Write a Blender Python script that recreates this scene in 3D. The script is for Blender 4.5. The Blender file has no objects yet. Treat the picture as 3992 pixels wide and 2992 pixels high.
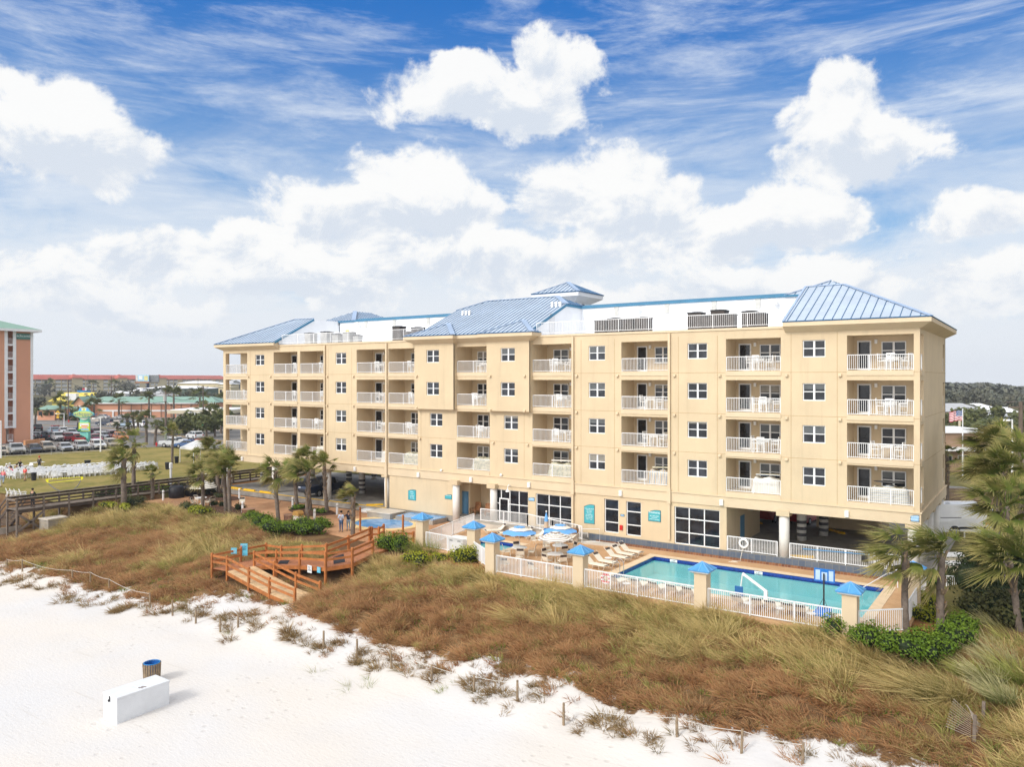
import bpy, math, random
from math import sin, cos, pi, radians, atan2, sqrt, hypot, atan
from mathutils import Vector, Matrix, noise
random.seed(11)
SC = bpy.context.scene
COL = SC.collection

# ------------------------------------------------------------ camera
FOC, CX, YH = 3040.0, 1996.0, 1477.0
AL = math.atan(4464/3040.0); CA, SA = cos(AL), sin(AL)
CAM = (6.66, -57.2, 12.85)
cd = bpy.data.cameras.new('camera'); cam = bpy.data.objects.new('camera', cd); COL.objects.link(cam)
cd.sensor_width = 36; cd.lens = 36*FOC/3992; cd.shift_y = -19/3992; cd.clip_end = 6000; cd.clip_start = .5
cam.location = CAM; cam.rotation_euler = (radians(90), 0, atan2(CA, SA)); SC.camera = cam

# ------------------------------------------------------------ exposure, sun
SC.view_settings.view_transform = 'Standard'; SC.view_settings.look = 'None'
SC.view_settings.gamma = 1; SC.view_settings.exposure = -0.06
SUN_DIR = Vector((-0.16, -0.80, 0.60)).normalized()         # towards the sun
sl = bpy.data.lights.new('sun', 'SUN'); sun = bpy.data.objects.new('sun', sl); COL.objects.link(sun)
sl.energy = 2.0; sl.angle = radians(11); sl.color = (1, .95, .87)
sun.rotation_euler = (-SUN_DIR).to_track_quat('-Z', 'Y').to_euler(); sun.location = (0, -60, 60)
SUN_EL = math.asin(SUN_DIR.z); SUN_AZ = atan2(SUN_DIR.x, SUN_DIR.y)

# ------------------------------------------------------------ node helper
class NT:
    def __init__(s, tree): s.t = tree; s.n = tree.nodes; s.l = tree.links
    def new(s, typ, **kw):
        nd = s.n.new(typ)
        for k, v in kw.items(): setattr(nd, k, v)
        return nd
    def put(s, sock, v):
        if isinstance(v, bpy.types.NodeSocket): s.l.new(v, sock)
        else: sock.default_value = v
    def m(s, op, a, b=None, c=None, clamp=False):
        nd = s.new('ShaderNodeMath', operation=op, use_clamp=clamp)
        s.put(nd.inputs[0], a)
        if b is not None: s.put(nd.inputs[1], b)
        if c is not None: s.put(nd.inputs[2], c)
        return nd.outputs[0]
    def ramp(s, v, lo, hi):                                 # smooth step
        nd = s.new('ShaderNodeMapRange', interpolation_type='SMOOTHSTEP')
        s.put(nd.inputs[0], v); nd.inputs[1].default_value = lo; nd.inputs[2].default_value = hi
        return nd.outputs[0]
    def mix(s, f, a, b, mode='MIX'):
        nd = s.new('ShaderNodeMix', data_type='RGBA', blend_type=mode)
        s.put(nd.inputs[0], f)
        for q, v in ((6, a), (7, b)):
            if not isinstance(v, bpy.types.NodeSocket): v = (*v[:3], 1)
            s.put(nd.inputs[q], v)
        return nd.outputs[2]
    def noise(s, vec, scale, detail=4, rough=.55, dist=0, out=0):
        nd = s.new('ShaderNodeTexNoise'); nd.inputs['Scale'].default_value = scale
        nd.inputs['Detail'].default_value = detail; nd.inputs['Roughness'].default_value = rough
        nd.inputs['Distortion'].default_value = dist
        if vec is not None: s.l.new(vec, nd.inputs['Vector'])
        return nd.outputs[out]
    def mapping(s, vec, scale=(1, 1, 1), rot=(0, 0, 0), loc=(0, 0, 0)):
        nd = s.new('ShaderNodeMapping'); s.l.new(vec, nd.inputs[0])
        nd.inputs[1].default_value = loc; nd.inputs[2].default_value = rot; nd.inputs[3].default_value = scale
        return nd.outputs[0]
    def xyz(s, x, y, z):
        nd = s.new('ShaderNodeCombineXYZ')
        for i, v in enumerate((x, y, z)): s.put(nd.inputs[i], v)
        return nd.outputs[0]

# ------------------------------------------------------------ sky: blue dome with cumulus, cirrus and a pale horizon
wd = bpy.data.worlds.new('World'); SC.world = wd; wd.use_nodes = True
wd.node_tree.nodes.clear(); w = NT(wd.node_tree)
tc = w.new('ShaderNodeTexCoord').outputs['Generated']
sky = w.new('ShaderNodeTexSky', sky_type='NISHITA', sun_disc=False, sun_elevation=SUN_EL, sun_rotation=SUN_AZ,
            altitude=0, air_density=1.0, dust_density=.6, ozone_density=2.0)
sp = w.new('ShaderNodeSeparateXYZ'); w.l.new(tc, sp.inputs[0])
dx, dy, dz = sp.outputs
fx = w.m('ADD', w.m('MULTIPLY', dx, -CA), w.m('MULTIPLY', dy, SA))
rx = w.m('ADD', w.m('MULTIPLY', dx, SA), w.m('MULTIPLY', dy, CA))
az = w.m('ARCTAN2', rx, fx); el = w.m('ARCSINE', dz)
P2 = w.xyz(az, el, 0)
warp = w.noise(w.mapping(P2, (1, 1, 1)), 7, 5, .6, out=1)
wv = w.new('ShaderNodeVectorMath', operation='MULTIPLY_ADD'); w.l.new(warp, wv.inputs[0])
wv.inputs[1].default_value = (.12, .10, 0); wv.inputs[2].default_value = (0, 0, 0)
w.l.new(P2, wv.inputs[2]); PW = wv.outputs[0]
spw = w.new('ShaderNodeSeparateXYZ'); w.l.new(PW, spw.inputs[0])
def cloudpos(x, y):
    u, v = (x-1106)/1684, (818-y)/1684
    a = atan(u); return a+.06, atan(v*cos(a))+.05
BLOBS = [(1000, 190, 150, 85), (1120, 225, 170, 75), (1195, 130, 95, 75), (985, 130, 70, 45), (100, 250, 120, 75), (215, 310, 150, 70), (40, 290, 150, 80),
         (1800, 255, 105, 85), (1850, 330, 150, 75), (880, 420, 150, 95), (760, 470, 170, 80), (985, 450, 130, 80),
         (1290, 420, 160, 95), (1420, 455, 130, 80), (1570, 490, 150, 70), (1740, 480, 130, 70), (1890, 345, 70, 50),
         (530, 535, 120, 50), (330, 540, 130, 50), (1100, 560, 400, 70), (2120, 470, 90, 45), (2150, 610, 130, 55), (140, 590, 170, 50), (1250, 655, 260, 45), (260, 660, 220, 40), (700, 600, 260, 60), (1700, 620, 260, 55)]
B = None; SHADE = None
for (x, y, ax, ay) in BLOBS:
    ca, ce = cloudpos(x, y); ra, re = ax/1684*1.16, ay/1684*1.16
    ddx = w.m('MULTIPLY', w.m('SUBTRACT', spw.outputs[0], ca), 1/ra)
    ddy0 = w.m('MULTIPLY', w.m('SUBTRACT', spw.outputs[1], ce), 1/re)
    d = w.m('SQRT', w.m('ADD', w.m('MULTIPLY', ddx, ddx), w.m('MULTIPLY', ddy0, ddy0)))
    b = w.m('SUBTRACT', 1, d)
    sh = w.m('MULTIPLY', w.m('MAXIMUM', b, 0), ddy0)
    B = b if B is None else w.m('MAXIMUM', B, b)
    SHADE = sh if SHADE is None else w.m('ADD', SHADE, sh)
P2s = w.mapping(P2, (1, 1.25, 1))
n1 = w.noise(P2s, 9, 9, .62, .3)
n1b = w.noise(w.mapping(P2, (1, 1.25, 1), loc=(-.012, .022, 0)), 9, 9, .62, .3)
n2 = w.noise(P2s, 34, 6, .65)
puff = w.m('ADD', w.m('MULTIPLY', w.m('SUBTRACT', n1, .5), 1.9), w.m('MULTIPLY', w.m('SUBTRACT', n2, .5), .5))
cum = w.ramp(w.m('ADD', w.m('MULTIPLY', B, 1.15), puff), .03, .38)
veil = w.ramp(el, .42, .03)
n3 = w.noise(w.mapping(P2, (1, 2.6, 1), loc=(3, 1, 0)), 4.5, 7, .6, .5)
veilm = w.m('MULTIPLY', veil, w.ramp(w.m('ADD', n3, w.m('MULTIPLY', veil, .25)), .37, .68))
cir = w.noise(w.mapping(P2, (1.0, 5.2, 1), rot=(0, 0, radians(-16))), 3.4, 9, .66, .45)
cir2 = w.noise(w.mapping(P2, (1.4, 7, 1), rot=(0, 0, radians(24)), loc=(5, 2, 0)), 2.8, 8, .66, .35)
cirm = w.m('MULTIPLY', w.m('MAXIMUM', w.ramp(cir, .43, .76), w.m('MULTIPLY', w.ramp(cir2, .48, .78), .8)), .85)
hs = w.new('ShaderNodeHueSaturation'); hs.inputs['Saturation'].default_value = 1.22; hs.inputs['Value'].default_value = .115
w.l.new(sky.outputs[0], hs.inputs['Color'])
deep = w.mix(w.ramp(el, -.02, .5), (.40, .68, .97), (.012, .18, .64))
base = w.mix(.78, hs.outputs[0], deep)
c1 = w.mix(cirm, base, (.86, .92, 1.0))
c2 = w.mix(w.m('MULTIPLY', veilm, .97), c1, (.88, .92, .97))
lit = w.ramp(w.m('ADD', w.m('MULTIPLY', w.m('SUBTRACT', n1, n1b), 3.0), w.m('MULTIPLY', SHADE, 1.2)), -.42, .25)
ccol = w.mix(lit, (.75, .815, .91), (1.04, 1.04, 1.03))
c3 = w.mix(w.m('MULTIPLY', cum, .97), c2, ccol)
hz = w.ramp(w.m('ABSOLUTE', el), .16, .0)
c4 = w.mix(w.m('MULTIPLY', hz, .75), c3, (.83, .88, .95))
# added to light the scene: whiter unseen sky overhead and seaward, glow round the sun
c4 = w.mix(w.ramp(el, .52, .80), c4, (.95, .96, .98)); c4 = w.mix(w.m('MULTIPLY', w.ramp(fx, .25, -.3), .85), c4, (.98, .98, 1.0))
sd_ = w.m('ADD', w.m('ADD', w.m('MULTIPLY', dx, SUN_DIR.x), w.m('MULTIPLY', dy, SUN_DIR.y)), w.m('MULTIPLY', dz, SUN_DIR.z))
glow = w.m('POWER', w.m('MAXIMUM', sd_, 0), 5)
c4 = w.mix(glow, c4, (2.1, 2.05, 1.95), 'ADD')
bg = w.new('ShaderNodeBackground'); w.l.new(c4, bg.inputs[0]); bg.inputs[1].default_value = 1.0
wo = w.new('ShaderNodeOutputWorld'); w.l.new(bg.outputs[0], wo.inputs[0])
wd.cycles.sampling_method = 'MANUAL'; wd.cycles.sample_map_resolution = 512

# ------------------------------------------------------------ materials
MAT = {}
def M(name, col, rough=.65, var=.10, vs=1.5, bump=0, bs=30, metal=0, spec=.4, coat=0, fine=0, tint=None, streak=0):
    """procedural paint / plaster / metal: base colour broken up by two noises, optional bump"""
    if name in MAT: return MAT[name]
    m = bpy.data.materials.new(name); m.use_nodes = True; t = NT(m.node_tree); bs_ = t.n['Principled BSDF']
    pos = t.new('ShaderNodeTexCoord').outputs['Object']
    a = t.noise(pos, vs, 5, .6)
    c2_ = tint or tuple(min(1, v*(1+var)) for v in col); c1_ = tuple(v*(1-var) for v in col)
    c = t.mix(t.ramp(a, .3, .7), c1_, c2_)
    if streak:                                              # rain streaks and panel to panel differences
        st = t.noise(t.mapping(pos, (1.3, 1.3, .10)), 1.6, 5, .65); c = t.mix(t.m('MULTIPLY', t.ramp(st, .50, .78), streak*2), c, tuple(v*.62 for v in col))
    if fine:
        f = t.noise(pos, bs, 3, .6); c = t.mix(t.m('MULTIPLY', t.ramp(f, .35, .75), fine), c, tuple(v*.55 for v in col))
    t.l.new(c, bs_.inputs['Base Color']); bs_.inputs['Roughness'].default_value = rough
    bs_.inputs['Metallic'].default_value = metal; bs_.inputs['Specular IOR Level'].default_value = spec
    if coat: bs_.inputs['Coat Weight'].default_value = coat
    if bump:
        bn = t.new('ShaderNodeBump'); bn.inputs['Strength'].default_value = bump; bn.inputs['Distance'].default_value = .03
        t.l.new(t.noise(pos, bs, 4, .6), bn.inputs['Height']); t.l.new(bn.outputs[0], bs_.inputs['Normal'])
    MAT[name] = m; return m
def MN(name):                                               # empty material to be wired by hand
    m = bpy.data.materials.new(name); m.use_nodes = True; MAT[name] = m
    return m, NT(m.node_tree), m.node_tree.nodes['Principled BSDF']

STUCCO = M('tan_stucco', (.63, .505, .335), .85, .05, .35, .2, 45, streak=.13)
STUCCO2 = M('tan_trim', (.65, .525, .36), .8, .05, .5, .2, 45)
WHITE = M('white_paint', (.80, .81, .82), .5, .04, 1.2)
WHITEWALL = M('white_render', (.82, .84, .87), .7, .04, .4, .1, 30)
WHITEPL = M('white_plastic', (.84, .84, .83), .35, .03, 2)
BLUEROOF = M('blue_metal_roof', (.41, .485, .585), .5, .08, .5, metal=0, spec=.3)
BLUESEAM = M('blue_roof_seam', (.035, .12, .25), .5, .1, 1, spec=.2)
BLUETRIM = M('blue_coping', (.06, .20, .33), .5, .08, 1, spec=.2)
CAPBLUE = M('bright_blue_metal', (.075, .28, .55), .45, .15, 2, spec=.3)
CONC = M('concrete', (.34, .31, .27), .9, .18, .8, .3, 20, fine=.15)
CONCL = M('pale_concrete', (.55, .50, .43), .9, .12, .8, .2, 20, fine=.1)
GREYMET = M('grey_metal', (.22, .22, .23), .5, .2, 2, metal=.3)
DARKMET = M('dark_metal', (.035, .036, .04), .5, .2, 2)
HVAC = M('condenser_grille', (.055, .043, .038), .6, .25, 2, fine=.5, bs=60)
HVACL = M('condenser_case', (.42, .42, .41), .55, .12, 2)
YELLOWP = M('yellow_paint', (.80, .48, .02), .7, .12, 3)
BLACKPL = M('black_plastic', (.015, .016, .02), .45, .2, 3)
WOODO = M('orange_stained_wood', (.42, .15, .042), .6, .22, 2.5, .3, 25, fine=.25)
WOODL = M('pale_boards', (.66, .46, .26), .75, .2, 2.5, .3, 25, fine=.25)
WOODR = M('red_boards', (.42, .17, .08), .7, .22, 2.5, .3, 25, fine=.25)
WOODG = M('grey_weathered_wood', (.20, .16, .13), .85, .25, 2.5, .3, 25, fine=.3)
WOODD = M('dark_weathered_wood', (.085, .062, .05), .85, .25, 2.5, .3, 25, fine=.3)
POSTW = M('post_wood', (.27, .20, .13), .85, .25, 4, .3, 25, fine=.3)
SLING = M('cream_sling', (.80, .74, .62), .7, .06, 3, fine=.08, bs=80)
BROWNB = M('brown_band', (.07, .05, .045), .7, .2, 3)
FRAME = M('cream_frame', (.74, .70, .60), .4, .05, 3)
TEAL = M('teal_sign', (.06, .38, .44), .5, .06, 2)
SIGNB = M('pale_blue_sign', (.28, .50, .78), .5, .06, 2)
DOORB = M('blue_door', (.10, .24, .40), .5, .06, 2)
TRUNK = M('palm_trunk', (.17, .135, .11), .9, .35, 3, .8, 9, fine=.4)
BOOT = M('palm_boots', (.24, .175, .115), .9, .4, 5, .6, 14, fine=.4)
MULCH = M('mulch', (.085, .04, .022), .95, .3, 3, .5, 30, fine=.3)
RUBBER = M('tyre_rubber', (.018, .018, .02), .8, .2, 4)
RIM = M('alloy_rim', (.45, .46, .48), .35, .15, 6, metal=.6)
SKIN = M('skin', (.52, .30, .20), .6, .06, 8)

def glass(name, col, rough=.08):
    m, t, b = MN(name); pos = t.new('ShaderNodeTexCoord').outputs['Object']
    n = t.noise(pos, 1.1, 2, .5)
    t.l.new(t.mix(t.ramp(n, .35, .7), tuple(v*.55 for v in col), tuple(v*1.5 for v in col)), b.inputs['Base Color'])
    b.inputs['Roughness'].default_value = rough; b.inputs['Specular IOR Level'].default_value = .5
    return m
GLASS = glass('window_glass', (.030, .034, .042)); GLASSD = glass('door_glass', (.016, .019, .026))
CGLASS = glass('car_glass', (.03, .035, .04), .05)
CURTAIN = M('window_curtain', (.26, .245, .21), .5, .15, 2, spec=.5)
BLIND = M('window_blind', (.10, .11, .115), .3, .15, 2, spec=.5)
# ------------------------------------------------------------ pixel of the photograph -> point on a known plane
def ray(x, y):
    a = (x-CX)/FOC
    return (-CA+a*SA, SA+a*CA, (YH-y)/FOC)
def PZ(x, y, Z):
    r = ray(x, y); t = (Z-CAM[2])/r[2]; return (CAM[0]+t*r[0], CAM[1]+t*r[1], Z)
def PY(x, y, Y=0):
    r = ray(x, y); t = (Y-CAM[1])/r[1]; return tuple(CAM[i]+t*r[i] for i in range(3))
def PD(x, y, d):
    r = ray(x, y); return tuple(CAM[i]+d*r[i] for i in range(3))

# ------------------------------------------------------------ mesh building
SC.cycles.use_denoising = True; SC.cycles.denoising_prefilter = 'NONE'; SC.cycles.denoising_input_passes = 'RGB_ALBEDO_NORMAL'
class MB:
    def __init__(s): s.v = []; s.f = []; s.mi = []; s.cm = 0
    def add(s, vs, fs):
        k = len(s.v); s.v.extend([tuple(p) for p in vs])
        for f in fs: s.f.append(tuple(i+k for i in f)); s.mi.append(s.cm)
    def quad(s, *p): s.add(p, [tuple(range(len(p)))])
    def box(s, x0, x1, y0, y1, z0, z1):
        s.add([(x0,y0,z0),(x1,y0,z0),(x1,y1,z0),(x0,y1,z0),(x0,y0,z1),(x1,y0,z1),(x1,y1,z1),(x0,y1,z1)],
              [(3,2,1,0),(4,5,6,7),(0,1,5,4),(1,2,6,5),(2,3,7,6),(3,0,4,7)]); return s
    def bar(s, a, b, wx, wz, up=(0, 0, 1)):                  # rectangular bar from a to b
        a, b = Vector(a), Vector(b); d = (b-a)
        if d.length < 1e-6: return s
        d.normalize(); u = Vector(up)
        if abs(d.dot(u)) > .99: u = Vector((0, 1, 0))
        sd = d.cross(u).normalized(); u = sd.cross(d)
        c = [(-1,-1),(1,-1),(1,1),(-1,1)]
        s.add([a+sd*i*wx/2+u*j*wz/2 for i, j in c]+[b+sd*i*wx/2+u*j*wz/2 for i, j in c],
              [(0,1,2,3),(7,6,5,4),(0,4,5,1),(1,5,6,2),(2,6,7,3),(3,7,4,0)]); return s
    def cyl(s, a, b, r0, r1=None, n=10, caps=True):
        r1 = r0 if r1 is None else r1
        a, b = Vector(a), Vector(b); d = (b-a).normalized()
        u = Vector((0, 0, 1)) if abs(d.z) < .9 else Vector((1, 0, 0))
        e1 = d.cross(u).normalized(); e2 = d.cross(e1)
        vs = [p+(e1*cos(2*pi*i/n)+e2*sin(2*pi*i/n))*r for p, r in ((a, r0), (b, r1)) for i in range(n)]
        fs = [(i, i+n, (i+1) % n+n, (i+1) % n) for i in range(n)]
        if caps: fs += [tuple(range(n)), tuple(range(2*n-1, n-1, -1))]
        s.add(vs, fs); return s
    def tube(s, pts, r, n=6):
        pts = [Vector(p) for p in pts]; k = len(pts); rings = []
        for i, p in enumerate(pts):
            d = (pts[min(i+1, k-1)]-pts[max(i-1, 0)]).normalized()
            u = Vector((0, 0, 1)) if abs(d.z) < .95 else Vector((1, 0, 0))
            e1 = d.cross(u).normalized(); e2 = d.cross(e1); rr = r[i] if isinstance(r, (list, tuple)) else r
            rings += [p+(e1*cos(2*pi*j/n)+e2*sin(2*pi*j/n))*rr for j in range(n)]
        fs = [(i*n+j, (i+1)*n+j, (i+1)*n+(j+1) % n, i*n+(j+1) % n) for i in range(k-1) for j in range(n)]
        fs += [tuple(range(n)), tuple(range(k*n-1, (k-1)*n-1, -1))]
        s.add(rings, fs); return s
    def lathe(s, c, prof, n=16):                             # prof: (radius, z) from low to high
        k = len(prof)
        vs = [(c[0]+r*cos(2*pi*j/n), c[1]+r*sin(2*pi*j/n), c[2]+z) for r, z in prof for j in range(n)]
        fs = [(i*n+j, i*n+(j+1) % n, (i+1)*n+(j+1) % n, (i+1)*n+j) for i in range(k-1) for j in range(n)]
        s.add(vs, fs+[tuple(range(n-1, -1, -1)), tuple(range((k-1)*n, k*n))]); return s
    def prism(s, poly, z0, z1):                              # plan polygon (counter-clockwise) pulled up
        n = len(poly); z0 = z0 if isinstance(z0, (list, tuple)) else [z0]*n; z1 = z1 if isinstance(z1, (list, tuple)) else [z1]*n
        vs = [(p[0], p[1], z0[i]) for i, p in enumerate(poly)]+[(p[0], p[1], z1[i]) for i, p in enumerate(poly)]
        s.add(vs, [tuple(range(n-1, -1, -1)), tuple(range(n, 2*n))]+[(i, (i+1) % n, n+(i+1) % n, n+i) for i in range(n)]); return s
    def side(s, poly, y0, y1, ins=0):                        # x-z outline pulled across y
        n = len(poly)
        s.add([(p[0], y0, p[1]) for p in poly]+[(p[0], y1, p[1]) for p in poly],
              [tuple(range(n)), tuple(range(2*n-1, n-1, -1))]+[(i, n+i, n+(i+1) % n, (i+1) % n) for i in range(n)]); return s
    def sphere(s, c, r, n=10, m=6, sq=(1, 1, 1), jit=0, rnd=random):
        vs = []; fs = []
        for i in range(m+1):
            t = pi*i/m
            for j in range(n):
                q = 1+(rnd.random()-.5)*jit
                vs.append((c[0]+r*sq[0]*q*sin(t)*cos(2*pi*j/n), c[1]+r*sq[1]*q*sin(t)*sin(2*pi*j/n), c[2]+r*sq[2]*q*cos(t)))
        for i in range(m):
            for j in range(n): fs.append((i*n+j, (i+1)*n+j, (i+1)*n+(j+1) % n, i*n+(j+1) % n))
        s.add(vs, fs); return s
    def build(s, name, mat, parent=None, world=True, smooth=False, bevel=0, attr=None):
        me = bpy.data.meshes.new(name)
        vs = s.v
        if parent is not None and world:
            o0 = parent['_org'] if '_org' in parent else tuple(parent.location)
            vs = [(p[0]-o0[0], p[1]-o0[1], p[2]-o0[2]) for p in vs]
        me.from_pydata(vs, [], s.f)
        mats = mat if isinstance(mat, (list, tuple)) else [mat]
        for m in mats: me.materials.append(m)
        if len(mats) > 1: me.polygons.foreach_set('material_index', s.mi)
        if smooth: me.polygons.foreach_set('use_smooth', [True]*len(s.f))
        if attr is not None:
            a = me.attributes.new('tip', 'FLOAT', 'POINT'); a.data.foreach_set('value', attr)
        me.update()
        o = bpy.data.objects.new(name, me); COL.objects.link(o)
        if parent is not None: o.parent = parent
        if bevel:
            b = o.modifiers.new('bevel', 'BEVEL'); b.width = bevel; b.segments = 2; b.limit_method = 'ANGLE'
        return o
def thing(name, label, cat, loc=(0, 0, 0), rz=0, group=None):
    o = bpy.data.objects.new(name, None); COL.objects.link(o); o.empty_display_size = .2
    o.location = loc; o.rotation_euler = (0, 0, rz); o['label'] = label; o['category'] = cat
    if group: o['group'] = group
    return o
def tag(o, label, cat, group=None):
    o['label'] = label; o['category'] = cat
    if group: o['group'] = group
    return o
def kind(o, k): o['kind'] = k; return o
def clone(root, loc, rz, label, group=None, scale=None):     # copy a thing with its parts and sub-parts
    r = root.copy(); COL.objects.link(r); r.location = loc; r.rotation_euler = (0, 0, rz); r['label'] = label
    if group: r['group'] = group
    if scale: r.scale = (scale,)*3
    for ch in list(root.children):
        c = ch.copy(); COL.objects.link(c); c.parent = r
        for g in list(ch.children):
            d = g.copy(); COL.objects.link(d); d.parent = c
    return r
class Proto:                                                 # first placing moves the prototype itself, later ones copy it
    def __init__(s, root): s.root = root; s.used = False
    def place(s, loc, rz, label, group=None):
        if not s.used:
            s.used = True; r = s.root; r.location = loc; r.rotation_euler = (0, 0, rz); r['label'] = label
            if group: r['group'] = group
            return r
        return clone(s.root, loc, rz, label, group)
ORD = ['first', 'second', 'third', 'fourth', 'fifth', 'sixth', 'seventh', 'eighth', 'ninth', 'tenth', 'eleventh', 'twelfth', 'thirteenth',
       'fourteenth', 'fifteenth', 'sixteenth', 'seventeenth', 'eighteenth', 'nineteenth', 'twentieth', 'twenty-first', 'twenty-second', 'twenty-third', 'twenty-fourth', 'twenty-fifth', 'twenty-sixth', 'twenty-seventh', 'twenty-eighth', 'twenty-ninth', 'thirtieth']
def text(name, body, size, loc, rot, mat, parent, align='CENTER', depth=.004):
    cu = bpy.data.curves.new(name, 'FONT'); cu.body = body; cu.size = size; cu.align_x = align; cu.align_y = 'CENTER'; cu.extrude = depth; cu.resolution_u = 2
    tmp = bpy.data.objects.new(name, cu); me = bpy.data.meshes.new_from_object(tmp); bpy.data.objects.remove(tmp); bpy.data.curves.remove(cu)
    me.name = name; me.materials.clear(); me.materials.append(mat)
    o = bpy.data.objects.new(name, me); COL.objects.link(o); o.parent = parent
    l = parent.location if parent else (0, 0, 0)
    o.location = (loc[0]-l[0], loc[1]-l[1], loc[2]-l[2]); o.rotation_euler = rot
    return o
FACE_FRONT = (pi/2, 0, 0)                                    # text that faces -Y
# ------------------------------------------------------------ ground
def interp(x, xs, ys):
    if x <= xs[0]: return ys[0]
    for i in range(1, len(xs)):
        if x <= xs[i]:
            t = (x-xs[i-1])/(xs[i]-xs[i-1]); return ys[i-1]+t*(ys[i]-ys[i-1])
    return ys[-1]
def sst(a, b, x):
    t = max(0, min(1, (x-a)/(b-a))); return t*t*(3-2*t)
EDGE_X = [-200, -68, -54.7, -44, -41.5, -36.7, -29.4, -20, -12.7, -5, -1, 1.9, 4, 9, 40]
EDGE_Y = [-26.4, -26.4, -26.2, -25.4, -22.7, -22.0, -23.6, -23.5, -23.4, -23.3, -22.6, -22.0, -21.9, -22.4, -23]
def edge(x): return interp(x, EDGE_X, EDGE_Y)                # where the closed plant cover ends on the seaward side
def fbm(x, y, s, o=3):
    return noise.fractal(Vector((x*s, y*s, 3.7)), 1.0, 2.0, o)
def crest(x): return interp(x, [-82, -76, -72, -50, -46, 0, 2, 6, 12], [17.5, 15, 9.8, 9.8, 13.1, 13.1, 11.6, 8, 6])
def ground_h(x, y):
    s = -y; s0 = crest(x)
    if s < s0:
        base = -.03
        if -75.2 < x < 1.2 and y < 1.0: base = -.75
        elif x >= 1.2 and y < -1: base = -.85+.5*sst(-6, 2, y)
        if -18.2 < x < -1.2 and -10.6 < y < -1.8: base = -2.6
        if -32.5 < x < -27.5 and -8 < y < -3.5: base = -2.2
        return base
    top = interp(x, [-82, -74, -70, -50, -46, 2], [-.9, -.6, -.7, -.7, -.95, -.95])
    h = interp(s, [s0, max(17, s0+.5), max(21.5, s0+1), 25.2, 27.6, 31, 60, 400], [top, -1.75, -2.4, -2.85, -3.25, -3.35, -4.0, -6])
    d = sst(0, 3, s-s0)
    h += d*(.42*fbm(x, y, .16)*sst(31, 24, s)+.20*fbm(x+40, y, .55)*sst(28.5, 24, s)+.05*fbm(x, y, .35))
    if s < s0+1.2: h = min(h, top+.05)
    return h
def frange(a, b, st):
    n = int(round((b-a)/st)); return [a+(b-a)*i/n for i in range(n+1)]
gx = [-1150, -900, -700, -500, -300, -220, -170, -140, -125]+frange(-112, 26, .6)+[30, 38, 50, 80, 140, 300, 700]
gy = [-900, -300, -140, -90, -75]+frange(-66, -7.4, .6)+frange(-6.8, 1, .8)+[3, 8, 15, 25, 40, 70, 120, 250, 500, 800, 1150]
mb = MB(); nx, ny = len(gx), len(gy); sand = []
for y in gy:
    for x in gx:
        mb.v.append((x, y, ground_h(x, y))); sand.append(edge(x)-y)
for j in range(ny-1):
    for i in range(nx-1):
        mb.f.append((j*nx+i, j*nx+i+1, (j+1)*nx+i+1, (j+1)*nx+i)); mb.mi.append(0)
m, t, b = MN('beach_and_dune'); pos = t.new('ShaderNodeNewGeometry').outputs['Position']
at = t.new('ShaderNodeAttribute', attribute_name='tip').outputs['Fac']
sx = t.new('ShaderNodeSeparateXYZ'); t.l.new(pos, sx.inputs[0])
nb = t.noise(pos, .8, 5, .62); nf = t.noise(pos, 5, 4, .6)
sm = t.ramp(t.m('ADD', t.m('ADD', at, t.m('MULTIPLY', t.m('SUBTRACT', nb, .5), 6.0)), t.m('MULTIPLY', t.m('SUBTRACT', nf, .5), 1.2)), -.5, .2)
sandc = t.mix(t.ramp(t.noise(pos, .12, 3, .5), .3, .7), (.63, .625, .63), (.67, .63, .585))
rip = t.noise(t.mapping(pos, (1, 2.6, 1), rot=(0, 0, .5)), 2.6, 5, .6)
sandc = t.mix(t.m('MULTIPLY', t.ramp(rip, .56, .80), .45), sandc, (.53, .485, .43))
soil = t.mix(t.ramp(t.noise(pos, .5, 5, .6), .3, .7), (.11, .058, .03), (.20, .125, .058))
soil = t.mix(t.m('MULTIPLY', t.ramp(t.noise(pos, .33, 4, .65), .64, .72), .9), soil, (.50, .42, .34))
gr = t.mix(t.ramp(t.noise(pos, .2, 5, .6), .3, .7), (.10, .10, .035), (.17, .14, .06))
land = t.mix(t.ramp(sx.outputs[1], -7.5, -6), soil, gr)
vo = t.new('ShaderNodeTexVoronoi'); vo.inputs['Scale'].default_value = 1.5; t.l.new(pos, vo.inputs['Vector'])
foot = t.m('MULTIPLY', t.ramp(vo.outputs['Distance'], .26, .08), t.ramp(t.noise(pos, .10, 2, .5), .50, .62))
trk = t.noise(t.mapping(pos, (.12, 2.2, 1), rot=(0, 0, -.12)), 1.5, 4, .6)
sandc = t.mix(t.m('MULTIPLY', t.m('MAXIMUM', foot, t.ramp(trk, .60, .74)), .30), sandc, (.50, .46, .41))
t.l.new(t.mix(sm, land, sandc), b.inputs['Base Color']); b.inputs['Roughness'].default_value = .95
b.inputs['Specular IOR Level'].default_value = .1
bn = t.new('ShaderNodeBump'); bn.inputs['Strength'].default_value = .32; bn.inputs['Distance'].default_value = .10
hgt = t.m('SUBTRACT', t.m('ADD', t.m('MULTIPLY', rip, .7), t.m('MULTIPLY', t.noise(pos, 9, 4, .6), .4)), t.m('MULTIPLY', foot, .8))
t.l.new(hgt, bn.inputs['Height']); t.l.new(bn.outputs[0], b.inputs['Normal'])
ground = kind(mb.build('ground', m, smooth=True, attr=sand), 'structure')

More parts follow.
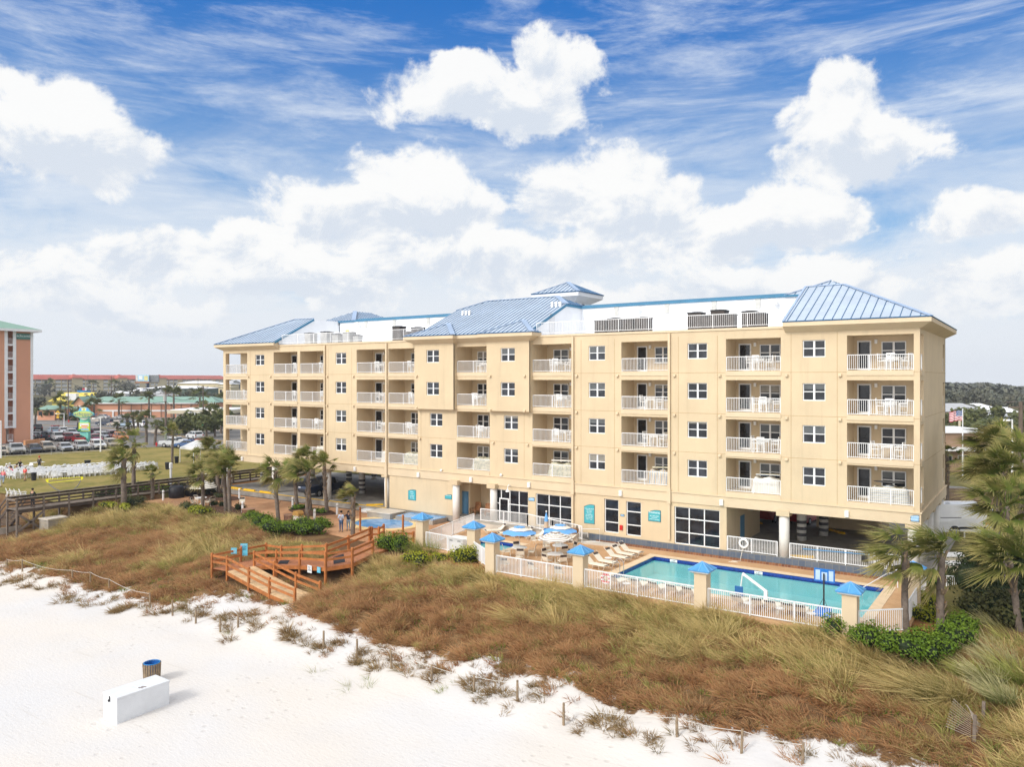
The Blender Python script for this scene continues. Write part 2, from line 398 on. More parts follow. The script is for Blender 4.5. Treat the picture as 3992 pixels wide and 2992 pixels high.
def sheet(name, poly, z, mat, k='structure', thick=0):
    s = MB()
    if thick: s.prism(poly, z-thick, z)
    else: s.quad(*[(p[0], p[1], z) for p in poly])
    return kind(s.build(name, mat), k)
def ground_mat(name, c1, c2, sc=.5, c3=None, sc3=6, rough=.95, bump=.2):
    m, t, b = MN(name); pos = t.new('ShaderNodeNewGeometry').outputs['Position']
    c = t.mix(t.ramp(t.noise(pos, sc, 6, .62), .3, .7), c1, c2)
    if c3: c = t.mix(t.m('MULTIPLY', t.ramp(t.noise(pos, sc3, 4, .6), .45, .75), .7), c, c3)
    t.l.new(c, b.inputs['Base Color']); b.inputs['Roughness'].default_value = rough; b.inputs['Specular IOR Level'].default_value = .15
    bn = t.new('ShaderNodeBump'); bn.inputs['Strength'].default_value = bump; bn.inputs['Distance'].default_value = .05
    t.l.new(t.noise(pos, 14, 4, .6), bn.inputs['Height']); t.l.new(bn.outputs[0], b.inputs['Normal'])
    return m
LAWN = ground_mat('lawn_grass', (.155, .150, .035), (.30, .235, .075), .22, (.36, .26, .10), 1.4)
ASPH = ground_mat('asphalt', (.15, .145, .14), (.23, .22, .21), .3, (.28, .27, .25), 3)
GARFL = ground_mat('garage_concrete', (.24, .23, .215), (.36, .34, .31), .35, (.16, .15, .14), 1.2)
DECKM = ground_mat('brown_deck', (.50, .305, .16), (.60, .385, .22), .6, (.45, .27, .15), 5)
PATIO = ground_mat('brown_pavers', (.39, .205, .11), (.50, .29, .165), .7, (.50, .30, .17), 2.5)
PINE = ground_mat('pine_straw', (.19, .085, .03), (.32, .155, .055), .9, (.12, .10, .03), 3)
ROADY = M('road_yellow', (.55, .30, .06), .8, .2, 2)
sheet('lawn', [(-240, -30), (-120, -18), (-77.4, -16.8), (-75.3, -9), (-75.3, 17.5), (-20, 17.5), (-20, 29), (-100, 27), (-132, 26), (-137, 2), (-240, -25)], .0, LAWN)
sheet('lawn', [(-8, 24), (45, 24), (60, 40), (-12, 40)], .02, LAWN)
lotp = [PZ(x, y, 0)[:2] for x, y in ((-40, 1780), (467, 1751), (640, 1742), (900, 1750), (890, 1690), (640, 1700), (330, 1665), (120, 1660), (-60, 1690))]
sheet('parking_lot', lotp, .02, ASPH)
roadp = [PZ(x, y, 0)[:2] for x, y in ((100, 1672), (330, 1680), (480, 1698), (645, 1726), (950, 1758), (1400, 1790), (1400, 1690), (950, 1672), (700, 1655), (400, 1645), (230, 1638), (100, 1634))]
sheet('road', roadp, .04, ASPH)
def strip(name, px, w, z, mat):
    pts = [Vector(PZ(x, y, z)) for x, y in px]; s = MB()
    for a, c in zip(pts, pts[1:]):
        d = (c-a).normalized(); n = Vector((-d.y, d.x, 0))*w/2
        s.quad(a-n, c-n, c+n, a+n)
    return kind(s.build(name, mat), 'structure')
strip('road_marking', [(140, 1657), (330, 1664), (480, 1675), (660, 1697), (800, 1712), (900, 1724)], .5, .06, ROADY)
strip('road_marking', [(640, 1703), (760, 1722), (900, 1742)], .3, .06, WHITE)
strip('road_marking', [(140, 1650), (330, 1655), (560, 1672)], .3, .06, WHITE)
strip('lot_kerb', [(-30, 1781), (230, 1768), (467, 1753)], .5, .10, CONCL)
sheet('road', [(-40, 41), (80, 41), (80, 49), (-40, 49)], .05, ASPH)
SIDEWALK = M('pale_pavement', (.48, .42, .35), .9, .12, .3)
sheet('side_road', [PZ(x, y, 0)[:2] for x, y in ((130, 1636), (330, 1642), (480, 1652), (640, 1648), (870, 1672), (890, 1632), (380, 1628), (130, 1622))], .02, SIDEWALK)
sheet('forecourt', [PZ(x, y, 0)[:2] for x, y in ((384, 1655), (700, 1668), (880, 1690), (880, 1622), (384, 1622))], .03, ASPH)
sheet('pavement', [PZ(x, y, 0)[:2] for x, y in ((580, 1690), (700, 1685), (870, 1680), (870, 1664), (700, 1668), (575, 1680))], .06, SIDEWALK)
# hotel plot: garage slab, patio, pool deck (with the pool openings left free)
sheet('garage_floor', [(-75.2, -.75), (-47.2, -.3), (-47.2, .05), (.9, .05), (.9, 30), (-75.2, 17.2)], 0, GARFL, thick=.55)
sheet('patio', [(-75, -9.2), (-58, -9.6), (-47.5, -9.7), (-40.5, -10.4), (-36.5, -10), (-36.5, -.06), (-47.2, -.06), (-47.2, -.31), (-75, -.78)], -.6, PATIO, thick=.3)
PX0, PX1, PY0, PY1 = -17.62, -1.75, -9.95, -2.45               # main pool water edge
SX0, SX1, SY0, SY1 = -31.9, -28.3, -7.3, -4.6                  # hot tub
dk = MB()
def deck_rect(x0, x1, y0, y1): dk.box(x0, x1, y0, y1, -.9, -.6)
deck_rect(-36.5, SX0, -10.3, -.05); deck_rect(SX0, SX1, -10.3, SY0); deck_rect(SX0, SX1, SY1, -.05); deck_rect(SX1, -24.6, -10.3, -.05)
deck_rect(-24.6, PX0, -13.2, -.05); deck_rect(PX0, PX1, -13.2, PY0); deck_rect(PX0, PX1, PY1, -.05)
dk.prism([(PX1, -13.2), (-1.3, -13.2), (.7, -11.3), (.7, -.05), (PX1, -.05)], -.9, -.6)
dk.prism([(-28.9, -10.3), (-24.6, -13.2), (-24.6, -10.3)], -.9, -.6)
kind(dk.build('pool_deck', DECKM), 'structure')
COPING = M('pool_coping', (.72, .56, .38), .8, .08, 2, .2, 20)
TILEB = M('cobalt_tile', (.012, .045, .26), .15, .3, 9)
POOLW = M('pool_plaster', (.58, .96, .98), .6, .06, .4)
def pool(name, x0, x1, y0, y1, zb, zw, cw, label):
    t = thing(name, label, 'pool', ((x0+x1)/2, (y0+y1)/2, -.6))
    c = MB(); e = .0
    for a in ((x0-cw, x1+cw, y0-cw, y0), (x0-cw, x1+cw, y1, y1+cw), (x0-cw, x0, y0, y1), (x1, x1+cw, y0, y1)): c.box(*a, -.62, -.575)
    c.build('coping', COPING, t)
    s = MB(); s.quad((x0, y0, zb), (x1, y0, zb), (x1, y1, zb), (x0, y1, zb))
    for a, d in (((x0, y0), (x1, y0)), ((x1, y0), (x1, y1)), ((x1, y1), (x0, y1)), ((x0, y1), (x0, y0))):
        s.quad((*a, zb), (*a, -.9), (*d, -.9), (*d, zb))
    s.build('shell', POOLW, t)
    tl = MB(); e = .004
    for a in ((x0, x1, y0, y0+e), (x0, x1, y1-e, y1), (x0, x0+e, y0+e, y1-e), (x1-e, x1, y0+e, y1-e)): tl.box(*a, -.9, -.62)
    tl.build('tile_band', TILEB, t)
    return t
m, t, b = MN('pool_water'); m.node_tree.nodes.remove(b); g = t.new('ShaderNodeBsdfGlass'); g.inputs['IOR'].default_value = 1.33
g.inputs['Color'].default_value = (.80, .97, 1, 1); g.inputs['Roughness'].default_value = .02
tr = t.new('ShaderNodeBsdfTransparent'); tr.inputs[0].default_value = (.82, .98, 1, 1)
gl = t.new('ShaderNodeBsdfGlossy'); gl.inputs['Roughness'].default_value = .06
pos = t.new('ShaderNodeNewGeometry').outputs['Position']
bn = t.new('ShaderNodeBump'); bn.inputs['Strength'].default_value = .18; bn.inputs['Distance'].default_value = .04
t.l.new(t.noise(t.mapping(pos, (1, 1.8, 1)), 3.2, 4, .6), bn.inputs['Height']); t.l.new(bn.outputs[0], gl.inputs['Normal'])
fr = t.new('ShaderNodeFresnel'); fr.inputs[0].default_value = 1.33; t.l.new(bn.outputs[0], fr.inputs['Normal'])
mx = t.new('ShaderNodeMixShader'); t.l.new(fr.outputs[0], mx.inputs[0]); t.l.new(tr.outputs[0], mx.inputs[1]); t.l.new(gl.outputs[0], mx.inputs[2])
t.l.new(mx.outputs[0], t.n['Material Output'].inputs[0]); WATER = m
main_pool = pool('swimming_pool', PX0, PX1, PY0, PY1, -1.9, -.78, .62, 'large rectangular turquoise swimming pool with a dark blue tile band')
wq = MB(); wq.quad((PX0, PY0, -.80), (PX1, PY0, -.80), (PX1, PY1, -.80), (PX0, PY1, -.80)); wq.build('water', WATER, main_pool)
sb = MB()
for i in range(4):
    sb.box(PX1-.45*(4-i), PX1-.45*(3-i), PY1-2.6+.35*(3-i)*.6, PY1, -1.9, -1.75+.24*i)
sb.build('steps', POOLW, main_pool)
for px, tx in ((2626, '5 FT'), (2957, '4 FT'), (3310, '3 FT')):
    q = PY(px, 2200, PY1-.006); tl = MB(); tl.box(q[0]-.28, q[0]+.28, PY1-.02, PY1-.006, -.86, -.64)
    o = tl.build('depth_marker', WHITE, main_pool)
    text('depth_numerals', tx, .17, (q[0], PY1-.026, -.75), FACE_FRONT, DARKMET, main_pool)
hot = pool('hot_tub', SX0, SX1, SY0, SY1, -1.6, -.78, .5, 'small square hot tub behind the two close pillars left of the tables')
wq = MB(); wq.quad((SX0, SY0, -.80), (SX1, SY0, -.80), (SX1, SY1, -.80), (SX0, SY1, -.80)); wq.build('water', WATER, hot)
# wading pool: low kerb ring with vivid blue water
wade = thing('wading_pool', 'oval wading pool of vivid blue water with a cream kerb', 'pool', (-43.7, -4.3, -.6))
def oval(cx, cy, rx, ry, n=40): return [(cx+rx*cos(2*pi*i/n), cy+ry*sin(2*pi*i/n)) for i in range(n)]
rg = MB(); o1, o2 = oval(-43.7, -4.3, 3.7, 3.0), oval(-43.7, -4.3, 3.0, 2.3)
for i in range(40):
    j = (i+1) % 40; a, b_, c, d = o1[i], o1[j], o2[j], o2[i]
    rg.quad((*a, -.52), (*b_, -.52), (*c, -.52), (*d, -.52)); rg.quad((*a, -.62), (*b_, -.62), (*b_, -.52), (*a, -.52)); rg.quad((*d, -.52), (*c, -.52), (*c, -.6), (*d, -.6))
CREAMK = M('cream_kerb', (.72, .53, .26), .8, .08, 1)
rg.build('kerb', CREAMK, wade)
m, t, b = MN('blue_water'); pos = t.new('ShaderNodeNewGeometry').outputs['Position']
t.l.new(t.mix(t.ramp(t.noise(t.mapping(pos, (1, 2, 1)), 1.3, 4, .6), .35, .7), (.10, .30, .62), (.22, .46, .78)), b.inputs['Base Color'])
b.inputs['Roughness'].default_value = .12
bn = t.new('ShaderNodeBump'); bn.inputs['Strength'].default_value = .15; t.l.new(t.noise(pos, 5, 3, .5), bn.inputs['Height']); t.l.new(bn.outputs[0], b.inputs['Normal'])
BLUEW = m
s = MB(); s.quad(*[(p[0], p[1], -.57) for p in o2]); s.build('water', BLUEW, wade)
# yellow painted kerb edge of the garage
s = MB(); s.prism([(-75.2, -.79), (-47.3, -.34), (-47.3, -.10), (-75.2, -.55)], .004, .02); kind(s.build('kerb_marking', YELLOWP), 'structure')
# ------------------------------------------------------------ the hotel
XL, YB = -73.74, 16.05
hotel = thing('hotel_building', 'long tan beachfront hotel with blue metal roofs and four storeys of balconies', 'hotel', (-37, 8, 0))
FZ = [13.42, 10.36, 7.40, 4.42]; OT = [15.81, 12.74, 9.81, 6.93]
WZ = [(14.36, 15.56), (11.29, 12.52), (8.31, 9.55), (5.32, 6.61)]
BAYS = [('A', -73.30, -69.29), ('B', -64.62, -60.65), ('C', -60.22, -56.40), ('D', -51.60, -47.56), ('E', -47.18, -43.31),
        ('F', -38.52, -34.72), ('G', -30.14, -26.18), ('H', -21.58, -17.52), ('I', -12.94, -8.92), ('J', -4.47, -.36)]
BAYN = {'A': 'left end', 'B': 'second from left', 'C': 'third from left', 'D': 'fourth from left', 'E': 'fifth from left', 'F': 'central', 'G': 'fourth from right', 'H': 'third from right', 'I': 'second from right', 'J': 'right end'}
WINX = [(-67.84, -66.24), (-54.69, -53.12), (-41.8, -40.26), (-33.17, -31.66), (-24.58, -23.05), (-15.96, -14.39), (-7.41, -5.88)]
BD = {b[0]: 2.4 for b in BAYS}; BD['A'] = 2.4
def panel(mb, org, ud, nd, us, zs, hole, th):
    """wall panel made of cells: org + u*ud, outward normal nd, thickness th inwards, faces round every opening"""
    o = Vector(org); ud = Vector(ud); nd = Vector(nd); us = sorted(set(us)); zs = sorted(set(zs))
    def P(u, z, d=0): q = o+ud*u-nd*d; return (q.x, q.y, z)
    H = lambda i, j: (not (0 <= i < len(us)-1 and 0 <= j < len(zs)-1)) or hole((us[i]+us[i+1])/2, (zs[j]+zs[j+1])/2)
    for i in range(len(us)-1):
        for j in range(len(zs)-1):
            if H(i, j): continue
            a, b, c, d = us[i], us[i+1], zs[j], zs[j+1]
            mb.quad(P(a, c), P(b, c), P(b, d), P(a, d)); mb.quad(P(a, c, th), P(a, d, th), P(b, d, th), P(b, c, th))
            if H(i-1, j): mb.quad(P(a, c), P(a, d), P(a, d, th), P(a, c, th))
            if H(i+1, j): mb.quad(P(b, c), P(b, c, th), P(b, d, th), P(b, d))
            if H(i, j-1): mb.quad(P(a, c), P(a, c, th), P(b, c, th), P(b, c))
            if H(i, j+1): mb.quad(P(a, d), P(b, d), P(b, d, th), P(a, d, th))
wall = MB()
hol = []
for n, a, b in BAYS: hol += [(a, b, FZ[k], OT[k]) for k in range(4)]
for q, (a, b) in enumerate(WINX):
    for k in range(4):
        if q in (2, 3) and k < 2: continue
        hol.append((a, b, *WZ[k]))
ZB, ZT = 3.4, 16.6
us = [XL, 0]+[h[0] for h in hol]+[h[1] for h in hol]; zs = [ZB, ZT]+[h[2] for h in hol]+[h[3] for h in hol]
inh = lambda hs: (lambda u, z: any(h[0] < u < h[1] and h[2] < z < h[3] for h in hs))
panel(wall, (0, 0, 0), (1, 0, 0), (0, -1, 0), us, zs, inh(hol), .3)
# right gable wall and left end wall
holR = [(.42, 1.98, FZ[k], OT[k]) for k in range(4)]+[(14.1, 15.35, FZ[k]+.05, OT[k]-.2) for k in range(4)]
panel(wall, (0, 0, 0), (0, 1, 0), (1, 0, 0), [.3, YB]+[h[0] for h in holR]+[h[1] for h in holR], [ZB, ZT]+[h[2] for h in holR]+[h[3] for h in holR], inh(holR), .3)
holL = [(.62, 2.40, FZ[k], OT[k]) for k in range(4)]
panel(wall, (XL, 0, 0), (0, 1, 0), (-1, 0, 0), [.3, YB]+[h[0] for h in holL]+[h[1] for h in holL], [ZB, ZT]+[h[2] for h in holL]+[h[3] for h in holL], inh(holL), .3)
wall.box(XL, 0, YB-.3, YB, ZB, ZT)
wall.box(XL+.3, -.3, .3, YB-.3, ZB, ZB+.25)                   # soffit over the garage
for n, a, b in BAYS:
    d = BD[n]
    lo = a-.28 if n != 'A' else XL+.3
    hi = b+.28 if n != 'J' else -.3
    for k in range(4):
        z0, z1 = FZ[k], OT[k]
        if n != 'A': wall.box(a-.2, a, .3, d, z0, z1)
        if n != 'J': wall.box(b, b+.2, .3, d, z0, z1)
        wall.box(lo, hi, d, d+.2, z0, z1)
        wall.box(lo, hi, .3, d+.2, z0-.22, z0-.002); wall.box(lo, hi, .3, d+.2, z1+.002, z1+.2)
# projecting bays of the two upper floors
for (a, b, q) in ((-43.31, -38.52, 2), (-34.72, -30.14, 3)):
    hs = [(WINX[q][0], WINX[q][1], *WZ[k]) for k in (0, 1)]
    panel(wall, (0, -.5, 0), (1, 0, 0), (0, -1, 0), [a, b]+[WINX[q][0], WINX[q][1]], [9.95, 16.3]+[z for h in hs for z in h[2:]], inh(hs), .15)
    wall.quad((a, -.5, 9.95), (a, -.002, 9.95), (a, -.002, 16.3), (a, -.5, 16.3)); wall.quad((b, -.5, 9.95), (b, -.5, 16.3), (b, -.002, 16.3), (b, -.002, 9.95))
    wall.quad((a, -.5, 9.95), (b, -.5, 9.95), (b, -.002, 9.95), (a, -.002, 9.95))
wall.build('wall', STUCCO, hotel)
# ledges and bands
tr_ = MB()
for n, a, b in BAYS:
    for k in range(4):
        tr_.box(a-.01, b+.01, -.05, -.002, FZ[k]-.35, FZ[k]-.03)
        if n == 'J': tr_.box(.002, .05, .38, 2.0, FZ[k]-.35, FZ[k]-.03)
tr_.box(XL-.05, .14, -.14, -.002, 4.0, 4.08); tr_.box(XL-.05, .08, -.07, -.002, 3.25, 3.998)
tr_.box(.002, .14, 0, YB, 4.0, 4.08); tr_.box(.002, .08, 0, YB, 3.25, 3.998)
tr_.box(XL, 0, -.07, -.002, 16.45, 16.62)
for x in (-65.2, -44.6, -19.55, -28.5):                       # control joints
    pass
tr_.build('ledge', STUCCO2, hotel)
jt = MB()
for x in (-68.7, -55.8, -52.3, -42.9, -31.0, -25.3, -22.2, -16.7, -13.6, -8.2, -5.1):
    jt.box(x-.012, x+.012, -.008, -.001, 4.1, 16.1)
for z in (13.3, 10.2, 7.2): jt.box(XL, -.001, -.007, -.001, z-.012, z+.012); jt.box(.001, .007, .01, YB, z-.012, z+.012)
jt.build('control_joint', M('stucco_joint', (.42, .28, .14), .9), hotel)
# garage and ground-floor walls
BX = lambda px, y=0: PY(px, 1900, y)[0]
gw = MB()
segs = []
G_A, G_B = -47.05, BX(1765)                                    # plain wall by the wading pool
gw.box(G_A, G_B, .02, .3, 0, 3.38)
gw.box(G_A, G_A+.3, .3, 14, 0, 3.38)
D0, D1 = BX(1797), BX(1914)                                    # recessed porch
gw.box(G_B-.3, G_B, .3, 3.2, 0, 3.38); gw.box(D1-.1, D1+.15, .3, 3.2, 0, 3.38); gw.box(G_B, D1, 3.2, 3.5, 0, 3.38); gw.box(G_B, G_B+.9, 1.5, 3.2, .002, 3.38)
W1a, W1b = BX(1930), BX(2058); W2a, W2b = BX(2088), BX(2227)
T1a, T1b, T2a, T2b = BX(2355), BX(2411), BX(2440), BX(2499); W3a, W3b = BX(2628), BX(2806)
GE = BX(2832)
hs = [(W1a, W1b, .05, 2.92), (W2a, W2b, .12, 2.86), (T1a, T1b, .24, 2.98), (T2a, T2b, .20, 2.95), (W3a, W3b, .02, 2.92)]
panel(gw, (0, .02, 0), (1, 0, 0), (0, -1, 0), [D1+.15, GE]+[x for h in hs for x in h[:2]], [0, 3.38]+[z for h in hs for z in h[2:]], inh(hs), .28)
gw.box(GE-.3, GE, .3, 8, 0, 3.38); gw.box(GE-6.5, GE, 8, 8.3, 0, 3.38)
gw.box(D1+.15, GE-.3, 6, 6.2, 0, 3.38)                         # dark room behind the glazing
gw.box(-58.5, -47.2, 12.4, 12.7, 0, 3.38); gw.box(-9.6, -4.2, 13.6, 14.0, 0, 3.38); gw.box(-4.2, -3.9, 10.5, 14.0, 0, 3.38)
gw.build('ground_floor_wall', STUCCO, hotel)
# slate plinth with a brick course
m, t, b_ = MN('slate_tiles'); pos = t.new('ShaderNodeNewGeometry').outputs['Position']
bk = t.new('ShaderNodeTexBrick', offset=0); t.l.new(t.mapping(pos, (1, 1, 1), rot=(radians(90), 0, 0)), bk.inputs[0])
bk.inputs['Scale'].default_value = 1; bk.inputs['Brick Width'].default_value = .45; bk.inputs['Row Height'].default_value = .45; bk.inputs['Mortar Size'].default_value = .018
bk.inputs['Color1'].default_value = (.065, .095, .15, 1); bk.inputs['Color2'].default_value = (.11, .14, .19, 1); bk.inputs['Mortar'].default_value = (.20, .20, .19, 1)
t.l.new(t.mix(t.ramp(t.noise(pos, 3, 4, .6), .4, .8), bk.outputs[0], (.13, .15, .17)), b_.inputs['Base Color']); b_.inputs['Roughness'].default_value = .5
SLATE = m
m, t, b_ = MN('brick_course'); pos = t.new('ShaderNodeNewGeometry').outputs['Position']
bk = t.new('ShaderNodeTexBrick', offset=0); t.l.new(t.mapping(pos, rot=(radians(90), 0, 0)), bk.inputs[0])
bk.inputs['Scale'].default_value = 1; bk.inputs['Brick Width'].default_value = .22; bk.inputs['Row Height'].default_value = .3; bk.inputs['Mortar Size'].default_value = .012
bk.inputs['Color1'].default_value = (.16, .06, .03, 1); bk.inputs['Color2'].default_value = (.28, .12, .05, 1); bk.inputs['Mortar'].default_value = (.25, .2, .16, 1)
t.l.new(bk.outputs[0], b_.inputs['Base Color']); b_.inputs['Roughness'].default_value = .9
BRICK = m
pl = MB(); pl.box(BX(2300), .75, -.10, .0, -.60, .0); pl.build('slate_plinth', SLATE, hotel)
pl = MB(); pl.box(BX(2330), .75, -.30, -.102, -.60, -.44); pl.build('brick_course', BRICK, hotel)

# windows --------------------------------------------------------------------
rw = random.Random(5)
def window(x0, x1, z0, z1, y, mid=.13, twin=True, deep=.0, rails=True):
    f = MB(); fr = .065; yf = y-.02
    f.box(x0, x0+fr, yf, y+.05, z0, z1); f.box(x1-fr, x1, yf, y+.05, z0, z1)
    f.box(x0+fr, x1-fr, yf, y+.05, z1-fr, z1); f.box(x0-.03, x1+.03, yf-.04, y+.05, z0-.05, z0+fr)
    xm, zm = (x0+x1)/2, (z0+z1)/2+.02
    cells = []
    if twin:
        f.box(xm-mid/2, xm+mid/2, yf, y+.045, z0+fr, z1-fr); cols = [(x0+fr, xm-mid/2), (xm+mid/2, x1-fr)]
    else: cols = [(x0+fr, x1-fr)]
    for a, b in cols: f.box(a, b, yf+.005, y+.045, zm-.03, zm+.03)
    w_ = f.build('window', WHITE, hotel); p = MB()
    bl = rw.random() < .55; dp = rw.uniform(.05, .5)
    for a, b in cols:
        p.cm = 0; p.quad((a, y+.03, z0+fr), (b, y+.03, z0+fr), (b, y+.03, z1-fr), (a, y+.03, z1-fr))
        if bl:
            zz = z1-fr-(z1-z0)*dp; p.cm = 1; p.quad((a, y+.028, zz), (b, y+.028, zz), (b, y+.028, z1-fr), (a, y+.028, z1-fr))
    p.v = [(q[0]+37, q[1]-8, q[2]) for q in p.v]
    o = p.build('pane', [GLASS, CURTAIN if rw.random() < .3 else BLIND], w_, world=False)
    return w_
for q, (a, b) in enumerate(WINX):
    for k in range(4): window(a, b, *WZ[k], (-.38 if (q in (2, 3) and k < 2) else .12))
def door(x0, x1, z0, y, mat=WHITE, gm=GLASSD, h=2.12, name='balcony_door'):
    f = MB(); e = .10
    f.box(x0, x0+e, y-.05, y, z0, z0+h); f.box(x1-e, x1, y-.05, y, z0, z0+h); f.box(x0+e, x1-e, y-.05, y, z0+h-e, z0+h); f.box(x0+e, x1-e, y-.05, y, z0, z0+.16)
    d = f.build(name, mat, hotel); p = MB(); p.quad((x0+e, y-.02, z0+.16), (x1-e, y-.02, z0+.16), (x1-e, y-.02, z0+h-e), (x0+e, y-.02, z0+h-e))
    p.v = [(q[0]+37, q[1]-8, q[2]) for q in p.v]; p.build('pane', gm, d, world=False)
    return d
X24 = lambda px: PY(px, 1477, 2.4)[0]
DOORS = {'B': (1138, 1160), 'D': (1464, 1492), 'H': (2484, 2524), 'I': (2880, 2929), 'J': (3342, 3397)}
BWIN = {'C': [(1181, 1211), (1250, 1275)], 'E': [(1604, 1640)], 'F': [(1863, 1908)], 'G': [(2159, 2218)], 'H': [(2554, 2618)], 'I': [(2963, 3044)], 'J': [(3437, 3533)]}
for n, a, b in BAYS:
    for k in range(4):
        if n in DOORS:
            door(X24(DOORS[n][0]), X24(DOORS[n][1]), FZ[k], 2.4-.003)
        for (p0, p1) in BWIN.get(n, []):
            if n == 'C' and p0 == 1181 and k: continue
            x1 = X24(p1)
            window(X24(p0), min(x1, b-.15), FZ[k]+.72, FZ[k]+2.02, 2.34)
        if n in 'DGHIJ':
            l = MB(); x = X24({'D': 1500, 'G': 2228, 'H': 2536, 'I': 2945, 'J': 3416}[n]); l.box(x-.09, x+.09, 2.22, 2.4, OT[k]-.5, OT[k]-.22); l.build('wall_lamp', WHITEPL, hotel)
def bigwin(x0, x1, z0, z1, cols, rows, y, door_cols=None):
    f = MB(); e = .075
    xs_ = [x0+(x1-x0)*c for c in cols]; zs_ = [z0+(z1-z0)*r for r in rows]
    for x in xs_: f.box(x-e/2, x+e/2, y-.03, y+.06, z0, z1)
    for z in zs_:
        for a, b in zip(xs_, xs_[1:]): f.box(a+e/2, b-e/2, y-.025, y+.055, z-e/2, z+e/2)
    w_ = f.build('window', WHITE, hotel)
    p = MB(); p.quad((x0, y+.03, z0), (x1, y+.03, z0), (x1, y+.03, z1), (x0, y+.03, z1)); p.v = [(q[0]+37, q[1]-8, q[2]) for q in p.v]
    p.build('pane', GLASSD, w_, world=False)
bigwin(W1a+.04, W1b-.04, .05, 2.90, (0, .16, .43, .72, 1), (0, .56, .995), .16)
dd = door(W1a+.42, W1a+1.45, .02, .12, name='glass_door')
bigwin(W2a+.04, W2b-.04, .14, 2.84, (0, .36, .68, 1), (0, .26, .66, .995), .16)
bigwin(T1a+.04, T1b-.04, .28, 2.96, (0.0, 1), (0, .30, .70, .995), .16); bigwin(T2a+.04, T2b-.04, .24, 2.93, (0.0, 1), (0, .30, .70, .995), .16)
bigwin(W3a+.04, W3b-.04, .05, 2.90, (0, .32, .66, 1), (0, .31, .69, .995), .16)
f = MB(); px0 = PY(1796, 2000, 1.5)[0]; f.box(px0, px0+.95, 1.44, 1.498, .01, 2.15); f.build('porch_door', DOORB, hotel)
f = MB(); xg = GE+.002; f.box(xg, xg+.03, 3.2, 4.2, 0, 2.1); f.build('garage_door', DOORB, hotel)
f = MB(); f.box(GE+.002, GE+.35, 5.2, 6.0, 2.3, 2.9); f.build('wall_air_conditioner', HVACL, hotel)
# small box vents on the facade, lamps
vb = [(-69.0, 'l'), (-65.1, 'r'), (-55.9, 'l'), (-52.0, 'r'), (-43.0, 'l'), (-34.3, 'l'), (-30.6, 'r'), (-25.7, 'l'), (-21.9, 'r'), (-17.0, 'l'), (-13.4, 'r'), (-8.5, 'l'), (-4.9, 'r')]
for x, _ in vb:
    for k in range(3):
        yy = -.5 if (k < 2 and (-43.3 < x < -38.5 or -34.7 < x < -30.1)) else 0
        z = FZ[k]-.42
        v = MB(); v.add([(x-.1, yy-.002, z), (x+.1, yy-.002, z), (x+.1, yy-.002, z+.2), (x-.1, yy-.002, z+.2), (x-.1, yy-.18, z), (x+.1, yy-.18, z), (x+.1, yy-.18, z+.12), (x-.1, yy-.18, z+.12)],
              [(4, 5, 6, 7), (0, 4, 7, 3), (1, 2, 6, 5), (3, 7, 6, 2), (0, 1, 5, 4)]); v.build('vent_hood', STUCCO2, hotel)
for px in (947, 1386, 1633, 1838, 2064, 2421, 2814, 3302):
    x = PY(px, 1900, -.07)[0]; l = MB(); l.box(x-.13, x+.13, -.26, -.072, 3.35, 3.80); l.build('wall_lamp', WHITEPL, hotel, bevel=.03)
x = PY(1990, 1880, -.07)[0]; l = MB(); l.tube([(x, -.072, 3.3), (x, -.3, 3.45), (x, -.5, 3.3), (x, -.5, 3.1)], .035); l.lathe((x, -.5, 2.85), [(.02, .25), (.16, .1), (.2, 0)][::-1], 12); l.build('security_camera', WHITEPL, hotel)
for px, py in ((1723, 1835), (1956, 1853)):
    q = PY(px, py, 0); l = MB(); l.sphere((q[0], -.12, q[2]), .13, 8, 5); l.build('dome_camera', WHITEPL, hotel, smooth=True)
# downpipes
for x in (-56.25, -47.37, -26.05, -17.42):
    l = MB(); l.box(x-.09, x+.09, -.17, -.072, .3 if x > -40 else -.5, 16.4); l.box(x-.16, x+.16, -.22, -.172, 3.1, 4.3); l.build('downpipe', STUCCO2, hotel)
# columns --------------------------------------------------------------------
STRIPE = M('grey_stripe', (.10, .10, .11), .7, .2, 2); COLW = M('column_white', (.74, .72, .68), .7, .06, 1)
def column(x, y, striped=False, base=0, r=.36):
    c = MB(); c.cyl((x, y, base), (x, y, 3.1), r, n=20); o = c.build('column', COLW, hotel)
    for p in o.data.polygons: p.use_smooth = len(p.vertices) == 4
    h = MB(); h.box(x-.46, x+.46, y-.46, y+.46, 2.98, 3.39); h.build('column_head', STUCCO, hotel)
    if striped:
        s = MB()
        for z in (.35, .85, 1.35): s.cyl((x, y, z), (x, y, z+.25), r+.006, n=20)
        s.v = [(q[0]+37, q[1]-8, q[2]) for q in s.v]; s.build('stripe', STRIPE, o, world=False)
for x in (-73.3, -64.9, -56.33, -47.66): column(x, .45)
for x in (-38.55, -34.25): column(x, -.05, base=-.6 if x < -36 else 0, r=.33)
column(-8.76, .32, base=0); column(-.42, .45)
for x, y in ((-73.3, 5.4), (-64.5, 5.4), (-56.29, 5.43), (-64.1, 11), (-56, 11), (-9.2, 6.97), (-8.2, 10), (-17.5, 10), (-64.1, 15.4), (-56, 15.4), (-47.5, 15.4), (-26, 15.4), (-17.5, 15.4)): column(x, y, True)
for y in (4.6, 8.3, 12.3, 15.5): column(-.42, y)
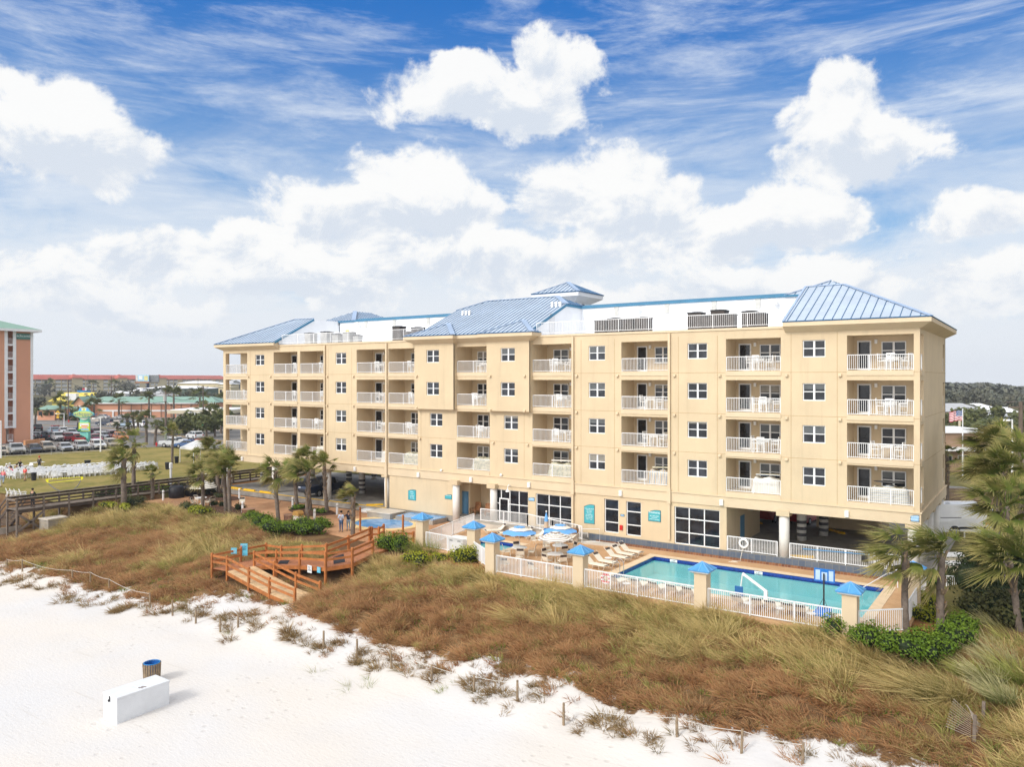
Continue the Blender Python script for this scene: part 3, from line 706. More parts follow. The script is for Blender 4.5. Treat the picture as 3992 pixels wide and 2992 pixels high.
# balcony railings -----------------------------------------------------------
def railing(mb, a, b, z, h=1.05, gap=.125, post=1.6):
    a, b = Vector((*a, z)), Vector((*b, z)); L = (b-a).length; d = (b-a)/L; U = Vector((0, 0, 1))
    mb.bar(a+U*h, b+U*h, .07, .05); mb.bar(a+U*.08, b+U*.08, .04, .04)
    n = max(2, round(L/gap)); k = max(1, round(L/post))
    for i in range(n+1): p = a+d*(L*i/n); mb.bar(p+U*.08, p+U*(h-.02), .022, .022)
    for i in range(k+1): p = a+d*(L*i/k); mb.bar(p, p+U*(h+.01), .055, .055)
for n, a, b in BAYS:
    for k in range(4):
        r = MB(); railing(r, (a+.03, .08), (b-.03, .08), FZ[k]); r.build('balcony_railing', WHITE, hotel)
for k in range(4):
    for x, y0, y1 in ((-.12, .45, 1.95), (XL+.12, .65, 2.38), (-.12, 14.1, 15.35)):
        r = MB(); railing(r, (x, y0), (x, y1), FZ[k]); r.build('side_railing', WHITE, hotel)
for x0, x1 in ((-63.6, -42.9), (-29.9, -8.8)):
    r = MB(); railing(r, (x0, .35), (x1, .35), 16.72, 1.0, .155, 2.6); r.build('roof_railing', WHITE, hotel)
# roofs ----------------------------------------------------------------------
rf_wall = MB()
rf_wall.box(XL+.3, -.3, .302, YB-.3, 16.3, 16.65)            # flat roof
rf_wall.box(-63.6, -43.3, 9.0, 9.25, 16.65, 19.62); rf_wall.box(-30.3, -8.6, 9.0, 9.25, 16.65, 19.62)
rf_wall.quad((-30.3, -.1, 16.7), (-30.3, 9, 16.7), (-30.3, 9, 19.75), (-30.3, 6, 19.75), (-30.3, -.1, 16.95))
rf_wall.quad((-63.7, -.1, 16.7), (-63.7, 9, 16.7), (-63.7, 9, 19.75), (-63.7, 5, 19.72), (-63.7, -.1, 16.95))
rf_wall.quad((-30.31, -.1, 16.7), (-30.31, -.1, 16.95), (-30.31, 6, 19.75), (-30.31, 9, 19.75), (-30.31, 9, 16.7))
rf_wall.build('roof_screen_wall', WHITEWALL, hotel)
def coping(f):
    cp = MB(); f(cp); cp.build('coping', BLUETRIM, hotel)
def _co(x0, x1):
    def f(cp): cp.box(x0, x1, 8.86, 9.4, 19.622, 19.78); cp.add([(x0, 8.86, 19.781), (x1, 8.86, 19.781), (x1, 9.8, 20.02), (x0, 9.8, 20.02)], [(0, 1, 2, 3)])
    coping(f)
_co(-61.1, -43.3); _co(-30.3, -10.9)
for bx_ in ((-67.2, -61.1, 8.80, 8.99, 19.6, 19.76), (-11, -8, 8.80, 8.99, 19.6, 19.76), (-67.5, -63.7, 8.86, 9.3, 19.3, 19.6)): coping(lambda cp: cp.box(*bx_))
coping(lambda cp: (cp.bar((-30.27, -.35, 16.86), (-30.27, 6, 19.72), .12, .22), cp.bar((-30.27, 6, 19.72), (-30.27, 9.8, 19.72), .12, .2)))
coping(lambda cp: cp.bar((-63.67, -.6, 16.86), (-63.67, 5, 19.72), .12, .22))
def roofplane(poly, parent=None, gap=.6, name='roof', sh=.05, mat=None):
    """sloped metal sheet (eave = first edge) with standing seams running up the slope"""
    pts = [Vector(p) for p in poly]; e = (pts[1]-pts[0]).normalized(); n = Vector((0, 0, 0))
    n = e.cross(pts[2]-pts[1]).normalized(); n = -n if n.z < 0 else n
    u = n.cross(e).normalized(); u = -u if u.z < 0 else u
    r = MB(); r.add(pts+[p-n*.08 for p in pts], [tuple(range(len(pts))), tuple(range(2*len(pts)-1, len(pts)-1, -1))]+[(i, len(pts)+i, len(pts)+(i+1) % len(pts), (i+1) % len(pts)) for i in range(len(pts))])
    o = r.build(name, mat or BLUEROOF, parent or hotel)
    s = MB(); c = [((p-pts[0]).dot(e), (p-pts[0]).dot(u)) for p in pts]; lo, hi = min(q[0] for q in c), max(q[0] for q in c)
    x = lo+gap*.5
    while x < hi:
        ys = []
        for (a, b), (a2, b2) in zip(c, c[1:]+c[:1]):
            if (a-x)*(a2-x) < 0: ys.append(b+(b2-b)*(x-a)/(a2-a))
        if len(ys) >= 2:
            p, q = pts[0]+e*x+u*min(ys), pts[0]+e*x+u*max(ys)
            if (q-p).length > .15: s.bar(p+n*sh*.4, q+n*sh*.4, .034, sh, up=n)
        x += gap
    s.bar(pts[0]+n*.02, pts[1]+n*.02, .06, .07, up=n)
    if s.v:
        l = o.parent.location; s.v = [(q[0]-l[0], q[1]-l[1], q[2]-l[2]) for q in s.v]; s.build('roof_seam', BLUESEAM, o, world=False)
    return o
RCM = M('ridge_blue', (.34, .44, .60), .45, .08, .6, spec=.3)
def ridgecap(a, b, w=.34):
    mb = MB()
    a, b = Vector(a)+Vector((0, 0, .05)), Vector(b)+Vector((0, 0, .05)); mb.bar(a, b, w, .06); mb.build('ridge_cap', RCM, hotel)
def eave(mb, pts, o, zt, zf, zs):
    """boxed eave along an open polyline of wall corners: fascia, sloping soffit"""
    out, inn = pts
    for i in range(len(out)-1):
        a, b = out[i], out[i+1]; c, d = inn[i], inn[i+1]
        mb.quad((*a, zf), (*b, zf), (*b, zt), (*a, zt)); mb.quad((*c, zs), (*d, zs), (*b, zf), (*a, zf))
        mb.quad((*a, zt), (*b, zt), (*d, zt), (*c, zt))
    for i in (0, -1):
        mb.quad((*out[i], zt), (*out[i], zf), (*inn[i], zs), (*inn[i], zt))
O = .75
EZ, EF, ES = 16.86, 16.55, 16.14
ev = MB()
eave(ev, ([(-8.6, -O), (O, -O), (O, YB+O), (-8.6, YB+O)], [(-8.6, -.003), (.003, -.003), (.003, YB), (-8.6, YB)]), O, EZ-.03, EF, ES); ev.build('eave', STUCCO2, hotel); ev = MB()
eave(ev, ([(-63.6, YB+O), (XL-O, YB+O), (XL-O, -O), (-63.7, -O)], [(-63.6, YB), (XL-.003, YB), (XL-.003, -.003), (-63.7, -.003)]), O, EZ-.03, EF, ES); ev.build('eave', STUCCO2, hotel); ev = MB()
C1, C2 = -43.31, -38.52; C3, C4 = -34.72, -30.14
eave(ev, ([(C1-O, .3), (C1-O, -.5-O), (C2+.5, -.5-O), (C2+.5, -O), (C3-.5, -O), (C3-.5, -.5-O), (C4+O, -.5-O), (C4+O, .3)],
          [(C1, .3), (C1-.003, -.503), (C2+.003, -.503), (C2+.003, -.003), (C3-.003, -.003), (C3-.003, -.503), (C4+.003, -.503), (C4+.003, .3)]), O, EZ-.03, EF, ES); ev.build('eave', STUCCO2, hotel)
# right end
RX, RY, RZ = O, 5.6, 19.95
roofplane([(-8.6, -O, EZ), (O, -O, EZ), (-5.75, RY, RZ), (-8.6, RY, RZ)])
roofplane([(O, -O, EZ), (O, YB+O, EZ), (-5.75, YB-5.2, RZ), (-5.75, RY, RZ)])
roofplane([(O, YB+O, EZ), (-8.6, YB+O, EZ), (-8.6, YB-5.2, RZ), (-5.75, YB-5.2, RZ)])
ridgecap((O, -O, EZ), (-5.75, RY, RZ), .28); ridgecap((-8.6, RY, RZ), (-5.75, RY, RZ), .2); ridgecap((-8.57, -O, EZ), (-8.57, RY, RZ), .16)
roofplane([(-11.1, 8.9, 19.72), (-5.2, 8.9, 19.72), (-8.1, 12.2, 21.1)], gap=.55); roofplane([(-5.2, 8.9, 19.72), (-5.2, 15.5, 19.72), (-8.1, 12.2, 21.1)], gap=.55); roofplane([(-11.1, 15.5, 19.72), (-11.1, 8.9, 19.72), (-8.1, 12.2, 21.1)], gap=.55)
ridgecap((-11.1, 8.9, 19.72), (-8.1, 12.2, 21.1), .2)
# left end
roofplane([(XL-O, -O, EZ), (-63.7, -O, EZ), (-63.7, 5.0, 19.85), (-66.95, 5.0, 19.88)])
roofplane([(XL-O, YB+O, EZ), (XL-O, -O, EZ), (-66.95, 5.0, 19.88), (-66.95, 11, 19.88)])
roofplane([(-63.7, YB+O, EZ), (XL-O, YB+O, EZ), (-66.95, 11, 19.88), (-63.7, 11, 19.85)])
ridgecap((XL-O, -O, EZ), (-66.95, 5, 19.88), .25); ridgecap((-66.95, 5, 19.88), (-63.7, 5, 19.85), .2)
roofplane([(-67.2, 8.88, 19.75), (-61.15, 8.88, 19.75), (-64.5, 12.4, 21.25)], gap=.5); roofplane([(-61.15, 8.88, 19.75), (-61.15, 18.5, 19.75), (-64.5, 15.2, 21.25), (-64.5, 12.4, 21.25)], gap=.5)
ridgecap((-61.15, 8.88, 19.75), (-64.5, 12.4, 21.25), .5)
# centre: main slope, hips and two small hipped gables over the projecting bays
ML, MR = C1, C4-.13
zr = lambda y: EZ+(y+O)*.445
roofplane([(ML, -O, EZ), (MR, -O, EZ), (MR, 6, zr(6)), (MR-2.3, 8.3, zr(8.3)), (ML+2.3, 8.3, zr(8.3)), (ML, 6, zr(6))], gap=.48)
roofplane([(MR, 6, zr(6)-.02), (MR, 10.6, zr(6)-.02), (MR-2.3, 8.3, zr(8.3))], gap=.48); roofplane([(ML, 10.6, zr(6)-.02), (ML, 6, zr(6)-.02), (ML+2.3, 8.3, zr(8.3))], gap=.48)
roofplane([(MR, 17, EZ), (ML, 17, EZ), (ML+2.3, 8.3, zr(8.3)), (MR-2.3, 8.3, zr(8.3))], gap=.6)
ridgecap((MR, 6, zr(6)), (MR-2.3, 8.3, zr(8.3)), .55); ridgecap((MR-2.3, 8.3, zr(8.3)), (ML+2.3, 8.3, zr(8.3)), .25); ridgecap((ML, 6, zr(6)), (ML+2.3, 8.3, zr(8.3)), .25)
for a, b in ((C1-O, C2+.5), (C3-.5, C4+O)):
    xm = (a+b)/2; y0 = -.5-O; hw = (b-a)/2; za = EZ+.005; k = .445
    ap = (xm+.2, y0+hw*.95, za+hw*k*.95)                       # apex, meets the main slope behind it
    bk = lambda x: (x, -O+.02, EZ+.02)
    yb = (ap[2]-EZ)/.445-O
    top = (xm+.2, max(yb, ap[1]+.1), ap[2])
    roofplane([(a, y0, za), (b, y0, za), ap], gap=.48)
    roofplane([(b, y0, za), (b, .2, za), top, ap], gap=.48); roofplane([(a, .2, za), (a, y0, za), ap, top], gap=.48)
    ridgecap((b, y0, za), ap, .45); ridgecap((a, y0, za), ap, .22)
# vents on the centre roof and the screen walls
for x, z in ((-41.3, 19.2), (-31.4, 19.6)):
    y = (z-EZ)/.445-O
    for i in range(3):
        v = MB(); v.box(x+i*.42-.1, x+i*.42+.1, y-.1, y+.1, z-.15, z+.45); v.build('roof_vent', WHITEPL, hotel)
for px, py in ((1427, 1265), (1537, 1261), (1669, 1253), (2403, 1214), (2600, 1202), (2784, 1192), (2955, 1182)):
    q = PY(px, py, 8.98); v = MB(); v.box(q[0]-.22, q[0]+.22, 8.93, 8.998, q[2]-.45, q[2]+.45); v.build('louvre_vent', M('louvre', (.52, .52, .50), .6, .1, 3), hotel)
for px, py in ((1400, 1266), (2492, 1207), (3027, 1180)):
    q = PY(px, py, 8.9); v = MB(); v.box(q[0]-.7, q[0]-.3, 8.95, 8.998, q[2], q[2]+.35); v.lathe((q[0], 8.6, q[2]-.25), [(.05, 0), (.22, .1), (.24, .35), (.1, .5)], 10); v.build('floodlight', WHITEPL, hotel)
q = PY(2208, 1255, 5.0); v = MB(); v.box(-30.297, -30.27, 3.1, 4.0, 16.75, 18.75); v.build('roof_door', M('offwhite_door', (.70, .71, .73), .5, .03), hotel)
v = MB(); v.box(-62.6, -62.0, 8.94, 8.998, 18.1, 18.7); v.build('louvre_vent', M('yellowish_plate', (.6, .5, .2), .6), hotel)
# stair tower with its own hipped roof
cu = MB(); cx0, cx1, cy0, cy1 = -36.9, -33.4, 13.1, 16.4
cu.box(cx0, cx1, cy0, cy1, 16.65, 20.4); cu.build('tower_wall', STUCCO, hotel)
cu = MB(); cu.box(cx0-.06, cx1+.06, cy0-.06, cy1+.06, 20.402, 20.75)
a_, b2_, c_, d_ = -37.93, -32.33, 12.0, 17.4
ring = lambda x0, x1, y0, y1: [(x0, y0), (x1, y0), (x1, y1), (x0, y1), (x0, y0)]
eave(cu, (ring(a_, b2_, c_, d_), ring(cx0-.06, cx1+.06, cy0-.06, cy1+.06)), .8, 21.72, 21.33, 20.76)
cu.build('tower_eave', WHITEWALL, hotel)
pk = (-35.1, 14.7, 23.08)
for p, q in (((a_-.06, c_-.06), (b2_+.06, c_-.06)), ((b2_+.06, c_-.06), (b2_+.06, d_+.06)), ((b2_+.06, d_+.06), (a_-.06, d_+.06)), ((a_-.06, d_+.06), (a_-.06, c_-.06))): roofplane([(*p, 21.75), (*q, 21.75), pk], gap=.5)
ridgecap((b2_, c_, 21.75), pk, .45); ridgecap((a_, c_, 21.75), pk, .16); ridgecap((b2_, d_, 21.75), pk, .16)
lv = MB()
for i in range(6): lv.box(cx1+.061, cx1+.09, cy0+1.4, cy0+2.0, 19.9+i*.14, 19.98+i*.14)
lv.build('louvre_vent', DARKMET, hotel)
# signs on the walls ------------------------------------------------------------
SIGNT = M('sign_letter_white', (.75, .85, .85), .6, .02)
def wallsign(px0, px1, py0, py1, y, mat, lines, border=None, arch=.06, name='wall_sign', size=None, flip=False):
    a, b = PY(px0, (py0+py1)/2, y), PY(px1, (py0+py1)/2, y); z1 = PY((px0+px1)/2, py0, y)[2]; z0 = PY((px0+px1)/2, py1, y)[2]
    x0, x1 = a[0], b[0]; h = z1-z0; n = 8
    top = [(x0+(x1-x0)*i/n, z1-arch*h*4*((i/n-.75)**2)) for i in range(n, -1, -1)]
    def outline(e): return [(x0-e, z0-e), (x1+e, z0-e)]+[(p[0]+(e if i == 0 else -e if i == n else 0), p[1]+e) for i, p in enumerate(top)]
    s = MB(); s.side(outline(.035), y-.03, y-.002); o = s.build(name, border or M('sign_border', (.015, .09, .13), .5), hotel)
    f = MB(); f.side(outline(0), y-.04, y-.031); f.v = [(q[0]+37, q[1]-8, q[2]) for q in f.v]; f.build('sign_face', mat, o, world=False)
    zz = z1-h*.22
    for tx, sz in lines:
        text('sign_text', tx, sz, ((x0+x1)/2, y-.044, zz), FACE_FRONT, SIGNT, hotel); zz -= sz*1.25
    return o
wallsign(1593, 1621, 1911, 1950, .02, TEAL, [('POOL', .16), ('RULES', .13), ('NO DIVING', .10), ('NO GLASS', .10), ('NO FOOD', .10)])
wallsign(1736, 1761, 1930, 1946, .02, TEAL, [('RESTROOMS', .11)], arch=.15)
wallsign(2062, 2083, 1942, 1953, .02, SIGNB, [('POOL', .12)], arch=.1)
wallsign(2279, 2317, 1969, 2041, .02, TEAL, [('POOL & SPA RULES', .105), ('NO DIVING', .10), ('NO GLASS', .10), ('NO PETS', .10), ('NO RUNNING', .10), ('SHOWER FIRST', .10), ('POOL HOURS', .10), ('8 AM - 10 PM', .10)])
wallsign(2529, 2575, 1991, 2033, .02, TEAL, [('WARNING', .21), ('NO LIFEGUARD', .11), ('ON DUTY', .11), ('SWIM AT OWN RISK', .09)], arch=.1)
wallsign(2421, 2433, 2008, 2013, .02, SIGNB, [('SPA', .07)], arch=.02)
wallsign(3552, 3582, 2011, 2033, -.07, SIGNB, [('PRIVATE', .15), ('PROPERTY', .13), ('GUESTS ONLY', .07)], arch=.08, border=DARKMET)
q = PY(2423, 2058, .02); ph = MB(); ph.box(q[0]-.13, q[0]+.13, -.11, .018, q[2]-.2, q[2]+.2); ph.build('emergency_phone', M('red_paint', (.55, .02, .02), .4, .1), hotel, bevel=.03)
# ------------------------------------------------------------ pool enclosure
def zc(k, a, b, s=2.369): return None
def pillar(px, y, label, base=-.8, z=1.42):
    x = PY(px, 2200, y)[0]
    t = thing('fence_pillar', label, 'pillar', (x, y, base), 0, 'blue capped pillars round the pool')
    s = MB(); s.box(x-.37, x+.37, y-.37, y+.37, base, z); s.build('shaft', STUCCO2, t)
    s = MB(); s.lathe((x, y, z), [(.54, 0.0), (.72, .07), (.80, .10), (.80, .17)], 4); 
    c, d = cos(pi/4), sin(pi/4); s.v = [(x+(p[0]-x)*c-(p[1]-y)*d, y+(p[0]-x)*d+(p[1]-y)*c, p[2]) for p in s.v]; s.build('moulding', WHITE, t)
    q = MB(); w_ = .64; zz = z+.172; ap = (x, y, z+.66)
    cs = [(x-w_, y-w_, zz), (x+w_, y-w_, zz), (x+w_, y+w_, zz), (x-w_, y+w_, zz)]
    q.add(cs+[(p[0], p[1], zz+.06) for p in cs], [(0, 1, 5, 4), (1, 2, 6, 5), (2, 3, 7, 6), (3, 0, 4, 7), (3, 2, 1, 0)])
    k = [(p[0], p[1], zz+.06) for p in cs]
    for i in range(4): q.quad(k[i], k[(i+1) % 4], ap)
    cp_ = q.build('cap', CAPBLUE, t)
    r = MB()
    for i in range(4):
        r.bar(k[i], ap, .06, .05); m_ = [(k[i][j]+k[(i+1) % 4][j])/2 for j in range(3)]; r.bar(m_, ap, .035, .04)
    l = t.location; r.v = [(p[0]-l[0], p[1]-l[1], p[2]-l[2]) for p in r.v]; r.build('cap_rib', M('cap_blue_light', (.16, .42, .80), .35, .1), cp_, world=False)
    return Vector((x, y, base))
pA = pillar(3316, -13.0, 'blue capped pillar beside the basketball hoop at the right corner'); pB = pillar(2738, -13.0, 'blue capped pillar in front of the middle of the main pool')
pC = pillar(2263, -13.0, 'blue capped pillar between the loungers and the umbrella tables'); pD = pillar(1920, -13.05, 'blue capped pillar in front of the hot tub and the leaning white fence')
pE = pillar(1847, -10.1, 'blue capped pillar behind the white cabinet'); pF = pillar(1646, -9.5, 'blue capped pillar next to the wading pool'); pG = pillar(3560, -5.9, 'blue capped pillar half hidden by the palm at the right')
def fence(a, b, label, za=-.6, zb=None, h=1.2, gap=.115, solid=False, group='white picket fences round the pool'):
    zb = za if zb is None else zb
    a, b = Vector((a[0], a[1], za)), Vector((b[0], b[1], zb)); L = (b-a).length; d = (b-a)/L; U = Vector((0, 0, 1))
    t = thing('picket_fence', label, 'fence', a, 0, group)
    r = MB(); r.bar(a+U*h, b+U*h, .075, .06); r.build('top_rail', WHITE, t)
    r = MB(); r.bar(a+U*.1, b+U*.1, .05, .05); r.build('bottom_rail', WHITE, t)
    r = MB(); n = max(2, round(L/gap))
    for i in range(1, n): p = a+d*(L*i/n); r.bar(p+U*.1, p+U*(h-.03), .026, .026)
    r.build('pickets', WHITE, t)
    k = max(1, round(L/2.1))
    for i in range(k+1):
        p = a+d*(L*i/k); r = MB(); r.bar(p, p+U*(h+.02), .07, .07); r.build('post', WHITE, t)
    return t
fence((pD.x+.4, -13.15), (pC.x-.4, -13.15), 'white picket fence in front of the umbrella tables'); fence((pC.x+.4, -13.15), (pB.x-.4, -13.15), 'white picket fence in front of the left half of the main pool')
fence((pB.x+.4, -13.15), (pA.x-.4, -13.15), 'white picket fence in front of the pool lift and the hoop')
fence((pA.x+.4, -12.95), (.55, -11.2), 'short white picket fence slanting to the right palm'); fence((.55, -11.2), (.55, -6.3), 'white fence along the right side, seen nearly end on'); fence((.55, -5.5), (.45, -1.0), 'white fence on the far side of the palm hidden pillar')
fence((pE.x+.2, -10.4), (pD.x-.3, -12.8), 'leaning white fence between the two close pillars'); fence((pF.x+.5, -9.6), (pE.x-.4, -10.1), 'white picket fence right of the wading pool pillar, behind the cabinet')
fence((pF.x+.4, -9.1), (-35.6, -1.2), 'white picket fence running back from the wading pool to the porch', za=-.6, zb=-.5)
fence((GE+.05, .08), (-9.2, .08), 'white picket fence with the lifebuoy on the slate plinth', za=0, h=1.07, group='white fences on the slate plinth'); fence((-8.3, .08), (-.85, .08), 'long white fence on the slate plinth under the right end', za=0, h=1.07, group='white fences on the slate plinth')
# porch platform, its ramp and railing
rp = MB(); rp.prism([(-36.4, -1.35), (-29, -1.35), (-29, -.02), (-36.4, -.02)], -.598, -.05); rp.side([(-29, -.598), (-24.4, -.598), (-29, -.05)], -1.35, -.02); kind(rp.build('ramp', CONCL), 'structure')
t = thing('ramp_railing', 'white railing along the ramp in front of the glass doors', 'railing', (-30, -1.3, -.05))
nd = [PY(1820+a/4.424, 1960+b/4.424, -1.3) for a, b in ((240, 107), (1050, 200), (1480, 298), (1900, 388), (1985, 415))]
r = MB(); r2 = MB()
for a, b in zip(nd, nd[1:]):
    a, b = Vector(a), Vector(b); r.bar(a, b, .075, .06); L = (b-a).length; n = max(2, round(L/.125)); dn = Vector((0, 0, 1.0))
    r.bar(a-dn, b-dn, .05, .05)
    for i in range(n+1): p = a.lerp(b, i/n); r2.bar(p-dn, p, .026, .026)
    for i in (0, n//2, n): p = a.lerp(b, i/n); r.bar(p-dn*1.06, p, .07, .07)
r.build('rail', WHITE, t); r2.build('pickets', WHITE, t)
t = thing('gate', 'open white gate frame at the foot of the ramp', 'gate', (nd[-1][0], -1.3, -.6)); g = MB(); x0 = nd[-1][0]
g.tube([(x0, -1.3, -.55), (x0, -1.3, .55), (x0+1.2, -.5, .55), (x0+1.2, -.5, -.5), (x0, -1.3, -.5)], .03); g.tube([(x0, -1.3, .2), (x0+.4, -1.05, .2), (x0+.4, -1.05, -.1)], .025); g.build('frame', WHITE, t)
t = thing('steps', 'concrete landing slab at the end of the ramp', 'steps', (-24, -1, -.6)); g = MB(); g.prism([(-24.3, -1.6), (-21.3, -1.2), (-21.3, -.35), (-24.3, -.35)], -.599, -.5); g.build('slab', CONCL, t)
t = thing('handrail', 'bent white handrail beside the porch column', 'handrail', PZ(1770, 2024, -.6)); b0 = Vector(PZ(1768, 2026, -.6)); b1 = Vector(PZ(1807, 2017, -.6)); g = MB()
g.tube([b0, b0+Vector((0, 0, .55)), b1+Vector((0, 0, 1.25)), b1], .035); g.build('rail', WHITE, t)
# concrete plinth and blue plunge pool against the wall
t = thing('concrete_plinth', 'low square concrete plinth left of the blue plunge pool', 'plinth', (-46, -1.6, -.6)); g = MB(); g.box(-47.6, -44.6, -2.5, -.45, -.6, -.08); g.build('base', CONC, t); g = MB(); g.box(-47.68, -44.52, -2.58, -.4, -.078, .0); g.build('slab', CONCL, t)
t = thing('plunge_pool', 'raised rectangular blue plunge pool against the tan wall', 'pool', (-42, -1.2, -.6)); g = MB(); g.box(-44.2, -39.6, -2.2, -.05, -.6, -.2); g.build('wall', CONC, t); g = MB(); g.box(-44.1, -39.7, -2.1, -.08, -.198, -.15); g.build('water', BLUEW, t)
t = thing('plastic_cover', 'white plastic lid lying on the patio by the concrete plinth', 'lid', PZ(1440, 1997, -.6)); q = PZ(1440, 2000, -.6); g = MB(); g.box(q[0]-1, q[0]+1, q[1]-.5, q[1]+.5, -.6, -.32); g.build('shell', WHITEPL, t, bevel=.1); g = MB(); g.box(q[0]-.7, q[0]+.7, q[1]-.3, q[1]+.3, -.32, -.24); g.build('cap', WHITEPL, t, bevel=.05)
t = thing('cabinet', 'white cabinet standing outside the fence behind the yellow-green shrub', 'cabinet', PZ(1780, 2163, -.8)); q = PZ(1780, 2160, -.8); g = MB(); g.box(q[0]-.75, q[0]+.75, q[1]-.2, q[1]+.9, -.9, .35); g.build('body', WHITEPL, t, bevel=.05); g = MB(); g.box(q[0]-.8, q[0]+.8, q[1]-.25, q[1]+.95, .352, .43); g.build('lid', WHITEPL, t, bevel=.03)
g = MB()
for xx in (-.5, .25): g.box(q[0]+xx, q[0]+xx+.3, q[1]-.262, q[1]-.25, .2, .30)
g.build('latch', DARKMET, t)

# ------------------------------------------------------------ chairs, loungers, tables, umbrellas
def make_chair():
    t = thing('patio_chair', '', 'chair'); f = MB()
    for s in (-.27, .27):
        f.tube([(s, -.30, 0), (s, -.25, .60), (s, .22, .62), (s, .34, .0)], .016, 5); f.tube([(s, .12, .38), (s, .30, .92)], .016, 5); f.tube([(s, -.26, .42), (s, .14, .40)], .016, 5)
    f.tube([(-.27, -.26, .42), (.27, -.26, .42)], .016, 5); f.tube([(-.27, .30, .92), (.27, .30, .92)], .016, 5)
    f.build('frame', FRAME, t, world=False)
    s = MB(); s.bar((0, -.25, .43), (0, .16, .41), .5, .02); s.build('seat', SLING, t, world=False)
    b = MB(); b.bar((0, .15, .45), (0, .235, .72), .5, .018); bo = b.build('backrest', SLING, t, world=False)
    k = MB(); k.bar((0, .235, .72), (0, .292, .90), .5, .022); k.build('band', BROWNB, bo, world=False)
    return t
def make_lounger():
    t = thing('sun_lounger', '', 'lounger'); f = MB()            # head at -X, feet at +X
    for s in (-.31, .31):
        f.tube([(-.35, s, .34), (1.0, s, .34)], .017, 5); f.tube([(-.35, s, .34), (-.95, s, .92)], .017, 5)
        f.tube([(-.5, s, .30), (-.45, s, .03), (-.1, s, .03), (.0, s, .33)], .017, 5); f.tube([(.45, s, .33), (.5, s, .03), (.8, s, .03), (.95, s, .33)], .017, 5)
    f.tube([(-.95, -.31, .92), (-.95, .31, .92)], .017, 5); f.tube([(1.0, -.31, .34), (1.0, .31, .34)], .017, 5); f.build('frame', FRAME, t, world=False)
    s = MB(); s.bar((-.34, 0, .355), (.86, 0, .355), .58, .018); so = s.build('seat', SLING, t, world=False)
    k = MB(); k.bar((.86, 0, .355), (.97, 0, .355), .58, .022); k.build('band', BROWNB, so, world=False)
    b = MB(); b.bar((-.35, 0, .36), (-.72, 0, .715), .58, .018, up=(1, 0, 1)); bo = b.build('backrest', SLING, t, world=False)
    k = MB(); k.bar((-.72, 0, .715), (-.85, 0, .84), .58, .022, up=(1, 0, 1)); k.build('band', BROWNB, bo, world=False)
    return t
def make_table():
    t = thing('round_table', '', 'table'); s = MB(); s.lathe((0, 0, .70), [(.58, 0), (.61, .02), (.58, .045)], 24); s.build('tabletop', WHITEPL, t, world=False)
    s = MB(); s.cyl((0, 0, .05), (0, 0, .70), .045); s.lathe((0, 0, 0), [(.30, 0), (.28, .05), (.06, .09)], 14); s.build('pedestal', FRAME, t, world=False)
    return t
def make_sidetable():
    t = thing('side_table', '', 'table'); s = MB(); s.lathe((0, 0, .40), [(.25, 0), (.27, .015), (.25, .03)], 16); s.build('tabletop', WHITEPL, t, world=False)
    for i in range(3):
        a = i*2.1; s = MB(); s.tube([(.18*cos(a), .18*sin(a), .4), (.26*cos(a), .26*sin(a), 0)], .015, 5); s.build('leg', FRAME, t, world=False)
    return t
CH, LG, TB, ST = Proto(make_chair()), Proto(make_lounger()), Proto(make_table()), Proto(make_sidetable())
P5 = lambda a, b, z: PZ(1820+a/4.424, 1960+b/4.424, z)
P7 = lambda a, b, z: PZ(2240+a/3.3515, 2100+b/3.3515, z)
LGG = 'cream sun loungers round the pool'
for i, (a, b) in enumerate(((890, 183), (800, 218), (712, 256), (560, 322), (440, 362))):
    q = P7(a, b, -.27); LG.place((q[0]-1.0, q[1], -.6), radians(-6), ['cream lounger nearest the slate wall in the row left of the pool', 'second cream lounger from the slate wall in the poolside row', 'third cream lounger from the slate wall, beside the small table', 'second nearest cream lounger in the poolside row', 'nearest cream lounger of the poolside row, partly behind the pillar'][i], LGG)
q = P7(440, 262, -.22); ST.place((q[0], q[1], -.6), 0, 'small white side table between poolside loungers', 'small white side tables')
for i, (a, b) in enumerate(((335, 488), (560, 532), (800, 552), (1020, 585), (1560, 640))):
    q = P5(a, b, -.27); LG.place((q[0]+.65*.76, q[1]+.75, -.6), radians(229 if i < 4 else 215), ['leftmost cream lounger below the ramp railing', 'second lounger from the left under the solid blue umbrella edge', 'third lounger from the left behind the blue umbrella pole', 'fourth lounger from the left beside the striped umbrella', 'cream lounger under the far blue umbrella'][i], LGG)
q = P5(590, 450, -.2); ST.place((q[0], q[1], -.6), 0, 'small white side table below the ramp railing', 'small white side tables')
xs_l = [PY(px, 2330, -11.9)[0] for px in (2400, 2487, 2560, 2625, 2690, 2880, 2950, 3010, 3075, 3118)]
for i, x in enumerate(xs_l):
    LG.place((x, -11.6, -.6), radians(90)+random.uniform(-.15, .15), f'cream lounger with its back to the front fence, {ORD[i]} from the left', LGG)
for i, px in enumerate((2440, 2915, 3040, 3160)):
    x = PY(px, 2330, -12.2)[0]; ST.place((x, -12.1, -.6), 0, f'small white side table against the front fence, {ORD[i]} from the left', 'small white side tables')
tabs = [P5(905, 775, .13), P5(1525, 885, .13), P5(1610, 738, .13), P5(1370, 600, .13)]
TN = ['the near blue umbrella', 'the striped umbrella', 'the far blue umbrella', 'the closed umbrella']
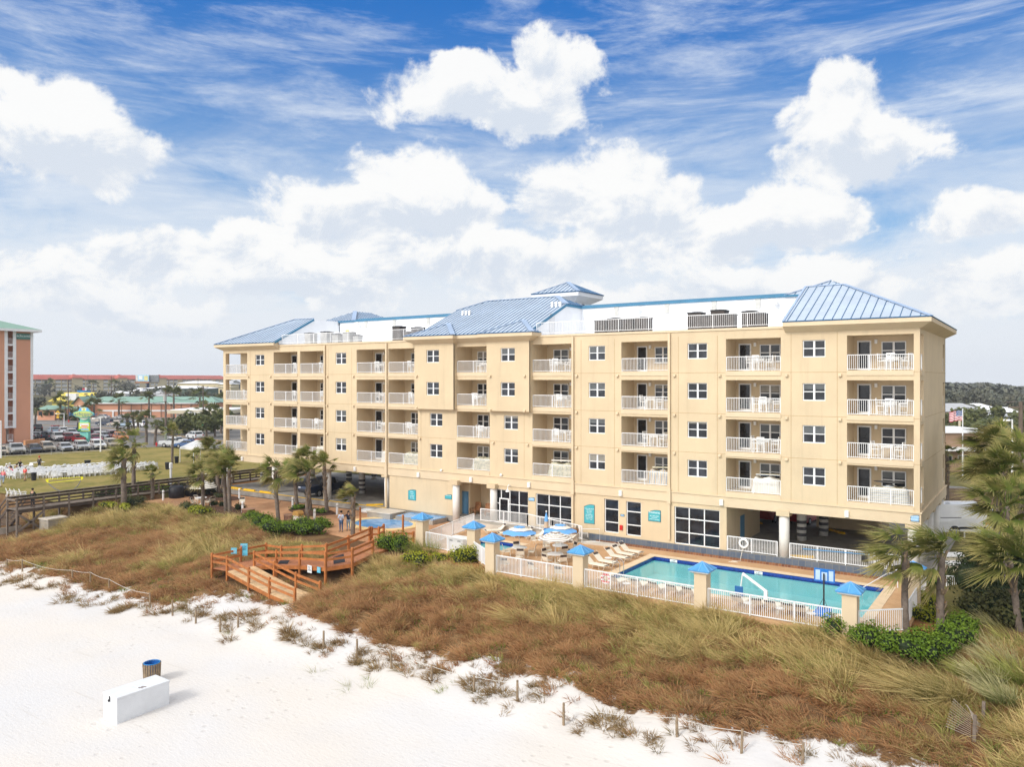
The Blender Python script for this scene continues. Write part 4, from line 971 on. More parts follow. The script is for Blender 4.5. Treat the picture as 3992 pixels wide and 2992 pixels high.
for i, q in enumerate(tabs):
    TB.place((q[0], q[1], -.6), 0, f'round white table under {TN[i]}', 'round white tables under the umbrellas')
    for j, an in enumerate([(-.9, .6, 2.3, 3.7), (-1.7, -.5, 1.0, 2.8), (-2.3, -.8, .8, 2.2), (-1.0, .4, 3.3)][i]):
        CH.place((q[0]+.98*cos(an), q[1]+.98*sin(an), -.6), an-pi/2+random.uniform(-.25, .25), f'cream chair {["nearest the sea", "right", "behind", "left"][j]} of the table under {TN[i]}', 'cream and brown patio chairs')
for i, (px, py) in enumerate(((1965, 2200), (2075, 2217), (2178, 2235))):
    q = PY(px, py, -12.3); CH.place((q[0], -12.2, -.6), pi+random.uniform(-.3, .3), f'cream chair close behind the front fence, {ORD[i]} from the left', 'cream and brown patio chairs')
UBLUE = M('umbrella_blue', (.14, .38, .76), .7, .06, 2); UWHITE = M('umbrella_cream', (.80, .76, .68), .7, .05, 2); UDBLUE = M('umbrella_deep_blue', (.02, .17, .50), .7, .1, 2)
def stripes(name, cols, axis=2, scale=20, rot=(0, 0, 0)):
    m, t, b = MN(name); pos = t.new('ShaderNodeTexCoord').outputs['Object']; s = t.new('ShaderNodeSeparateXYZ'); t.l.new(t.mapping(pos, rot=rot), s.inputs[0])
    r = t.new('ShaderNodeValToRGB'); r.color_ramp.interpolation = 'CONSTANT'; el_ = r.color_ramp.elements
    for i, c in enumerate(cols):
        e = el_[i] if i < 2 else el_.new(i/len(cols)); e.position = i/len(cols); e.color = (*c, 1)
    t.l.new(t.m('FRACT', t.m('MULTIPLY', s.outputs[axis], scale)), r.inputs[0]); t.l.new(r.outputs[0], b.inputs['Base Color']); b.inputs['Roughness'].default_value = .8
    return m
USTR = stripes('striped_canvas', [(.80, .78, .74), (.80, .78, .74), (.30, .24, .19), (.80, .78, .74), (.42, .36, .30)], 2, 4.6)
def umbrella(q, label, mats, r=1.32, ztop=2.25, seed=1, droop=.42, group='umbrellas over the round tables'):
    """tiered market umbrella: lower ring, middle ring, cap, eight ribs, pole"""
    x, y, z = q; t = thing('patio_umbrella', label, 'umbrella', (x, y, z), 0, group); rd = random.Random(seed); n = 8; SUBD = 3
    p = MB(); p.cyl((x, y, z), (x, y, z+ztop+.12), .022); p.build('pole', WHITE, t)
    p = MB(); p.lathe((x, y, z), [(.25, 0), (.25, .05), (.05, .09)], 14); p.build('base', FRAME, t)
    for k, (r0, r1, z0, z1, m) in enumerate(((.55*r, r, ztop-.20, ztop-.20-droop*.62, mats[0]), (.30*r, .62*r, ztop-.02, ztop-.20, mats[1]), (0.02, .34*r, ztop+.10, ztop-.02, mats[2]))):
        s = MB(); N_ = n*SUBD; R = []
        for ring in range(4):
            f = ring/3
            for i in range(N_):
                a = 2*pi*i/N_+.2; rr = r0+(r1-r0)*f; ph = abs(sin(n*pi*i/N_)) ; sag = 1-.045*ph*f
                R.append((x+rr*sag*cos(a), y+rr*sag*sin(a), z+z0+(z1-z0)*f**.85+.05*ph*f+rd.uniform(-.008, .008)))
        s.add(R, [(i*N_+j, i*N_+(j+1) % N_, (i+1)*N_+(j+1) % N_, (i+1)*N_+j) for i in range(3) for j in range(N_)])
        s.build('canopy' if k == 0 else 'canopy_tier', m, t, smooth=True)
    s = MB()
    for i in range(n): a = 2*pi*i/n+.2; s.tube([(x, y, z+ztop-.1), (x+r*cos(a), y+r*sin(a), z+ztop-.22-droop*.62)], .012, 4)
    s.build('ribs', WHITE, t)
    return t
umbrella((tabs[0][0], tabs[0][1], -.6), 'open blue and cream umbrella nearest the hot tub', (UBLUE, UWHITE, UBLUE), seed=2)
umbrella((tabs[1][0], tabs[1][1], -.6), 'cream and brown striped umbrella at the front', (USTR, USTR, USTR), seed=3)
umbrella((tabs[2][0], tabs[2][1], -.6), 'open blue and cream umbrella behind the striped one', (UBLUE, UWHITE, UBLUE), seed=4)
x, y, z = tabs[3][0], tabs[3][1], -.6
t = thing('patio_umbrella', 'closed blue and cream umbrella standing in its table', 'umbrella', (x, y, z), 0, 'umbrellas over the round tables')
p = MB(); p.cyl((x, y, z), (x, y, z+2.75), .022); p.sphere((x, y, z+2.8), .07); p.build('pole', WHITE, t)
for a, b, r0, r1, mm in ((2.0, 2.7, .17, .03, UBLUE), (1.5, 2.0, .22, .15, M('umbrella_tan', (.55, .42, .30), .8)), (.95, 1.5, .24, .18, UDBLUE)):
    p = MB(); p.lathe((x, y, z), [(r0, a), (r0*.8, a+(b-a)*.4), (r1, b)], 9); p.build('folded_canopy', mm, t)
q = P5(1858, 685, -.6); t = thing('litter_bin', 'round concrete litter bin with a brown lid at the foot of the ramp', 'bin', q); g = MB(); g.lathe(q, [(.34, 0), (.37, .4), (.35, .72)], 16); g.build('drum', CONCL, t); g = MB(); g.lathe((q[0], q[1], q[2]+.722), [(.37, 0), (.40, .2), (.42, .38), (.33, .42)], 8); g.build('lid', M('brown_lid', (.22, .10, .03), .6), t)
# hoop, lift, ladder, lifebuoys, handrail, pole
hx, hy = PZ(2800+975/2.369, 1850+1300/2.369, -.6)[:2]
t = thing('basketball_hoop', 'poolside basketball hoop with a blue base and blue framed backboard', 'basketball hoop', (hx, hy, -.6))
HB = M('hoop_blue', (.01, .16, .55), .4, .08, 3)
g = MB(); g.prism([(hx-.5, hy-.55), (hx+.5, hy-.55), (hx+.35, hy+.4), (hx-.35, hy+.4)], -.6, [-.38, -.38, -.15, -.15]); g.build('base', HB, t, bevel=.06)
g = MB(); g.tube([(hx, hy, -.3), (hx, hy, 1.75)], .045, 8); g.tube([(hx-.35, hy-.3, -.4), (hx, hy, .4), (hx+.35, hy-.3, -.4)], .02, 5); g.build('pole', DARKMET, t)
bo = MB(); by = hy+.15; e = .07
bo.box(hx-.56, hx+.56, by-.03, by+.03, 1.25, 1.25+e); bo.box(hx-.56, hx+.56, by-.03, by+.03, 1.98-e, 1.98)
for xx in (-.56, -.23, .16, .49): bo.box(hx+xx, hx+xx+e, by-.03, by+.03, 1.25+e, 1.98-e)
bo.box(hx-.16, hx+.16, by-.028, by+.028, 1.80, 1.98-e); b_ = bo.build('backboard', HB, t)
pn = MB(); pn.box(hx-.5, hx+.5, by-.01, by+.01, 1.3, 1.93); l = t.location; pn.v = [(p[0]-l[0], p[1]-l[1], p[2]-l[2]) for p in pn.v]; pn.build('panel', M('frosted_panel', (.45, .62, .80), .3), b_, world=False)
g = MB(); n = 16; g.tube([(hx+.23*cos(2*pi*i/n), by+.28+.23*sin(2*pi*i/n), 1.36) for i in range(n+1)], .012, 5); g.build('rim', HB, t)
q = PZ(2800+440/2.369, 1850+1230/2.369, -.6)
t = thing('pool_lift', 'white pool lift crane with a blue seat', 'pool lift', q); x, y, z = q
g = MB(); g.box(x-.1, x+.1, y-.1, y+.1, z, z+1.0); g.bar((x, y, z+.95), (x-1.45, y+.2, z+1.75), .12, .14); g.build('mast', WHITEPL, t, bevel=.02); g = MB(); g.tube([(x-1.45, y+.2, z+1.72), (x-1.6, y+.2, z+.55)], .035); g.build('hanger', WHITEPL, t)
g = MB(); g.box(x-1.85, x-1.35, y, y+.45, z+.42, z+.52); g.box(x-1.85, x-1.35, y-.05, y+.03, z+.52, z+1.0); g.build('seat', M('lift_blue', (.02, .13, .36), .5), t, bevel=.03)
def ring(c, R, r, axis, n=20, k=8):
    g = MB(); vs = []
    for i in range(n):
        a = 2*pi*i/n
        for j in range(k):
            b = 2*pi*j/k; rr = R+r*cos(b); u, v, w_ = rr*cos(a), rr*sin(a), r*sin(b)
            vs.append((c[0]+u, c[1]+w_, c[2]+v) if axis == 'y' else (c[0]+u, c[1]+v, c[2]+w_))
    g.add(vs, [(i*k+j, i*k+(j+1) % k, ((i+1) % n)*k+(j+1) % k, ((i+1) % n)*k+j) for i in range(n) for j in range(k)]); return g
q = PY(2800+235/2.369, 1850+640/2.369, -.02); t = thing('lifebuoy', 'white lifebuoy hung on the plinth fence left of the big column', 'lifebuoy', q); ring(q, .30, .085, 'y').build('ring', WHITEPL, t, smooth=True)
g = MB(); g.tube([(q[0], q[1], q[2]-.35), (q[0]-.1, q[1]-.05, .1), (q[0]-.15, -.4, -.58), (q[0]-.7, -.6, -.59), (q[0]-.2, -.8, -.59), (q[0]-.8, -1.0, -.59)], .02, 5); g.build('rope', FRAME, t)
q = PY(2240+408/3.3515, 2100+530/3.3515, -13.05); t = thing('lifebuoy', 'red and white lifebuoy on the front fence by the left pool corner', 'lifebuoy', q); ring(q, .27, .09, 'y').build('ring', stripes('red_white_ring', [(.65, .03, .03), (.8, .8, .8)], 2, 4.5), t, smooth=True)
t = thing('pool_ladder', 'steel pool ladder on the left edge of the main pool', 'ladder', (PX0, -8.2, -.6)); g = MB()
for yy in (-8.5, -7.9): g.tube([(PX0-.5, yy, -.58), (PX0-.45, yy, .15), (PX0-.1, yy, .25), (PX0+.12, yy, .05), (PX0+.12, yy, -1.5)], .022, 6)
g.build('rails', RIM, t)
for zz in (-.95, -1.2): g = MB(); g.box(PX0+.08, PX0+.18, -8.5, -7.9, zz, zz+.03); g.build('tread', RIM, t)
t = thing('handrail', 'long sloping steel handrail above the pool steps', 'handrail', (PX1, -3, -.6)); g = MB(); a = PZ(2800+1330/2.369, 1850+1105/2.369, -.7); q2 = PY(2800+1570/2.369, 1850+912/2.369, -2.0)
g.tube([(a[0], a[1], -1.2), (a[0]+.05, a[1]+.05, -.3), q2, (q2[0]+.5, q2[1]+.05, q2[2]-.02), (q2[0]+.55, q2[1]+.05, -.58)], .03, 7); g.build('rail', WHITE, t)
t = thing('pool_pole', 'long blue telescopic pole hung along the plinth fence', 'pole', (-7, 0, .8)); g = MB(); a = PY(2800+780/2.369, 1850+690/2.369, .02); b = PY(2800+1400/2.369, 1850+745/2.369, .02); g.tube([a, b], .03); g.build('shaft', M('pole_blue', (.03, .25, .55), .4), t); g = MB(); g.box(b[0]-.5, b[0]-.1, b[1]-.2, b[1]-.08, b[2]-.5, b[2]-.05); g.build('net', BLACKPL, t)
# ------------------------------------------------------------ balcony furniture
def make_bchair():
    t = MB()
    for sx in (-.24, .24):
        t.bar((sx, -.22, 0), (sx, -.22, .66), .05, .05); t.bar((sx, .22, 0), (sx, .28, 1.16), .05, .05); t.bar((sx, -.24, .86), (sx, .25, .86), .06, .035)
        t.bar((sx, -.22, .6), (sx, -.22, .86), .045, .045); t.bar((sx, -.22, .2), (sx, .22, .2), .04, .04)
    t.box(-.26, .26, -.26, .22, .60, .65)
    for zz in (.74, .84, .94, 1.04, 1.13): t.bar((-.24, .24+(zz-.6)*.08, zz), (.24, .24+(zz-.6)*.08, zz), .025, .065)
    return t.build('balcony_chair', WHITEPL)
def make_btable():
    t = MB(); t.box(-.38, .38, -.38, .38, .88, .93)
    for a in (-.32, .32):
        for b in (-.32, .32): t.bar((a, b, 0), (a, b, .88), .06, .06)
        t.bar((a, -.32, .8), (a, .32, .8), .03, .08); t.bar((-.32, a, .8), (.32, a, .8), .03, .08)
    return t.build('balcony_table', WHITEPL)
bc, bt = make_bchair(), make_btable(); used = {'c': 0, 't': 0}
def place1(src, key, loc, rz, label, cat, group):
    o = src if not used[key] else src.copy()
    if used[key]: COL.objects.link(o)
    used[key] += 1; o.location = loc; o.rotation_euler = (0, 0, rz); tag(o, label, cat, group); return o
FLN = ['top', 'second highest', 'third highest']
COVERS = [stripes('cover_cream', [(.72, .68, .58), (.66, .62, .52)], 0, 2.2), stripes('cover_striped', [(.74, .70, .62), (.16, .22, .30), (.74, .70, .62), (.45, .30, .14)], 0, 5), M('cover_green_print', (.48, .50, .38), .9, .35, 5, tint=(.70, .64, .48)), M('cover_white', (.74, .72, .66), .9, .06, 2), stripes('cover_blue', [(.72, .70, .66), (.20, .26, .32), (.72, .70, .66), (.40, .36, .24)], 2, 6)]
FRX = {'A': .78, 'B': .86, 'C': .72, 'D': .70, 'E': .68, 'F': .62, 'G': .62, 'H': .55, 'I': .60, 'J': .60}
rb = random.Random(21)
for n, a, b in BAYS:
    for k in range(3):
        if n == 'H' and k == 0: continue
        x = a+(b-a)*min(.8, max(.3, FRX[n]+rb.uniform(-.08, .08))); y = 1.15+rb.uniform(-.1, .15); z = FZ[k]; nm = f'the {FLN[k]} {BAYN[n]} balcony'
        place1(bt, 't', (x, y, z), 0, f'square white table on {nm}', 'table', 'white tables on the balconies')
        place1(bc, 'c', (x-.72, y+.05, z), radians(90)+rb.uniform(-.3, .3), f'white slatted chair left of the table on {nm}', 'chair', 'white slatted chairs on the balconies')
        place1(bc, 'c', (x+.72, y+rb.uniform(-.2, .2), z), radians(-90)+rb.uniform(-.4, .4), f'white slatted chair right of the table on {nm}', 'chair', 'white slatted chairs on the balconies')
        if rb.random() < .65: place1(bc, 'c', (x+rb.uniform(-.15, .15), y-.74, z), pi+rb.uniform(-.3, .3), f'white slatted chair in front of the table on {nm}', 'chair', 'white slatted chairs on the balconies')
CVN = ['cream', 'striped', 'green print', 'white', 'blue and cream striped']
for i, (n, a, b) in enumerate(BAYS[1:]):
    ci = {'B': 3, 'C': 0, 'D': 3, 'E': 2, 'F': 2, 'G': 2, 'H': 1, 'I': 3, 'J': 4}[n]
    f0, f1 = {'B': (.75, .98), 'C': (.45, .95), 'D': (.72, .98), 'E': (.35, .95), 'F': (.35, .92), 'G': (.3, .95), 'H': (.5, .98), 'I': (.42, .97), 'J': (.30, .92)}[n]
    x0, x1 = a+(b-a)*f0, a+(b-a)*f1; z = FZ[3]; g = MB(); nx_, ny_ = 14, 8; rc = random.Random(i)
    H_ = lambda u, v: min(1, min(u, 1-u)*11)*min(1, min(v, 1-v)*9)
    V = [(x0+(x1-x0)*u/nx_+rc.uniform(-.03, .03), .5+1.2*v/ny_+rc.uniform(-.03, .03), z+.004+(1.10+.07*sin(u*.9+i)+rc.uniform(-.04, .04))*H_(u/nx_, v/ny_)) for v in range(ny_+1) for u in range(nx_+1)]
    g.add(V, [(v*(nx_+1)+u, v*(nx_+1)+u+1, (v+1)*(nx_+1)+u+1, (v+1)*(nx_+1)+u) for v in range(ny_) for u in range(nx_)])
    tag(g.build('covered_furniture', COVERS[ci], smooth=True), f'furniture heap under a {CVN[ci]} cover on the lowest {BAYN[n]} balcony', 'covered furniture', 'covered furniture on the lowest balconies')
    if n in 'GHI':
        o = MB(); o.bar((x0+.3, .9, z+1.33), (x1-.2, 1.1, z+1.36), .35, .10); tag(o.build('folded_mat', COVERS[(ci+1) % 5]), f'flat folded mat on the covered heap of the lowest {BAYN[n]} balcony', 'mat')
a, b = BAYS[-1][1:]; o = MB(); o.sphere((a+2.5, .8, FZ[3]+1.42), 1.0, 16, 6, (1.0, .26, .07)); tag(o.build('surfboard', M('dark_board', (.05, .05, .05), .3, .3, 2, spec=.6), smooth=True), 'dark board lying on the covered heap of the lowest right balcony', 'board').rotation_euler = (0, 0, 0)
# ------------------------------------------------------------ condensers on the flat roof
def condenser(px, py, h, w, label, dark=True, y=1.7):
    q = PY(px, py, y); x = q[0]; z = 16.66; t = thing('air_conditioner', label, 'air conditioner', (x, y, z), 0, 'condenser units behind the roof railing')
    g = MB(); g.box(x-w/2, x+w/2, y-w/2, y+w/2, z, z+h); g.build('case', HVAC if dark else HVACL, t, bevel=.03)
    g = MB(); g.box(x-w/2-.03, x+w/2+.03, y-w/2-.03, y+w/2+.03, z+h+.002, z+h+.09); g.build('lid', DARKMET, t); g = MB(); g.cyl((x, y, z+h+.09), (x, y, z+h+.13), w*.36, n=14); g.build('fan_guard', BLACKPL, t)
q0 = [(1212, 1.15, 1.0, 0), (1275, 1.2, 1.0, 0), (1318, .9, .9, 0), (1362, 1.05, 1.0, 0), (1395, .7, .7, 0), (1556, 1.4, 1.0, 1), (1596, .8, .9, 1), (1630, 1.2, 1.0, 1),
      (2348, 1.05, 1.0, 1), (2400, 1.15, 1.0, 1), (2455, 1.05, .9, 1), (2510, 1.1, 1.1, 1), (2716, 1.3, 1.1, 1), (2760, 1.0, .9, 1), (2806, 1.4, 1.1, 1), (2845, 1.05, .9, 1), (2925, 1.2, 1.0, 1), (2968, 1.0, .8, 1)]
for i, (px, h, w_, dk_) in enumerate(q0):
    condenser(px, 1250, h, w_, f'{"brown" if dk_ else "grey"} roof condenser unit, {ORD[i % 8 if i < 8 else i-8]} from the left on the {"left" if i < 8 else "right"} roof terrace', dk_)
# ------------------------------------------------------------ plants
WIND = Vector((-.86, -.5, 0)).normalized()
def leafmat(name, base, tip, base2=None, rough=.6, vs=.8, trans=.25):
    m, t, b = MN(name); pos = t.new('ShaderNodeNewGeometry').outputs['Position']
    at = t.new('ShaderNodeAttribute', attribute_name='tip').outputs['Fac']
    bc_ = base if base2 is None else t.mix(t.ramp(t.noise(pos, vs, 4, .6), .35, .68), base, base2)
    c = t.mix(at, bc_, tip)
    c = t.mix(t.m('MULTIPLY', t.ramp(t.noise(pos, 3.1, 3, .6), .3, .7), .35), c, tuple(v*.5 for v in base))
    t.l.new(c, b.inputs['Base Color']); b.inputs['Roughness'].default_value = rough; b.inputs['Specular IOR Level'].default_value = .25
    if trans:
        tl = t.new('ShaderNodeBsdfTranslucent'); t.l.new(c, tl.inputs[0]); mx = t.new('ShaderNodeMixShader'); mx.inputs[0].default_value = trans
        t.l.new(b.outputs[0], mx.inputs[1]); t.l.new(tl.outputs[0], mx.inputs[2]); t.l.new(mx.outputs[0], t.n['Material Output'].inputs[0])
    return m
PALMG = leafmat('palm_leaf', (.085, .135, .018), (.60, .48, .20), (.165, .20, .03))
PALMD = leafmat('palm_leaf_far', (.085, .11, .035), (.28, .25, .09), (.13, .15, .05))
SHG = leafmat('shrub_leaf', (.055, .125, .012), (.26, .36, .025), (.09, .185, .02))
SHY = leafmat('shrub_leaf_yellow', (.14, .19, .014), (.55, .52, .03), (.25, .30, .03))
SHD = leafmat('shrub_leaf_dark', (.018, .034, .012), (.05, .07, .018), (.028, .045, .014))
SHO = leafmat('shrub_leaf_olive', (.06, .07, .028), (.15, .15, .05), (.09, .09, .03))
TREEL = leafmat('tree_leaf', (.085, .11, .042), (.21, .215, .07), (.13, .14, .055), trans=.15)
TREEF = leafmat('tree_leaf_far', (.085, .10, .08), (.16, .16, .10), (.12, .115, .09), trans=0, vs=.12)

def strip3(V, F, T, p, d, side, L, w, droop, wind, n, tip0=0.0, rnd=random):
    """leaf blade: starts at p along d, bends down by droop and along the wind"""
    k = len(V)
    for i in range(n+1):
        f = i/n; q = p+d*(L*f)+Vector((0, 0, -1))*(droop*L*f*f)+wind*(L*f*f)
        ww = w*(1-f)**.7*.5 if i else w*.35
        if i == n: V.append(q); T.append(1.0)
        else: V.append(q-side*ww); V.append(q+side*ww); T.extend([max(0, (f-tip0))**1.6]*2)
    for i in range(n-1): F.append((k+2*i, k+2*i+1, k+2*i+3, k+2*i+2))
    F.append((k+2*(n-1), k+2*(n-1)+1, k+2*n))
def palm(bx, by, cy, label, zg=-.7, size=1.0, lean=(0, 0), boots=.45, nf=30, nl=20, seg=3, seed=0, wind=.5, mat=None, tr=.17, group='sabal palms of the hotel grounds', name='palm_tree', skirt=0, base=None, ztop=None):
    rd = random.Random(seed*7+int(bx))
    b = Vector(base or PZ(bx, by, zg)); dep = -CA*(b.x-CAM[0])+SA*(b.y-CAM[1])
    zt = ztop or CAM[2]-(cy-YH)*dep/FOC
    t = thing(name, label, 'palm tree', b, rd.uniform(0, .01), group)
    top = Vector((b.x+lean[0], b.y+lean[1], zt)); n = 9; pts = []; rr = []; ph = rd.uniform(0, 6)
    for i in range(n+1):
        f = i/n; p = b.lerp(top, f); p += Vector((sin(f*3+ph), cos(f*2.4+ph), 0))*.05*sin(pi*f); p.z = b.z-.15 + (zt-b.z+.15)*f
        pts.append(p); rr.append(tr*(1.15-.25*f)*(1+.06*rd.uniform(-1, 1)))
    g = MB(); g.tube(pts, rr, 10); g.build('trunk', TRUNK, t, smooth=True)
    if boots:
        g = MB(); H = zt-b.z
        for i in range(int(34*boots*max(1, H/4.5))):
            f = 1-boots*rd.random()**1.0; p = b.lerp(top, f); a = rd.uniform(0, 6.28); r0 = tr*.8
            o = Vector((cos(a), sin(a), 0)); q = p+o*r0; g.bar(q-Vector((0, 0, .16)), q+o*rd.uniform(.08, .20)+Vector((0, 0, rd.uniform(.14, .30))), .10, .035, up=o)
        if g.v: g.build('leaf_bases', BOOT, t)
    V, F, T = [], [], []
    for i in range(nf):
        a = rd.uniform(0, 2*pi); el_ = rd.triangular(-.75, 1.35, .35) if i > nf*.25 else rd.uniform(.5, 1.45)
        if i < skirt: el_ = rd.uniform(-1.25, -.7)
        d = Vector((cos(a)*cos(el_), sin(a)*cos(el_), sin(el_))); d = (d+WIND*wind*rd.uniform(.35, 1.3)).normalized()
        pl = size*rd.uniform(.55, 1.0); c = top+Vector((0, 0, rd.uniform(-.25, .12)*size))
        hub = c+d*pl+Vector((0, 0, -.10*pl)); sd = d.cross(Vector((0, 0, 1)))
        sd = sd.normalized() if sd.length > .05 else Vector((1, 0, 0)); up = sd.cross(d)
        strip3(V, F, T, c, d, sd, pl*1.05, .05*size, .10, Vector((0, 0, 0)), 2); T[-5:] = [0]*5
        roll = rd.uniform(-.7, .7); s2 = sd*cos(roll)+up*sin(roll); u2 = up*cos(roll)-sd*sin(roll); fl = size*rd.uniform(.75, 1.05)
        dry = .25 if rd.random() < .12 or i < skirt else 0
        for j in range(nl):
            th = (j/(nl-1)-.5)*2.5; dd = (d*cos(th)+s2*sin(th)+u2*.12*abs(th)).normalized()
            L = fl*(1-.28*abs(th))*rd.uniform(.85, 1.08); sdl = dd.cross(u2).normalized()
            strip3(V, F, T, hub-d*.05, dd, sdl, L, .085*size*20/nl, .16+.14*abs(th)+rd.uniform(0, .15), WIND*wind*rd.uniform(.15, .75), seg, .12-dry)
    g = MB(); g.v = [tuple(p) for p in V]; g.f = F; g.mi = [0]*len(F); g.build('crown', mat or PALMG, t, attr=[min(1, max(0, q))*.95 for q in T])
    return t
D2 = lambda a, b: (700+a/2.369, 1700+b/2.369)
G1 = lambda a, b: (a/1.842, 1200+b/1.842)
def palm2(fn, base, crown, label, **k):
    b = fn(*base); c = fn(*crown); bb = PZ(*b, k.get('zg', -.7)); dep = -CA*(bb[0]-CAM[0])+SA*(bb[1]-CAM[1]); off = (c[0]-b[0])*dep/FOC
    return palm(b[0], b[1], c[1], label, lean=(off*SA, off*CA), seed=int(base[0]+crown[1]), **k)
for base, crown, lab, sz, kw in [
    ((915, 815), (885, 320), 'palm with a shaggy trunk right of the hedge, nearest of the patio group', 1.22, dict(boots=.75, skirt=4)), ((1090, 670), (1060, 300), 'slim palm in the mulch island left of the crossed-trunk palm', 1.15, {}),
    ((1180, 805), (1190, 335), 'largest patio palm with a criss-cross trunk in the mulch island', 1.5, dict(boots=.9, nf=36)), ((1362, 715), (1335, 265), 'tall palm nearest the garage opening', 1.3, dict(boots=.8, nf=34)),
    ((1212, 690), (1180, 200), 'palm whose crown rises highest behind the patio group', 1.1, dict(boots=.3)),
    ((1600, 915), (1600, 565), 'small palm beside the couple and the wading pool', .92, dict(boots=.8, nf=24)), ((215, 650), (208, 335), 'palm standing in front of the striped sunshade', 1.25, dict(boots=.5, skirt=3, nf=34)),
    ((365, 545), (330, 120), 'tall palm behind the striped sunshade, nearest the left end of the hotel', 1.5, dict(boots=.3, nf=40)), ((430, 700), (415, 255), 'left of two palms standing close together by the white bollard', 1.4, dict(boots=.2, nf=34)),
    ((462, 720), (460, 300), 'right of two palms standing close together by the white bollard', 1.45, dict(boots=.35, nf=36)), ((385, 530), (440, 190), 'palm leaning to the left corner column of the hotel', 1.2, dict(boots=.2))]:
    palm2(D2, base, crown, lab, zg=-.62, size=sz, wind=.62, **kw)
for base, crown, lab, sz, kw in [
    ((890, 1405), (890, 1085), 'palm with a fat hairy trunk on the near edge of the lawn', 1.35, dict(boots=.55, tr=.26, wind=.8, skirt=3)), ((962, 1340), (965, 965), 'tallest lawn palm with two hanging frond bunches', 1.5, dict(boots=.55, wind=.45, skirt=5, nf=26, tr=.2)),
    ((1095, 1370), (1095, 1190), 'small palm on the lawn edge left of the tall lamp post', .85, dict(boots=.7, nf=18)), ((1237, 1122), (1242, 885), 'lone palm on the lawn beside two black bins', 1.3, dict(boots=.1, nf=20, wind=.3)),
    ((1422, 1130), (1412, 1065), 'short palm in front of the white tent', 1.1, dict(boots=.3, nf=16, wind=.6))]:
    palm2(G1, base, crown, lab, zg=0, size=sz, group='palms on the lawn', **kw)
R6 = lambda a, b: (3300+a/2.368, 1900+b/2.368)
for base, crown, lab, sz, kw in [
    ((555, 1385), (535, 590), 'wind-blown palm outside the right corner of the pool fence', 1.32, dict(boots=.42, wind=1.1, nf=24, tr=.165, skirt=2)), ((870, 1370), (880, 610), 'palm with a torn shaggy trunk, second from the right edge', 1.38, dict(boots=.75, wind=.85, nf=30, tr=.19, skirt=3)),
    ((1610, 1340), (1500, 660), 'leaning palm at the right edge, in front of the dark bush', 1.6, dict(boots=.55, wind=.7, nf=40, tr=.17))]:
    palm2(R6, base, crown, lab, zg=-.9, size=sz, nl=24, group='palms at the right of the pool', **kw)
for (px, py, d, lab, sz) in [((3925), 1975, 47, 'palm crown above the white van at the right edge', 1.65), (3905, 1845, 50, 'yellowish palm crown in front of the brown shop', 1.65), (3880, 1735, 56, 'palm crown reaching over the brown shop roof', 1.6), (3990, 1790, 52, 'palm cut off by the right edge of the photo', 1.6)]:
    q = PD(px, py, d); palm(px, py, py, lab, base=(q[0], q[1], -.6), ztop=q[2], size=sz, nf=42, nl=22, wind=.5, boots=.35, skirt=4, seed=int(d), group='palms at the right edge')
palm(3693, 1990, 1765, 'palm standing by the wall of the brown shop', zg=0, size=1.2, nf=20, nl=14, seed=77, group='palms at the right edge', boots=.6)
for i, (base, crown, sz, lab) in enumerate([((845, 940), (843, 850), .95, 'small palm behind the parked tan car'), ((922, 905), (912, 795), 1.25, 'leftmost palm of the cluster on the road verge'), ((963, 915), (955, 785), 1.2, 'slim palm second in the verge cluster'), ((985, 920), (992, 780), 1.15, 'slim palm third in the verge cluster'),
    ((1050, 985), (1052, 800), 1.5, 'thick palm at the right of the verge cluster'), ((925, 920), (925, 860), 1.0, 'low bushy palm at the foot of the verge cluster'), ((1110, 990), (1125, 848), 1.1, 'lone palm beside the red hydrant'), ((250, 870), (258, 755), 1.3, 'palm by the corner of the pink tower')]):
    palm2(G1, base, crown, lab, zg=0, size=sz, nf=22, nl=10, seg=2, wind=.35, mat=PALMD, tr=.24, boots=.4, group='palms along the road')
for i, (px, cy, by, d, sz, lab) in enumerate([(367, 1577, 1635, 247, 2.6, 'bushy palm at the left gable of the pink green-roofed hall'), (464, 1562, 1632, 252, 2.2, 'slender palm against the pink wall, left one'), (581, 1552, 1640, 252, 2.2, 'slender palm against the pink wall, middle one'), (677, 1535, 1640, 250, 2.6, 'tall palm against the pink wall, right one'), (779, 1550, 1640, 250, 2.8, 'broad palm in front of the right end of the green roof'),
    (236, 1560, 1640, 240, 2.2, 'palm in front of the little pink lobby'), (255, 1590, 1645, 238, 2.2, 'low palm in front of the little pink lobby'), (865, 1555, 1620, 300, 2.6, 'palm seen beside the left end of the hotel'), (195, 1495, 1530, 560, 3.4, 'far palm against the long resort, leftmost'), (365, 1497, 1530, 560, 3.4, 'far palm against the long resort, near its middle bay'), (446, 1500, 1530, 560, 3.6, 'far palm against the long resort, right of its middle'), (836, 1620, 1700, 185, 2.4, 'palm beside the flat canopy building'), (800, 1600, 1690, 200, 2.2, 'palm under the flat canopy')]):
    q = PD(px, by, d); c = PD(px, cy, d); palm(px, by, cy, lab, base=(q[0], q[1], 0), ztop=c[2], size=sz, nf=20, nl=8, seg=2, wind=.1, mat=PALMD, tr=.3, boots=0, group='palms in the background')

